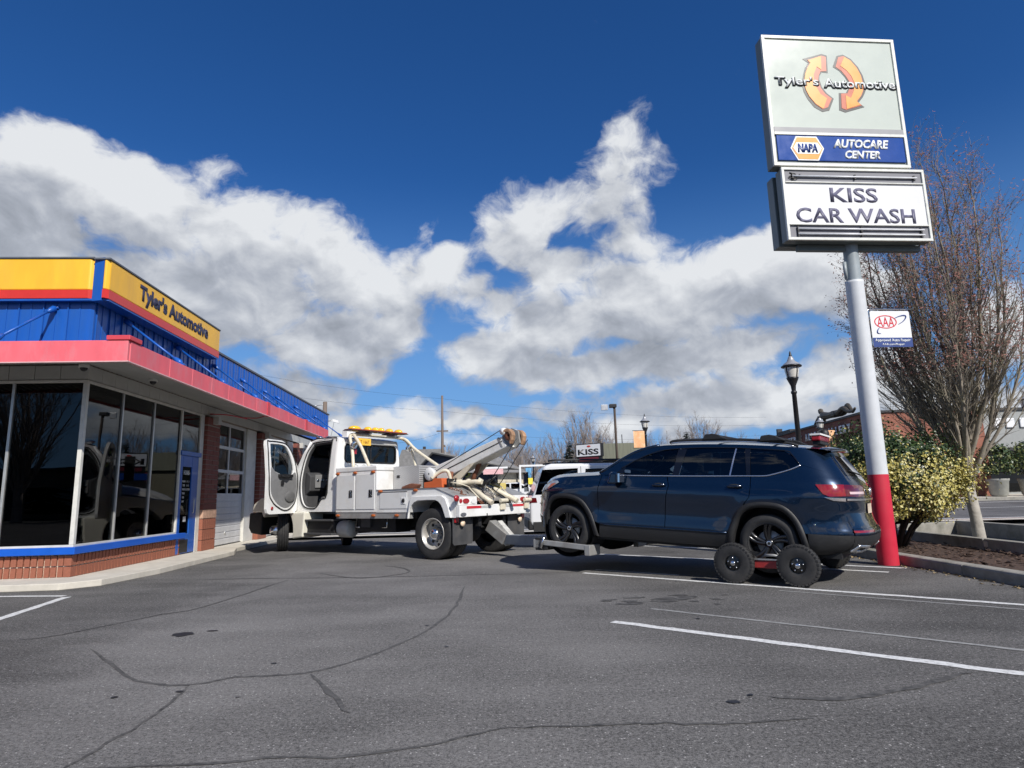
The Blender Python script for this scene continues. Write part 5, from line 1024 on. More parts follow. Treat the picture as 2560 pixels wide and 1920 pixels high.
# wheels with ten swept blades
def suv_wheel(x,s,sc):
    t=MB().lathe(tyre_prof(.380,.262,.25,.010,4),(0,0,0),'y',56).build('wheel',M_RUB,suv,loc=(x,.845*s,.380))
    rm=MB().lathe([(.262,.105*s),(.272,.112*s),(.270,.100*s),(.250,.092*s),(.246,.03*s),(.235,-.09*s)],(0,0,0),'y',48).build('rim',mat('wheel_black',(.012,.012,.013),.28,var=.1,coat=.5),t)
    sp=MB()
    for k in range(10):
        a0=2*PI*(k//2)/5+(.16 if k%2 else -.16); tw=.30
        def P(r,a,y): return (r*math.cos(a),y*s,r*math.sin(a))
        rows=[]
        for i,r in enumerate((.045,.10,.16,.21,.25)):
            f=i/4; a=a0+tw*f*(1.0 if k%2 else 1.25); hw=lerp([(0,.030),(.5,.026),(1,.034)],f); da=hw/r; yy=lerp([(0,.060),(.6,.080),(1,.095)],f)
            rows.append([P(r,a-da,yy-.05),P(r,a-da*.8,yy),P(r,a+da*.5,yy+.006),P(r,a+da,yy-.02),P(r,a+da,yy-.06)])
        sp.grid(rows)
    sp.build('spokes',MATS['wheel_black'],t)
    MB().lathe([(.001,.078*s),(.036,.076*s),(.042,.07*s),(.062,.062*s),(.066,.02*s)],(0,0,0),'y',20).build('hub',MATS['wheel_black'],t)
    MB().lathe([(.020,.0785*s),(.030,.080*s),(.033,.0775*s)],(0,0,0),'y',20).build('centre_badge',M_BRIGHT,t)
    MB().lathe([(.001,.02*s),(.165,.02*s),(.17,.0)],(0,0,0),'y',28).build('brake_disc',M_STEEL,t)
for x in (0,3.1):
    for s in (1,-1): suv_wheel(x,s,1)
# ================================================================ tow dolly under the rear wheels
M_DRED=mat('dolly_red',(.34,.03,.03),.45,var=.15,vs=8,dirt=(.12,.04,.03),ds=8,damt=.7); M_DBLK=mat('dolly_rim_black',(.012,.012,.012),.3,var=.1,coat=.3)
e144=Vector((math.cos(R(144)),math.sin(R(144)),0)); l144=Vector((-math.sin(R(144)),math.cos(R(144)),0))
do=Vector((3.892,9.479,0))
dolly=thing('tow_dolly','four-wheeled red tow dolly with knobby tyres clamped under the blue SUV','dolly',(do.x,do.y,0),R(144))
def dwheel(x,y,s):
    Rr=.265; t=MB().lathe(tyre_prof(Rr-.012,.115,.15,0),(0,0,0),'y',40).build('dolly_wheel',M_RUB,dolly,loc=(x,y,Rr))
    lug=MB()
    for k in range(34):
        a=2*PI*k/34
        for sd in (1,-1):
            a2=a+(.09 if sd>0 else 0); u=Vector((math.cos(a2),0,math.sin(a2))); w=Vector((-math.sin(a2),0,math.cos(a2))); yv=Vector((0,1,0))
            c=u*(Rr-.022); h=.022; ww=.015; y0=.012*sd; y1=.070*sd
            pts=[c-w*ww+yv*y0,c+w*ww+yv*y0,c+w*ww+yv*y1-u*.012,c-w*ww+yv*y1-u*.012]; lug.hexa([tuple(p) for p in pts]+[tuple(p+u*h) for p in pts])
    tag(lug.build('tread_lugs',M_RUB,t),kind='stuff')
    MB().lathe([(.120,.055*s),(.128,.062*s),(.122,.045*s),(.105,.03*s),(.09,.035*s),(.05,.04*s),(.03,.045*s)],(0,0,0),'y',32).build('rim',M_DBLK,t)
    MB().lathe([(.034,.04*s),(.034,.062*s),(.028,.07*s),(.001,.072*s)],(0,0,0),'y',18).build('hub_cap',M_CHR,t)
    for k in range(5):
        a=2*PI*k/5+.3; c=(.068*math.cos(a),0,.068*math.sin(a)); MB().lathe([(.011,.035*s),(.011,.052*s),(.001,.054*s)],c,'y',8).build('lug_nut',M_CHR,t)
YD=1.12
for x in (.40,-.41):
    dwheel(x,YD,1); dwheel(x,-YD,-1)
for s in (1,-1):
    MB().box(-.40,.40,.99*s-.035,.99*s+.035,.20,.30).build('side_arm',M_DRED,dolly,bevel=.01)
    MB().box(-.36,.36,1.005*s+.0,1.04*s if s>0 else 1.005*s,.305,.325).build('side_edge',M_BRIGHT,dolly) if s>0 else None
    for x in (.40,-.41): MB().tube([(x,1.12*s,.265),(x,.80*s,.265)],.03,8).build('stub_axle',M_STEEL,dolly)
    MB().tube([(-.22,.98*s,.33),(-.10,1.03*s,.37),(.02,1.03*s,.37)],.02,6).build('lever_handle',M_STEEL,dolly)
    MB().prism([(.34,.30),(.20,.33),(.10,.40),(.22,.42),(.33,.36)],min(.98*s,1.02*s),max(.98*s,1.02*s),'y').build('ratchet_plate',M_BRKG,dolly)
for x in (.34,-.34): MB().tube([(x,-1.0,.25),(x,1.0,.25)],.035,10).build('cross_tube',M_STEEL,dolly)
# ================================================================ wheel-lift stinger holding the front wheels (part of the truck)
wl=thing('wheel_lift','grey steel wheel-lift beam and L-arms cradling the SUV front tyres','wheel lift',(0,0,0))
def sw_(x,y,z): return Vector(suv.matrix_basis@Vector((x,y,z)))
def tw_(x,y,z): return Vector((-.969,13.982,0))+Matrix.Rotation(R(144),3,'Z')@Vector((x,y,z))
suv.matrix_basis; 
A0=tw_(-.55,0,.62); A1=tw_(-1.0,0.02,.34); A2=sw_(3.72,.0,.05)
def beam(name,a,b,w,h,m,par,bev=.01):
    d=(b-a); L=d.length; q=d.to_track_quat('X','Z'); o=MB().box(0,L,-w/2,w/2,-h/2,h/2).build(name,m,par,bevel=bev); o.location=a; o.rotation_euler=q.to_euler(); return o
beam('lift_boom',A0,A1,.22,.24,M_STEEL,wl); beam('lift_boom_cap',tw_(-.72,.0,.62),tw_(-1.08,.02,.30),.14,.26,mat('worn_white_steel',(.55,.54,.5),.45,var=.2,vs=8,dirt=(.2,.17,.14),ds=6,damt=.7),wl)
beam('stinger_beam',A1,A2,.16,.19,mat('grey_steel_paint',(.24,.26,.28),.5,var=.1),wl)
beam('cross_bar',sw_(3.66,1.02,.10),sw_(3.66,-1.02,.10),.14,.14,M_STEEL,wl)
for s in (1,-1):
    beam('receiver',sw_(3.60,.80*s,.10),sw_(3.60,1.02*s,.10),.18,.20,M_BRKG,wl)
    beam('l_arm',sw_(3.58,1.01*s,.13),sw_(2.66,1.01*s,.11),.05,.085,M_STEEL,wl)
    beam('l_arm_paddle',sw_(2.70,1.04*s,.07),sw_(2.70,.70*s,.07),.10,.16,M_STEEL,wl)
    beam('front_paddle',sw_(3.50,1.02*s,.08),sw_(3.50,.70*s,.08),.10,.14,M_BRKG,wl)
    MB().tube([tuple(sw_(3.55,1.05*s,.04)),tuple(sw_(3.50,1.05*s,.22))],.022,6).build('locking_pin',M_CHR,wl)
# ================================================================ pole sign
M_POLEW=mat('pole_white',(.62,.64,.66),.5,var=.06,vs=4,dirt=(.45,.46,.46),ds=3,damt=.4); M_POLER=mat('pole_red',(.58,.022,.05),.45,var=.06,vs=4,dirt=(.42,.05,.06),ds=4,damt=.5); M_POLEG=mat('pole_grey',(.30,.34,.36),.5,var=.1)
M_CABG=mat('cabinet_grey_green',(.16,.19,.19),.45,var=.1,vs=3,dirt=(.10,.11,.11),ds=2,damt=.5); M_FRW=mat('sign_frame_white',(.72,.73,.68),.45,var=.08,vs=6,dirt=(.45,.42,.36),ds=7,damt=.5)
M_FACE=mat('sign_face_pale',(.60,.64,.56),.16,var=.03,vs=2,coat=.6); M_FACEW=mat('sign_face_white',(.80,.80,.80),.2,var=.02,vs=2,coat=.4); M_NBLUE=mat('napa_blue',(.008,.06,.30),.2,var=.05,coat=.6)
M_SYEL=mat('logo_yellow',(.82,.32,.022),.35,var=.03); M_SOR=mat('logo_orange',(.52,.10,.035),.35,var=.04); M_SBLK=mat('logo_black',(.02,.018,.018),.4); M_SWHT=mat('logo_white',(.78,.80,.78),.4); M_SNAV=mat('logo_navy',(.03,.06,.22),.4); M_GLET=mat('letter_slate',(.13,.125,.19),.5,var=.08)
M_TUBE=mat('fluorescent_tube',(.72,.73,.75),.3); M_CAVE=mat('sign_cavity',(.20,.20,.22),.6,var=.1)
ps=thing('pole_sign','tall pole sign with arrow logo and letter board on a red and white post','sign',(5.865,10.39,0),R(5))
MB().lathe([(.152,0),(.152,1.41)],(0,0,0),'z',32).build('post_base',M_POLER,ps); MB().lathe([(.150,1.41),(.142,4.62),(.146,4.66),(.12,4.66)],(0,0,0),'z',32).build('post',M_POLEW,ps); MB().lathe([(.118,4.66),(.118,5.32)],(0,.0,0),'z',28).build('post_neck',M_POLEG,ps)
MB().lathe([(.10,5.3),(.10,8.9)],(0,.15,0),'z',20).build('inner_mast',M_CABG,ps)
MB().tube([(-.15,-.02,5.0),(-.15,-.02,4.85),(-.13,0,4.7)],.03,6).build('conduit',M_POLEG,ps)
YF=-.25
def frame(x0,x1,z0,z1,w,name,par,y0=YF-.03,y1=YF+.02):
    f=MB().box(x0,x1,y0,y1,z0,z0+w).box(x0,x1,y0,y1,z1-w,z1).box(x0,x0+w,y0,y1,z0+w,z1-w).box(x1-w,x1,y0,y1,z0+w,z1-w); return f.build(name,M_FRW,par,bevel=.004)
up=MB().box(-1.35,1.09,YF,-.02,6.63,9.09).build('upper_cabinet',M_CABG,ps,bevel=.01)
frame(-1.36,1.10,6.62,9.10,.055,'upper_frame',ps)
MB().box(-1.30,1.045,YF-.006,YF-.004,7.335,9.04).build('logo_panel',M_FACE,ps); MB().box(-1.30,1.045,YF-.028,YF,7.245,7.335).build('divider_bar',mat('divider_grey',(.30,.30,.31),.5),ps); MB().box(-1.30,1.045,YF-.031,YF,7.195,7.243).build('divider_trim',M_FRW,ps)
bn=MB().box(-1.27,1.03,YF-.022,YF-.004,6.72,7.185).build('blue_banner_panel',M_NBLUE,ps,bevel=.02,seg=3)
def flat(name,poly,y,m,par,th=.003): return MB().prism(poly,y,y-th,'y').build(name,m,par)
LO=[(-0.62,8.65),(-0.28,8.76),(-0.19,8.73),(-0.21,8.4),(-0.31,8.41),(-0.36,8.34),(-0.37,8.27),(-0.34,8.13),(-0.27,8.02),(-0.16,7.92),(-0.26,7.7),(-0.38,7.67),(-0.51,7.75),(-0.61,7.9),(-0.66,8.03),(-0.68,8.17),(-0.64,8.34),(-0.59,8.49),(-0.53,8.58)]
LYl=[(-0.54,8.64),(-0.29,8.73),(-0.31,8.46),(-0.39,8.52),(-0.46,8.37),(-0.47,8.28),(-0.44,8.12),(-0.38,7.99),(-0.27,7.91),(-0.35,7.72),(-0.38,7.72),(-0.49,7.8),(-0.59,7.94),(-0.64,8.07),(-0.65,8.21),(-0.62,8.37),(-0.56,8.5),(-0.5,8.59)]
LRr=[(-0.55,8.645),(-0.28,8.74),(-0.2,8.72),(-0.22,8.44),(-0.33,8.43),(-0.37,8.35),(-0.39,8.26),(-0.36,8.11),(-0.29,8.0),(-0.18,7.91),(-0.27,7.74),(-0.37,7.7),(-0.49,7.79),(-0.59,7.93),(-0.64,8.06),(-0.66,8.2),(-0.62,8.36),(-0.57,8.49),(-0.51,8.58)]
RO=[(0.02,8.73),(0.13,8.76),(0.26,8.68),(0.37,8.53),(0.43,8.38),(0.455,8.24),(0.445,8.08),(0.39,7.97),(0.3,7.86),(0.39,7.78),(0.05,7.67),(-0.05,7.71),(-0.02,8.03),(0.1,8.03),(0.16,8.14),(0.16,8.24),(0.12,8.33),(0.04,8.44),(-0.07,8.52)]
RYl=[(0.14,8.73),(0.25,8.66),(0.34,8.53),(0.405,8.38),(0.42,8.24),(0.41,8.08),(0.36,7.98),(0.27,7.87),(0.33,7.805),(0.07,7.715),(0.08,7.98),(0.17,7.93),(0.24,8.07),(0.27,8.23),(0.23,8.36),(0.15,8.47),(0.05,8.55)]
RRr=[(0.03,8.72),(0.13,8.748),(0.25,8.67),(0.355,8.53),(0.415,8.37),(0.435,8.23),(0.42,8.08),(0.37,7.98),(0.28,7.87),(0.36,7.795),(0.06,7.7),(-0.02,7.73),(0.0,8.01),(0.12,8.02),(0.18,8.14),(0.18,8.25),(0.13,8.35),(0.06,8.45),(-0.04,8.53)]
for a,b,c in ((LO,LRr,LYl),(RO,RRr,RYl)):
    ax_=sum(p[0] for p in a)/len(a); az_=sum(p[1] for p in a)/len(a); a=[(ax_+(p[0]-ax_)*1.07,az_+(p[1]-az_)*1.035) for p in a]
    o=flat('arrow_logo',a,YF-.007,M_SBLK,ps); flat('arrow_side',b,YF-.011,M_SOR,o); flat('arrow_face',c,YF-.015,M_SYEL,o)
tz=8.215
def logo_text(body,x0,x1,z,h):
    c=(x0+x1)/2; w=x1-x0
    a=text('logo_lettering',body,h*1.10,M_SBLK,ps,(c+.012,YF-.016,z-.012),width=w*1.02,offset=.05,extrude=.002)
    text('logo_outline',body,h*1.06,M_SWHT,a,(-.012,-.004,.012),width=w*1.0,offset=.016,extrude=.002); 0 and text('logo_fill',body,h*.94,mat('logo_grey',(.16,.16,.16),.4),a,(c,YF-.024,z),width=w*.985,offset=-.022,extrude=.002)
logo_text("Tyler's",-1.19,-.40,8.205,.20); logo_text('Automotive',-.30,1.02,8.205,.165)
def hexp(cx,cz,w,h,k): return [(cx-w,cz),(cx-w*k,cz+h),(cx+w*k,cz+h),(cx+w,cz),(cx+w*k,cz-h),(cx-w*k,cz-h)]
nx,nz=-.74,6.945
o=flat('hexagon_logo',hexp(nx,nz,.30,.222,.62),YF-.024,M_SWHT,ps); flat('hexagon_face',hexp(nx,nz,.275,.200,.62),YF-.028,M_SYEL,o); flat('hexagon_band',[(nx-.255,nz+.0),(nx-.19,nz+.105),(nx+.19,nz+.105),(nx+.255,nz),(nx+.19,nz-.105),(nx-.19,nz-.105)],YF-.0315,M_SWHT,o)
text('hexagon_lettering','NAPA',.165,M_SNAV,o,(nx,YF-.036,nz),width=.36,offset=.06,shear=.12,extrude=.002)
text('banner_lettering','AUTOCARE',.17,M_SWHT,ps,(.235,YF-.026,7.045),width=1.02,offset=.05,shear=.25,extrude=.003); text('banner_lettering','CENTER',.155,M_SWHT,ps,(.245,YF-.026,6.845),width=.64,offset=.05,shear=.25,extrude=.003)
# letter board cabinets, front and back
for y0,y1,nm in ((-.25,-.05,'front'),(.06,.26,'rear')):
    MB().box(-1.235,1.305,y0,y1,5.30,6.58).build('letter_cabinet',M_CABG,ps,bevel=.008)
frame(-1.245,1.315,5.29,6.59,.045,'letter_frame',ps)
for z0,z1 in ((6.325,6.545),(5.335,5.565)):
    cv=MB().box(-1.20,1.27,YF-.004,YF-.002,z0,z1).build('lamp_cavity',M_CAVE,ps)
for z in (6.43,5.485,5.395): 
    t_=MB().tube([(-1.07,YF-.03,z),(1.17,YF-.03,z)],.016,8).build('lamp_tube',M_TUBE,ps)
    for x in (-1.06,0.05,1.12): MB().box(x-.012,x+.012,YF-.04,YF-.005,z-.04,z+.04).build('lamp_clip',M_BLK,t_)
MB().tube(cr([(-1.10,YF-.01,6.50),(-1.0,YF-.03,6.46),(-1.12,YF-.02,6.42),(-1.0,YF-.03,6.38),(-.92,YF-.02,6.47),(-1.08,YF-.02,6.35)],4),.008,5).build('loose_wire',M_BLK,ps)
MB().box(-1.20,1.27,YF-.012,YF-.006,5.565,6.325).build('letter_panel',M_FACEW,ps); MB().box(-1.20,1.27,YF-.04,YF-.006,6.315,6.33).box(-1.20,1.27,YF-.04,YF-.006,5.555,5.57).build('letter_track',M_FRW,ps)
text('board_letters','KISS',.265,M_GLET,ps,(.0,YF-.013,6.105),width=.85,offset=.018,extrude=.004); text('board_letters','CAR WASH',.265,M_GLET,ps,(.0,YF-.013,5.735),width=2.12,offset=.018,extrude=.004)
MB().box(-.95,1.25,-.04,.05,5.20,5.30).build('cabinet_saddle',M_CABG,ps)
MB().lathe([(.001,-.05),(.05,-.04),(.06,.03),(.04,.05)],(1.2,.12,5.27),'z',12).build('photo_cell',M_SWHT,ps)
# ---- hanging repair-network sign on the post
hs=thing('hanging_sign','small white hanging sign with red oval emblem and blue strip beside the pole','sign',(5.865,10.39,0),R(5))
MB().tube(cr([(.15,-.02,4.02),(.16,-.02,4.10),(.22,-.02,4.165),(.94,-.02,4.165)],4),.012,6).build('hanger_arm',M_CHR,hs)
MB().prism(rrect(.185,.885,3.51,4.135,.03),-.03,-.02,'y').build('sign_plate',M_FACEW,hs); MB().prism([(.187,3.512),(.883,3.512),(.883,3.672),(.187,3.672)],-.034,-.030,'y').build('blue_strip',M_SNAV,hs)
for x in (.32,.74): MB().tube([(x,-.022,4.17),(x,-.022,4.11)],.008,5).build('hanger_clip',M_BLK,hs)
MR=mat('emblem_red',(.62,.01,.03),.4)
ov=circ(.446,3.945,.20,36,ry=.115); ovi=circ(.446,3.945,.182,36,ry=.100)
panel('emblem_ring',ov,lambda x,z:(x,-.033,z),MR,hs,[ovi],0,0,.002,lambda p:Vector((0,-1,0)),flat=True)
text('emblem_lettering','AAA',.165,MR,hs,(.446,-.030,3.945),width=.30,extrude=.004)
for pts in ([(.60,4.00),(.68,4.035),(.76,4.055),(.815,4.05),(.81,4.01),(.76,3.955),(.67,3.90)],[(.33,3.85),(.295,3.81),(.28,3.775),(.29,3.748),(.34,3.742)]):
    MB().tube([(x,-.031,z) for x,z in cr(pts,5)],[.004+.008*math.sin(PI*k/(len(cr(pts,5))-1)) for k in range(len(cr(pts,5)))],5).build('emblem_swoosh',M_SNAV,hs)
text('strip_lettering','Approved Auto Repair',.062,M_SWHT,hs,(.535,-.0345,3.622),width=.63,offset=.02,extrude=.002); text('strip_lettering','AAA.com/Repair',.048,M_SWHT,hs,(.535,-.0345,3.553),width=.40,offset=.015,extrude=.002)
# ================================================================ trees and shrubs
M_BARK=mat('bark_grey',(.40,.37,.32),.9,var=.3,vs=7,bump=.6,bs=25,dirt=(.40,.38,.34),ds=4,damt=.7); M_BARKD=mat('limb_bark',(.27,.235,.19),.9,var=.4,vs=5,bump=.4,bs=30,dirt=(.27,.26,.13),ds=2,damt=.7)
M_BUD=mat('red_buds',(.25,.115,.09),.8,var=.4,vs=8); M_FBARK=mat('far_bark',(.34,.29,.26),.9,var=.3,vs=2)
def tree_mesh(seed,h,n_limb,spread,trunk_h,r0,nsec,ntw,bud,sides=4,buds=True,lean=.0,rmin=.0015,crown=0):
    rd=random.Random(seed); T=MB(); Bm=MB(); Bd=MB(); tips=[]
    T.tube([(0,0,-.1),(0,0,.05),(.01,0,trunk_h*.4),(0.0,.02,trunk_h*.8),(0,0,trunk_h*1.15)],[r0*1.35,r0*1.15,r0,r0*.98,r0*.75],14)
    def branch(p,d,L,r,up,k,wob):
        pts=[p]; q=Vector(p); d=d.normalized()
        for i in range(k):
            d=(d+Vector((rd.gauss(0,wob),rd.gauss(0,wob),up+rd.gauss(0,wob*.6)))).normalized(); q=q+d*(L/k); pts.append(q.copy())
        rs=[r*(1-.88*i/k) for i in range(k+1)]; return pts,rs
    def buds_at(p):
        for _ in range(bud):
            c=p+Vector((rd.gauss(0,.025),rd.gauss(0,.025),rd.gauss(0,.025))); s=rd.uniform(.015,.036); a=Vector((rd.gauss(0,1),rd.gauss(0,1),rd.gauss(0,1))).normalized()*s; b=a.orthogonal().normalized()*s*.6
            Bd.add([tuple(c-a),tuple(c+b),tuple(c+a),tuple(c-b)],[(0,1,2,3)])
    for i in range(n_limb):
        az=2*PI*i/n_limb+rd.uniform(-.25,.25); inc=R(lerp([(0,5),(1,spread)],((i*.618)%1.0)**.8)); z0=trunk_h*rd.uniform(.8,1.25)
        d=Vector((math.cos(az)*math.sin(inc),math.sin(az)*math.sin(inc),math.cos(inc))); L=(h-z0)*rd.uniform(.80,1.0)*(1-.16*math.degrees(inc)/spread)
        if crown:     # limbs swing out low down, then rise: an upright oval crown
            u=((i*.618)%1.0)**.65; Ri=crown*(.08+.92*u); L=(h-z0)*(1-.42*u**2.2)*rd.uniform(.86,1.02); bx,by=rd.gauss(0,.5),rd.gauss(0,.5); ph=rd.uniform(0,6)
            pts=[Vector((math.cos(az)*(r0*.4+Ri*(1-(1-t)**1.9))+bx*.16*math.sin(3*t+ph)*t+rd.gauss(0,.022),math.sin(az)*(r0*.4+Ri*(1-(1-t)**1.9))+by*.16*math.cos(2.6*t+ph)*t+rd.gauss(0,.022),z0*.92+L*t)) for t in [k/9 for k in range(10)]]
            rb0=r0*rd.uniform(.26,.52); rs=[rb0*(1-.88*k/9) for k in range(10)]
        else: pts,rs=branch(Vector((math.cos(az)*r0*.4,math.sin(az)*r0*.4,z0*.92)),d,L,r0*rd.uniform(.24,.50),.030,9,.075)
        Bm.tube(pts,rs,6,False)
        for j in range(nsec):
            f=rd.uniform(.12,.97); t=f*9; a=int(t); base=pts[a].lerp(pts[min(a+1,9)],t-a); dd=(pts[min(a+1,9)]-pts[max(a-1,0)]).normalized()
            side=Vector((rd.gauss(0,1),rd.gauss(0,1),0)); out=Vector((base.x,base.y,0)); side=(side.normalized()+out.normalized()*.5 if out.length>.01 else side).normalized()
            l2=rd.uniform(.08,.26)*h*(1-.5*f); p2,r2=branch(base,dd*1.0+side*.42,l2,max(rs[a]*.45,rmin*1.6),.075,5,.11); Bm.tube(p2,r2,4 if sides>3 else 3,False)
            for k in range(ntw):
                g=rd.uniform(.15,1.0)*5; b=min(int(g),4); bs=p2[b].lerp(p2[b+1],g-b); d2=(p2[b+1]-p2[b]).normalized(); s2=Vector((rd.gauss(0,1),rd.gauss(0,1),rd.gauss(0,.6))).normalized()
                p3,r3=branch(bs,d2*.8+s2*.6,rd.uniform(.03,.075)*h,max(r2[b]*.5,rmin),.05,2,.13); Bm.tube(p3,[r*1 for r in r3],3,False); 
                if bud and rd.random()<.85 and p3[-1].z>h*.42: buds_at(p3[-1]); buds_at(p3[1])
    return T,Bm,Bd
def put_tree(name,label,loc,meshes,mats,group=None,rotz=0,sc=1):
    t=thing(name,label,'tree',loc,rotz,group); t.scale=(sc,sc,sc)
    for mm,nm,m in zip(meshes,('trunk','branches','buds'),mats):
        if mm is not None: inst(mm,nm,t)
    return t
T,B_,Bd=tree_mesh(14,7.9,30,18.5,1.30,.098,34,8,2,rmin=.0035,crown=1.55)
put_tree('street_tree','tall bare street tree with ascending limbs and red buds behind the pole sign',(8.78,12.4,.08),(T.mesh('trunk',M_BARK),B_.mesh('branches',M_BARKD),Bd.mesh('buds',M_BUD)),(0,0,0)).rotation_euler=(0,R(-3),0)
# shrub
M_LFY=mat('leaf_yellow',(.46,.40,.115),.45,var=.35,vs=4); M_LFG=mat('leaf_green',(.038,.068,.022),.4,var=.4,vs=4); M_LFC=mat('leaf_cream',(.62,.57,.28),.45,var=.25,vs=4); M_STEM=mat('shrub_stem',(.045,.032,.025),.9,var=.3)
def leaf_mass(seed,n,center,rad,rule,L=.075,shell=.55):
    rd=random.Random(seed); out={0:MB(),1:MB(),2:MB()}
    clumps=[(Vector((rd.gauss(0,1),rd.gauss(0,1),rd.gauss(0,1))).normalized()*rd.uniform(.80,1.0),rd.uniform(.16,.30)) for _ in range(90)]
    for i in range(n):
        if rd.random()<.72:
            c,cr_=rd.choice(clumps); v=c+Vector((rd.gauss(0,1),rd.gauss(0,1),rd.gauss(0,1)))*cr_*.55
        else: v=Vector((rd.gauss(0,1),rd.gauss(0,1),rd.gauss(0,1))).normalized()*rd.uniform(shell,.96)
        if v.z<-.62-.12*math.sin(5*math.atan2(v.y,v.x)): continue
        if v.z<-.2: v.x*=.95; v.y*=.95
        p=Vector((center[0]+v.x*rad[0],center[1]+v.y*rad[1],center[2]+v.z*rad[2]))
        nrm=(v.normalized()+Vector((rd.gauss(0,.5),rd.gauss(0,.5),rd.gauss(.35,.5)))).normalized(); t=nrm.orthogonal().normalized(); a=rd.uniform(0,2*PI); t=(Matrix.Rotation(a,3,nrm)@t); b=nrm.cross(t); l=L*rd.uniform(.6,1.25); w=l*.40
        out[rule(v,rd)].add([tuple(p-t*l*.5),tuple(p+b*w+nrm*.006),tuple(p+t*l*.55-nrm*.012),tuple(p-b*w+nrm*.006)],[(0,1,2),(0,2,3)])
    return out
def shrub_rule(v,rd):
    g=(v.z-.22)*2.4+(v.y)*.55-v.x*.15
    if rd.random()<max(.10,min(.93,.5+g)): return 1
    return 2 if rd.random()<.30 else 0
bush=thing('variegated_shrub','large rounded shrub with yellow and green variegated leaves behind the pole','shrub',(6.95,12.0,.1))
lm=leaf_mass(3,34000,(0,0,1.20),(1.24,1.10,1.02),shrub_rule,.056)
for k,(nm,m) in enumerate((('yellow_foliage',M_LFY),('green_foliage',M_LFG),('cream_foliage',M_LFC))): lm[k].build(nm,m,bush)
st_=MB(); rd=random.Random(4)
for i in range(26):
    a=rd.uniform(0,2*PI); r1=rd.uniform(.4,.95); st_.tube([(math.cos(a)*.12*rd.random(),math.sin(a)*.12*rd.random(),-.05),(math.cos(a)*r1*.35,math.sin(a)*r1*.35,.35),(math.cos(a)*r1*.75,math.sin(a)*r1*.75,.75),(math.cos(a)*r1,math.sin(a)*r1,1.25)],[.035,.028,.02,.01],6)
st_.build('stems',M_STEM,bush)
core=MB().sphere((0,0,1.24),1,40,24,(1.02,.92,.80)); rk=random.Random(8); core.v=[(x*rk.uniform(.84,1.04),y*rk.uniform(.84,1.04),1.24+(z-1.24)*rk.uniform(.84,1.04)) for x,y,z in core.v]; core.build('inner_foliage',M_LFG,bush)
# ================================================================ background
M_BRKW=None
def brickwall(name,c1,c2,mort,sc=4.0):
    m=bpy.data.materials.new(name); m.use_nodes=True; nd,ma=nodes_of(m.node_tree); b=m.node_tree.nodes['Principled BSDF']; b.inputs['Roughness'].default_value=.9
    tc=nd('ShaderNodeTexCoord'); s=nd('ShaderNodeSeparateXYZ',{'Vector':tc.outputs['Object']}); v=nd('ShaderNodeCombineXYZ',{0:ma('ADD',s.outputs[0],s.outputs[1]),1:s.outputs[2],2:0.0})
    br=nd('ShaderNodeTexBrick',{'Vector':v.outputs[0],'Scale':sc,'Color1':c1+(1,),'Color2':c2+(1,),'Mortar':mort+(1,),'Mortar Size':.03}); n=nd('ShaderNodeTexNoise',{'Vector':v.outputs[0],'Scale':.9,'Detail':5.0})
    k=nd('ShaderNodeMapRange',{'Value':n.outputs['Fac'],'From Min':.3,'From Max':.7,'To Min':.75,'To Max':1.25}).outputs[0]; sc_=nd('ShaderNodeVectorMath',{0:br.outputs['Color']},operation='SCALE'); m.node_tree.links.new(k,sc_.inputs['Scale']); m.node_tree.links.new(sc_.outputs[0],b.inputs['Base Color'])
    bp=nd('ShaderNodeBump',{'Height':br.outputs['Fac'],'Strength':.4,'Distance':-.02}); m.node_tree.links.new(bp.outputs[0],b.inputs['Normal']); return m
M_GBR=brickwall('gallery_brick',(.36,.125,.075),(.27,.085,.055),(.28,.17,.13)); M_GBD=brickwall('gallery_brick_shaded',(.20,.07,.05),(.16,.055,.042),(.15,.09,.075)); M_CAPB=mat('dark_coping',(.03,.03,.032),.6)  # side brick is a darker copy: the wall's shade put into its colour
gal=thing('gallery_building','red brick gallery building with dark coping and white wall letters across the street','building',(18.9,34,.5),R(-4.9))
MB().box(0,5.9,0,17,0,4.55).build('front_wall',M_GBR,gal); MB().box(-.02,-.002,-.01,17,0,4.56).build('side_wall',M_GBD,gal)
MB().box(-.12,5.95,-.08,17.1,4.56,4.68).build('coping',M_CAPB,gal); MB().box(-.1,.3,11.5,14.5,4.68,4.85).build('roof_step',M_CAPB,gal); MB().box(.0,.35,14.5,14.8,4.68,5.15).build('chimney',M_CAPB,gal)
for x in (1.4,3.9):
    wn=MB().box(x,x+1.0,-.03,-.01,1.6,2.9).build('window',M_CAPB,gal); MB().box(x+.08,x+.92,-.035,-.03,1.68,2.82).build('pane',M_DGL,wn)
for k_,c_ in enumerate('JEFFREY ALLEN GALLERY'):
    if c_!=' ': text('wall_letter',c_,.46,mat('letters_white',(.85,.85,.83),.5),gal,(-.06,12.85-10.9*k_/20,3.98),-PI/2,width=.36 if c_ not in 'JL' else .28,offset=.02,extrude=.06)
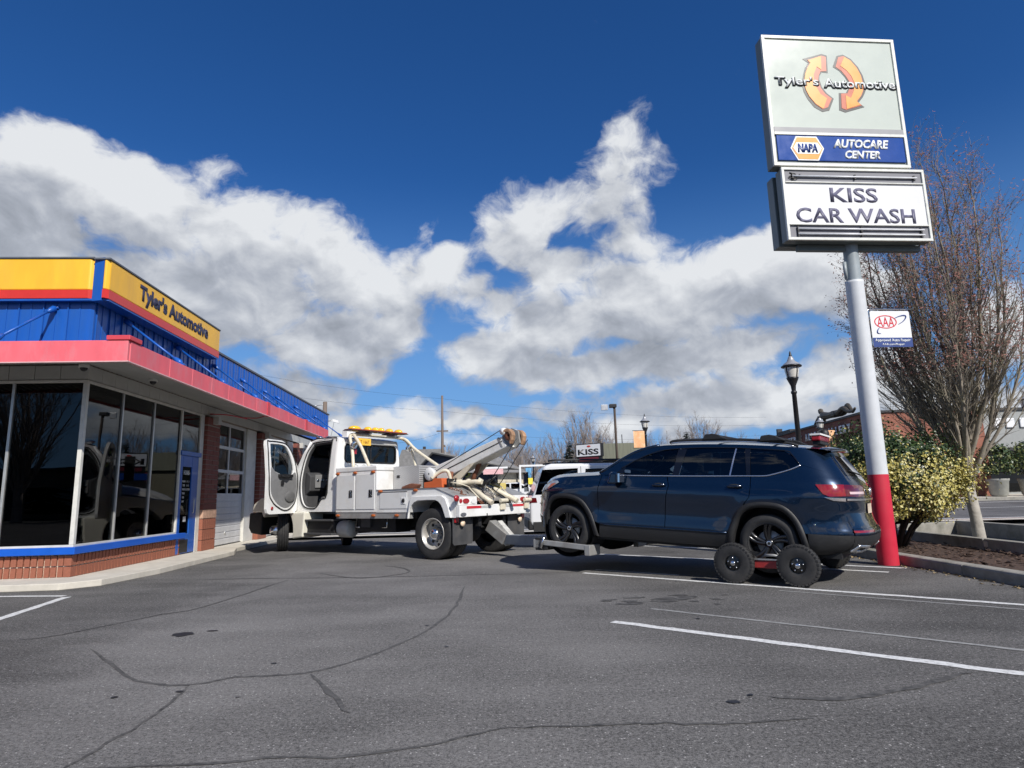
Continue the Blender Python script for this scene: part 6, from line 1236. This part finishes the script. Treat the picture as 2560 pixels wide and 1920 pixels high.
# reclining bronze figure on the parapet
M_BRZ=mat('weathered_bronze',(.11,.095,.075),.5,metal=.4,var=.3,vs=4)
def skin_fig(name,chains,parent,m,sub=1):
    V=[];E_=[];Rr=[]
    for ch in chains:
        prev=None
        for it in ch:
            if isinstance(it,int): prev=it; continue
            V.append(it[:3]); Rr.append(it[3]); i=len(V)-1
            if prev is not None: E_.append((prev,i))
            prev=i
    me=bpy.data.meshes.new(name); me.from_pydata(V,E_,[]); me.materials.append(m); o=bpy.data.objects.new(name,me); COL.objects.link(o); o.parent=parent
    o.modifiers.new('skin','SKIN'); me.skin_vertices[0].data[0].use_root=True
    for i,r in enumerate(Rr): me.skin_vertices[0].data[i].radius=(r*.8,r*.8)
    if sub: s=o.modifiers.new('sub','SUBSURF'); s.levels=sub; s.render_levels=sub
    for p in me.polygons: p.use_smooth=True
    return o
stt=thing('rooftop_statue','large dark reclining figure sculpture on the gallery roof edge','statue',(19.5,36.6,5.2),R(-4.9))
skin_fig('body',[[(0,2.2,.42,.30),(0,1.5,.40,.24),(0,.85,.62,.20),(0,.2,.30,.15),(0,-.45,.25,.11),(0,-.75,.42,.09)],[0,(0,2.9,.40,.26),(0,3.6,.45,.34),(0,3.95,.55,.16),(0,4.25,.82,.25),(0,4.3,1.0,.17)],[8,(.15,4.1,.15,.13),(.15,4.5,-.02,.10)],[8,(-.2,4.3,.35,.12),(-.2,4.95,.0,.09)],[0,(.35,1.6,.35,.22),(.35,1.05,.85,.18),(.35,.4,.25,.14)]],stt,M_BRZ)
# lamp posts
M_LAMPB=mat('lamp_black',(.014,.014,.016),.45,var=.2); M_LAMPG=mat('lamp_globe',(.62,.60,.55),.35,var=.1,coat=.3); M_LAMPC=mat('lamp_cap_silver',(.50,.50,.50),.35,metal=.5)
lp=[('post',M_LAMPB,MB().lathe([(.20,0),(.20,.12),(.15,.18),(.14,.7),(.10,.8),(.085,.9),(.065,4.0),(.085,4.02),(.085,4.08),(.06,4.1)],(0,0,0),'z',14)),
 ('lantern_cup',M_LAMPB,MB().lathe([(.06,4.1),(.075,4.25),(.16,4.45),(.175,4.5),(.16,4.5)],(0,0,0),'z',16)),
 ('globe',M_LAMPG,MB().lathe([(.15,4.47),(.20,4.70),(.205,4.80),(.20,4.82)],(0,0,0),'z',18)),
 ('rim_ring',M_LAMPB,MB().lathe([(.20,4.80),(.29,4.82),(.295,4.85),(.27,4.87),(.2,4.88)],(0,0,0),'z',18)),
 ('cap',M_LAMPC,MB().lathe([(.255,4.87),(.22,4.92),(.12,4.99),(.09,5.06),(.07,5.12),(.045,5.15)],(0,0,0),'z',18)),
 ('finial',M_LAMPB,MB().lathe([(.04,5.14),(.05,5.17),(.035,5.20),(.03,5.26),(.001,5.32)],(0,0,0),'z',10))]
for k in range(4): lp.append(('lantern_rib',M_LAMPB,MB().tube([(.165*math.cos(k*PI/2+.4),.165*math.sin(k*PI/2+.4),4.48),(.212*math.cos(k*PI/2+.4),.212*math.sin(k*PI/2+.4),4.70),(.21*math.cos(k*PI/2+.4),.21*math.sin(k*PI/2+.4),4.82)],.014,5)))
lpm=[(n,b.mesh(n,m)) for n,m,b in lp]
def lamp(loc,label,sc=1.0,rz=0):
    t=thing('street_lamp',label,'street lamp',loc,rz,'old-style black street lamps'); t.scale=(sc,sc,sc)
    for n,me in lpm: inst(me,n,t)
    return t
lamp((8.28,18.5,.0),'nearest black street lamp with lantern head rising behind the blue SUV',.985); l2=lamp((7.15,34.4,.45),'black street lamp with orange banner above the SUV windscreen',.93); lamp((1.97,66,.5),'farthest small black street lamp with blue banner behind the white SUV',.90); lamp((26.1,32.2,.5),'black street lamp at the right edge beside the planter',1.0); lamp((17.6,36.4,.5),'black street lamp with orange banner in front of the gallery letters',.90)
M_BANO=mat('banner_orange',(.80,.42,.20),.7,var=.15,vs=2,dirt=(.85,.72,.52),ds=2.5,damt=.9); M_BANB=mat('banner_blue',(.16,.42,.68),.7,var=.2,vs=2)
def banner(label,loc,w,h,m,rz=0):
    t=thing('street_banner',label,'banner',loc,rz)
    MB().grid([[(w*k/6,.015*math.sin(k*1.3),z) for k in range(7)] for z in (0,-h/2,-h)]).build('banner_cloth',m,t); MB().tube([(-.05,0,.02),(w,0,.02)],.015,5).tube([(-.05,0,-h-.02),(w,0,-h-.02)],.015,5).build('banner_rods',M_LAMPB,t)
banner('weathered orange banner hanging left of the lamp over the SUV windscreen',(6.48,34.3,4.45),.60,.90,M_BANO); banner('small blue banner on the farthest lamp',(1.2,66,3.9),.55,1.3,M_BANB); banner('orange banner below the gallery letters above the SUV tail',(17.75,36.3,4.4),.60,1.05,M_BANO)
# parking-lot flood light
fp=thing('flood_light_pole','slim pole with a square flood lamp above the KISS sign','flood light',(6.45,40,.5)); MB().tube([(0,0,0),(0,0,5.9),(-.05,0,6.05)],.075,8).build('pole',mat('wood_pole',(.10,.075,.06),.9,var=.2),fp); MB().box(-.32,.12,-.2,.2,6.0,6.22).build('lamp_head',M_LAMPB,fp,bevel=.03); MB().box(-.85,-.42,-.05,.05,5.85,6.20).build('lamp_panel',M_LAMPC,fp,bevel=.02,rot=(0,0,0))
# KISS roadside sign
kg=thing('kiss_sign','white roadside sign board reading KISS with red lips above a dark panel','sign',(4.75,40,.5),R(-37))
MB().box(-.92,.92,-.16,.16,2.93,3.75).build('sign_cabinet',M_BLK,kg,bevel=.02)
for s in (1,-1):
    f=MB().box(-.86,.86,min(-.165*s,-.17*s),max(-.165*s,-.17*s),2.98,3.70).build('sign_face',M_FACEW,kg); text('sign_lettering','KISS',.36,M_SBLK,f,(0,-.172*s,3.24),0 if s>0 else PI,width=1.50,offset=.03); q=MB().sphere((.05*s,-.175*s,3.58),.1,12,8,(1.4,.1,.6)).build('lips_mark',mat('lips_red',(.55,.06,.04),.5),f)
    MB().box(-.7,.7,min(-.14*s,-.15*s),max(-.14*s,-.15*s),2.68,2.9).build('led_panel',mat('led_red_dark',(.16,.02,.03),.4),kg); MB().box(-1.0,1.0,min(-.14*s,-.15*s),max(-.14*s,-.15*s),2.15,2.55).build('blue_panel',M_NBLUE,kg)
    p2=MB().box(-.95,.95,min(-.14*s,-.15*s),max(-.14*s,-.15*s),.95,2.1).build('dark_panel',M_SBLK,kg); MB().prism(circ(0,1.5,.75,24,ry=.2),-.155*s,-.158*s,'y').build('white_oval',M_FACEW,p2)
MB().box(-.85,.85,-.12,.12,.0,2.93).build('sign_base',M_BLK,kg)
# ---- navy workshop, stone wall, canopy frame
M_NAVB=mat('navy_wall',(.035,.045,.085),.6,var=.15,vs=1.5); M_SHNG=mat('grey_shingles',(.22,.215,.21),.9,var=.25,vs=3,bump=.4,bs=8); M_STW=mat('pale_stone_wall',(.58,.52,.40),.9,var=.35,vs=3,bump=.6,bs=5)
nb=thing('navy_building','low navy building with yellow-green wall letters and grey shingle roof behind the boom','building',(-6.7,45,.45))
MB().box(0,6.9,0,9,0,2.35).build('wall',M_NAVB,nb); MB().prism([(-.3,2.35),(1.02,3.78),(6.9,2.45),(6.9,2.36)],0,9,'y').build('gable_wall',M_NAVB,nb); 
MB().prism([(-.55,2.2),(1.0,3.92),(7.4,2.5),(7.4,2.36),(1.02,3.76),(-.4,2.2)],-.5,9.4,'y').build('roof',M_SHNG,nb); MB().prism([(-.56,2.15),(-.42,2.15),(1.02,3.73),(7.42,2.32),(7.42,2.40),(1.0,3.84)],-.55,-.5,'y').build('roof_fascia',M_CAPB,nb)
[text('wall_letter',c_,.58,mat('letters_lime',(.55,.62,.16),.5),nb,(2.95+.5*k_,-.02,2.33),0,width=.36,offset=.02,extrude=.05) for k_,c_ in enumerate('SJE')]; MB().box(4.55,5.9,-.05,-.01,.0,1.95).build('shop_door',mat('navy_door',(.02,.025,.05),.4),nb)
sw2=thing('stone_building','pale rubble stone corner building with grey hip roof beside the navy workshop','building',(-1.15,44.5,.45)); MB().box(0,1.75,0,6,0,2.3).build('wall',M_STW,sw2); MB().add([(-3.6,-.5,2.38),(2.1,-.5,2.25),(2.1,6.5,2.3),(-3.6,6.5,2.4),(-.3,3,3.75)],[(0,1,4),(1,2,4),(2,3,4),(3,0,4)]).build('hip_roof',M_SHNG,sw2); MB().tube([(1.35,-.05,0),(1.35,-.05,2.2)],.05,6).build('downpipe',M_CAPB,sw2)
wf=thing('canopy_frame','white steel frame carrying a pink banner in front of the navy building','frame',(-2.57,42,.45)); MB().box(-.06,.06,-.06,.06,0,3.05).build('post',M_FACEW,wf); MB().box(.06,2.15,-.05,.05,2.48,2.60).build('beam',M_FACEW,wf); MB().box(.1,.34,-.08,.08,2.5,2.80).build('bracket',M_FACEW,wf); MB().box(2.90,3.02,-.06,.06,0,2.68).build('post',M_FACEW,wf); MB().box(3.02,4.6,-.05,.05,2.56,2.68).build('beam',M_FACEW,wf)
bn2=MB().box(.55,1.85,-.09,-.07,2.12,2.46).build('banner',mat('pink_banner',(.75,.45,.46),.6),wf); text('banner_lettering','SPRING SERVICE',.12,mat('banner_red',(.55,.1,.12),.6),bn2,(1.2,-.092,2.3),0,width=1.1) if False else None
gr=thing('grey_roof_house','house with broad grey shingle roof far behind the tow truck cab','house',(-12.6,70,.5)); MB().box(0,6,0,8,0,3.4).build('wall',mat('tan_wall',(.35,.33,.30),.9),gr); MB().prism([(-.6,3.2),(.4,5.85),(4.8,5.85),(6.4,3.2)],-.4,8.4,'y').build('roof',M_SHNG,gr); MB().box(2.2,2.5,3,3.4,5.8,6.4).build('vent',M_CAPB,gr)
og=thing('olive_roof_building','building with tall olive metal roof behind the KISS sign','building',(7.55,55,.5)); MB().box(0,4.2,0,8,0,3.5).build('wall',mat('olive_wall',(.14,.13,.09),.8),og); MB().prism([(-.2,3.4),(.0,4.85),(2.95,4.85),(4.4,3.4)],-.3,8.3,'y').build('roof',mat('olive_roof',(.155,.16,.115),.6,var=.2,vs=2,stretch=(4,1,.3)),og); MB().tube([(2.0,1,4.8),(2.0,1,5.7)],.04,6).build('vent_pipe',M_CAPB,og)
ra=thing('red_awning','faded red sloped awning below the olive roof','awning',(8.05,50,.5)); MB().prism([(0,2.2),(.0,2.75),(.35,3.1),(2.6,3.15),(2.6,2.2)],0,1.6,'y').build('awning_cloth',mat('awning_red',(.55,.10,.08),.8),ra); MB().box(.02,2.58,.1,1.5,0,2.2).build('shop_wall',M_NAVB,ra)
gb=thing('grey_building','grey stucco building with white cut-out letters behind the bare tree','building',(24.95,36.5,.5)); MB().box(0,20,0,12,0,4.8).build('wall',mat('grey_stucco',(.33,.34,.33),.9,var=.1),gb); MB().box(-.1,20.1,-.1,.2,4.8,4.95).build('coping',M_CAPB,gb); text('wall_letters','JEDI',.62,M_FACEW,gb,(2.5,-.02,4.2),0,width=3.2,offset=.04,extrude=.08) if False else None
for k,x in enumerate((2.6,3.3,4.1)): MB().box(x,x+.5,-.10,-.02,3.80,4.35).build('wall_letter',M_FACEW,gb,bevel=.04)
MB().box(.3,19,-1.4,-.02,2.4,2.6).build('awning',M_CAPB,gb); MB().box(.4,18,-.05,-.01,.2,2.3).build('shop_window',M_DGL,gb)
# planters
M_PLT=mat('planter_concrete',(.30,.30,.27),.9,var=.15,vs=5)
for i,(x,lab) in enumerate(((24.4,'round concrete planter with shrub nearer the tree trunk'),(26.0,'round concrete planter with shrub by the right street lamp'))):
    p=thing('planter',lab,'planter',(x,32.6,.53)); MB().lathe([(.30,0),(.38,.1),(.46,.75),(.50,.8),(.50,.88),(.42,.88),(.40,.80)],(0,0,0),'z',18).build('pot',M_PLT,p)
    lm=leaf_mass(30+i,1500,(0,0,1.75),(.95,.8,.95),lambda v,rd:1 if rd.random()<.6 else 0,.14)
    lm[0].build('light_leaves',mat('leaf_olive',(.15,.17,.05),.5,var=.4),p); lm[1].build('dark_leaves',M_LFG,p)
# utility poles and wires
M_WOOD=mat('utility_wood',(.17,.13,.105),.9,var=.25,vs=1,stretch=(8,8,.6))
u1=thing('utility_pole','tall brown utility pole with crossarm behind the boom','pole',(-6.7,60,.5)); MB().tube([(0,0,0),(.0,0,10.2)],[.17,.10],8).build('pole',M_WOOD,u1); MB().box(-.55,.55,-.06,.06,6.75,6.87).build('crossarm',M_WOOD,u1); MB().tube([(.3,0,0),(.3,0,5.4)],.05,6).build('riser_pipe',M_LAMPC,u1); MB().box(-.1,.25,-.05,.05,5.3,5.5).build('bracket',M_WOOD,u1)
u2=thing('utility_pole','brown utility pole with small lamp rising behind the shop parapet','pole',(-13.4,45,.4)); MB().tube([(0,0,0),(0,0,7.7)],[.2,.15],8).build('pole',M_WOOD,u2); MB().tube([(0,0,7.5),(-.6,0,7.45)],.03,6).sphere((-.7,0,7.42),.1,8,6,(1.6,1,.6)).build('lamp_arm',M_LAMPC,u2)
wires=[((-13.4,45,5.2),(-6.7,60,7.2)),((-30,45,13),(-6.7,60,10.4)),((-30,45,11.5),(-6.7,60,9.2)),((-6.7,60,10.4),(30,75,9.5)),((-6.7,60,9.2),(30,75,8.6)),((-6.7,60,7.2),(30,75,7.4)),((-8.2,29,4.75),(-13.4,45,5.0))]
labs=['wire between the two utility poles above the tow truck cab','upper wire running from the left sky to the pole top','second wire below it reaching the pole','upper wire from the pole to the far right','middle wire from the pole to the far right','lowest wire from the pole to the far right','short service wire from the shop corner lamp']
for (a,b),l in zip(wires,labs):
    a,b=Vector(a),Vector(b); pts=[a.lerp(b,k/16)-Vector((0,0,4*.6*(k/16)*(1-k/16))) for k in range(17)]
    tag(MB().tube(pts,.007,4,False).build('overhead_wire',M_LAMPB),l,'wire')
# far bare trees and conifers
far=[]
for sd,sp in ((21,30),(22,42),(23,18)):
    T,B_,Bd=tree_mesh(sd,9.0,24,sp,1.6,.20,20,5,0,3,rmin=.010); far.append((T.mesh('trunk',M_FBARK),B_.mesh('branches',M_FBARK)))
spots=[(6.7,62,1.02,0,'bare pale tree rising directly behind the KISS sign'),(4.9,64,.82,1,'bare tree just left of the KISS sign'),(8.4,66,.85,0,'bare tree between the KISS sign and the flood pole'),(2.0,75,.86,1,'wide bare tree behind the white SUV roof'),(.2,78,.92,0,'bare tree behind the boom head'),(-2.2,80,.80,1,'bare tree right of the stone building roof'),(-7.7,80,.86,0,'bare tree left of the boom beside the utility pole'),(-6.4,84,.80,1,'bare tree behind the raised boom'),(26.4,90,1.30,2,'tall narrow bare tree over the SUV roof rack'),(24.6,92,1.0,2,'second narrow bare tree over the SUV roof rack'),(31,90,1.02,1,'round bare tree above the SUV rear roof bar'),(35.2,95,1.05,1,'round bare tree just left of the gallery'),(20.6,85,.95,2,'narrow bare tree right of the orange banner lamp'),(18.4,88,1.0,2,'thin bare tree beside the orange banner'),(10.9,80,1.05,0,'bare tree behind the olive roof'),(3.6,58,.62,1,'small bare tree by the KISS sign base'),(0.9,70,.75,0,'bare tree above the sedan'),
 (-24,-40,1.6,1,'broad bare tree across the lot behind the camera'),(-34,-34,1.7,0,'tall bare tree left behind the camera'),(-12,-46,1.5,1,'bare tree right behind the camera')]
for i,(x,y,sc,k,lab) in enumerate(spots):
    t=thing('bare_tree',lab,'tree',(x,y,.4 if y>0 else 0),i*1.7,'leafless trees in the distance'); t.scale=(sc*1.05,sc*1.05,sc)
    inst(far[k][0],'trunk',t); inst(far[k][1],'branches',t)
M_CON=mat('conifer_green',(.022,.034,.024),.8,var=.4,vs=2)
def conifer(seed,h,r):
    rd=random.Random(seed); m=MB()
    for i in range(420):
        f=rd.random()**.8; z=h*(.06+.94*f); rr=r*(1-f)*rd.uniform(.55,1.1)+.05; a=rd.uniform(0,2*PI); d=Vector((math.cos(a),math.sin(a),-.25)); s=Vector((-math.sin(a),math.cos(a),0))*rr*.22; p=Vector((0,0,z))
        m.add([tuple(p),tuple(p+d*rr*.6+s),tuple(p+d*rr),tuple(p+d*rr*.6-s)],[(0,1,2,3)])
    return m.mesh('crown',M_CON)
cme=[conifer(1,1,.28),conifer(2,1,.36)]; ctr=MB().tube([(0,0,0),(0,0,.9)],[.03,.008],6).mesh('trunk',M_FBARK)
for x,y,h,k,lab in ((3.95,80,6.2,0,'small dark conifer behind the white SUV roof'),(20.4,75,7.6,1,'dark conifer above the SUV roof rack'),(4.55,52,5.0,1,'dark conifer beside the KISS sign'),(-1.6,56,4.9,1,'dark evergreen showing under the boom'),(-3.2,58,4.6,1,'spreading evergreen behind the stone building'),(9.3,70,7.2,0,'dark conifer beside the flood pole'),(33.0,88,6.4,0,'small conifer by the rear roof bar')):
    t=thing('conifer',lab,'tree',(x,y,.4),x,'dark conifers in the distance'); t.scale=(h,h,h); inst(cme[k],'crown',t); inst(ctr,'trunk',t)
# ---- parked cars behind
def car(name,label,loc,rz,L,H,Wd_,body,prof,wins,m,lampx,zb,sc=1):
    t=thing(name,label,'car',loc,rz)
    for s in (1,-1): pass
    MB().prism(prof,-Wd_/2,Wd_/2,'y').build('body',m,t,bevel=.07,seg=4)
    for w_ in wins:
        for s in (1,-1): MB().prism(w_,(Wd_/2-.004)*s,(Wd_/2+.006)*s,'y').build('window',M_DGL,t)
    for x in lampx:
        for s in (1,-1):
            wh=MB().lathe(tyre_prof(.37,.24,.24,0),(0,0,0),'y',28).build('wheel',M_RUB,t,loc=(x,(Wd_/2-.12)*s,.37)); MB().lathe([(.24,.10*s),(.20,.11*s),(.06,.10*s),(.001,.12*s)],(0,0,0),'y',20).build('rim',M_ALU,wh)
    return t
M_WCAR=mat('white_car_paint',(.72,.73,.75),.25,var=.02,coat=.9); M_GCAR=mat('grey_car_paint',(.10,.11,.12),.3,var=.05,coat=.9)
ws_=car('parked_suv','white SUV with dark side windows parked behind the blue SUV',(.28,16.0,0),R(2),5.5,1.95,1.98,None,
 [(.12,.42),(.75,.38),(.80,.62),(.95,.78),(1.15,.80),(1.35,.74),(1.45,.40),(4.0,.40),(4.1,.74),(4.3,.80),(4.5,.78),(4.7,.70),(4.75,.40),(5.4,.45),(5.45,1.0),(5.3,1.15),(4.25,1.25),(3.65,1.83),(3.4,1.90),(.55,1.93),(.38,1.88),(.10,1.20),(.02,1.10),(.02,.60)],
 [[(.16,1.22),(.34,1.79),(1.18,1.81),(1.14,1.22)],[(1.32,1.25),(1.36,1.79),(2.28,1.80),(2.28,1.25)],[(2.42,1.25),(2.42,1.80),(3.3,1.78),(3.55,1.55),(3.75,1.28)]],M_WCAR,(1.1,4.35),0)
for s in (1,-1):
    MB().prism([(.015,1.04),(.20,1.04),(.18,1.15),(.03,1.15)],.985*s,1.0*s,'y').build('tail_lamp',M_TAILD,ws_); MB().tube([(.5,.80*s,2.0),(.7,.80*s,2.02),(3.2,.80*s,1.99),(3.4,.80*s,1.93)],.025,6).build('roof_rail',M_BLK,ws_)
    MB().box(.1,5.3,min(.985*s,1.0*s),max(.985*s,1.0*s),.38,.60).build('lower_cladding',M_TRIM,ws_)
    MB().tube([(1.25,.99*s,.8),(1.25,.992*s,1.85)],.006,4).build('panel_gap',M_BLK,ws_)
MB().box(-.005,.02,-.8,.8,1.3,1.75).build('rear_glass',M_DGL,ws_); MB().box(-.02,.15,-.97,.97,.42,.66).build('rear_bumper',M_TRIM,ws_,bevel=.03)
sed=[(.1,.35),(.45,.33),(.5,.55),(.75,.70),(1.0,.70),(1.2,.55),(1.25,.33),(3.3,.33),(3.35,.55),(3.55,.70),(3.85,.70),(4.05,.55),(4.1,.33),(4.5,.38),(4.55,.72),(4.2,.88),(3.4,.95),(2.7,1.38),(1.6,1.42),(.8,1.05),(.1,.95),(.03,.7)]
car('parked_sedan','grey sedan parked across the street left of the white SUV',(-.4,37.4,.6),R(185),4.6,1.42,1.8,None,sed,[[(1.0,1.04),(1.62,1.34),(2.1,1.35),(2.1,.98)],[(2.2,.98),(2.2,1.35),(2.65,1.31),(3.15,.98)]],M_GCAR,(.88,3.7),0)
car('parked_sedan','white sedan far across the street beyond the truck tail',(1.9,43,.6),R(178),4.6,1.42,1.8,None,sed,[[(1.0,1.04),(1.62,1.34),(2.1,1.35),(2.1,.98)],[(2.2,.98),(2.2,1.35),(2.65,1.31),(3.15,.98)]],M_WCAR,(.88,3.7),0)
ys=thing('yellow_sign','small yellow street sign above the far sedan','sign',(.9,41.0,.5)); MB().box(-.27,.27,-.02,.0,1.35,1.75).build('sign_plate',mat('yellow_plate',(.85,.72,.08),.5),ys); MB().tube([(0,.02,0),(0,.02,1.75)],.03,6).build('post',M_LAMPC,ys)
# tow lights on the SUV roof
tl=thing('tow_light_bar','red magnetic tow light resting on the rear roof of the blue SUV','tow light',tuple(sw_(-.50,-.02,1.752)),R(144)); MB().box(-.06,.06,-.45,.25,.02,.10).build('lens',M_REDL,tl,bevel=.02); MB().box(-.07,.07,-.46,.26,.10,.125).build('cover',M_LGT,tl); MB().lathe([(.06,0),(.07,.03),(.07,.10),(.05,.14),(.001,.15)],(0,-.42,.08),'z',12).build('magnet_lamp',M_BLK,tl); MB().tube(cr([(0,-.4,.2),(.05,-.2,.24),(-.05,.0,.20),(.0,.15,.14)],4),.014,5).build('coiled_cable',M_BLK,tl); MB().box(-.05,.05,-.40,.20,-.02,.02).build('magnet_base',M_BLK,tl)

# ---- across the street behind the camera: unseen frontage added to darken the reflections
rb_=thing('added_frontage','long low dark frontage added unseen behind the camera to darken reflections','building',(-60,-46,0)); MB().box(0,120,-10,0,0,4.6).build('wall',mat('frontage_wall',(.13,.115,.10),.9,var=.3,vs=.15),rb_); MB().box(-.2,120.2,-10.2,.3,4.6,4.9).build('coping',M_CAPB,rb_)
for k in range(14): MB().box(3+8.4*k,7.5+8.4*k,.01,.06,.5,3.0).build('shop_window',M_DGL,rb_)
for i,(x,y,h) in enumerate(((-30,-38,9),(-17,-40,8),(6,-42,10),(20,-38,9),(34,-42,11),(-44,-36,10))):
    t=thing('conifer',['tall','slim','broad','short','dense','dark'][i]+' conifer in the row across the street behind the camera','tree',(x,y,0),x,'dark conifers in the distance'); t.scale=(h*1.1,h*1.1,h); inst(cme[i%2],'crown',t); inst(ctr,'trunk',t)
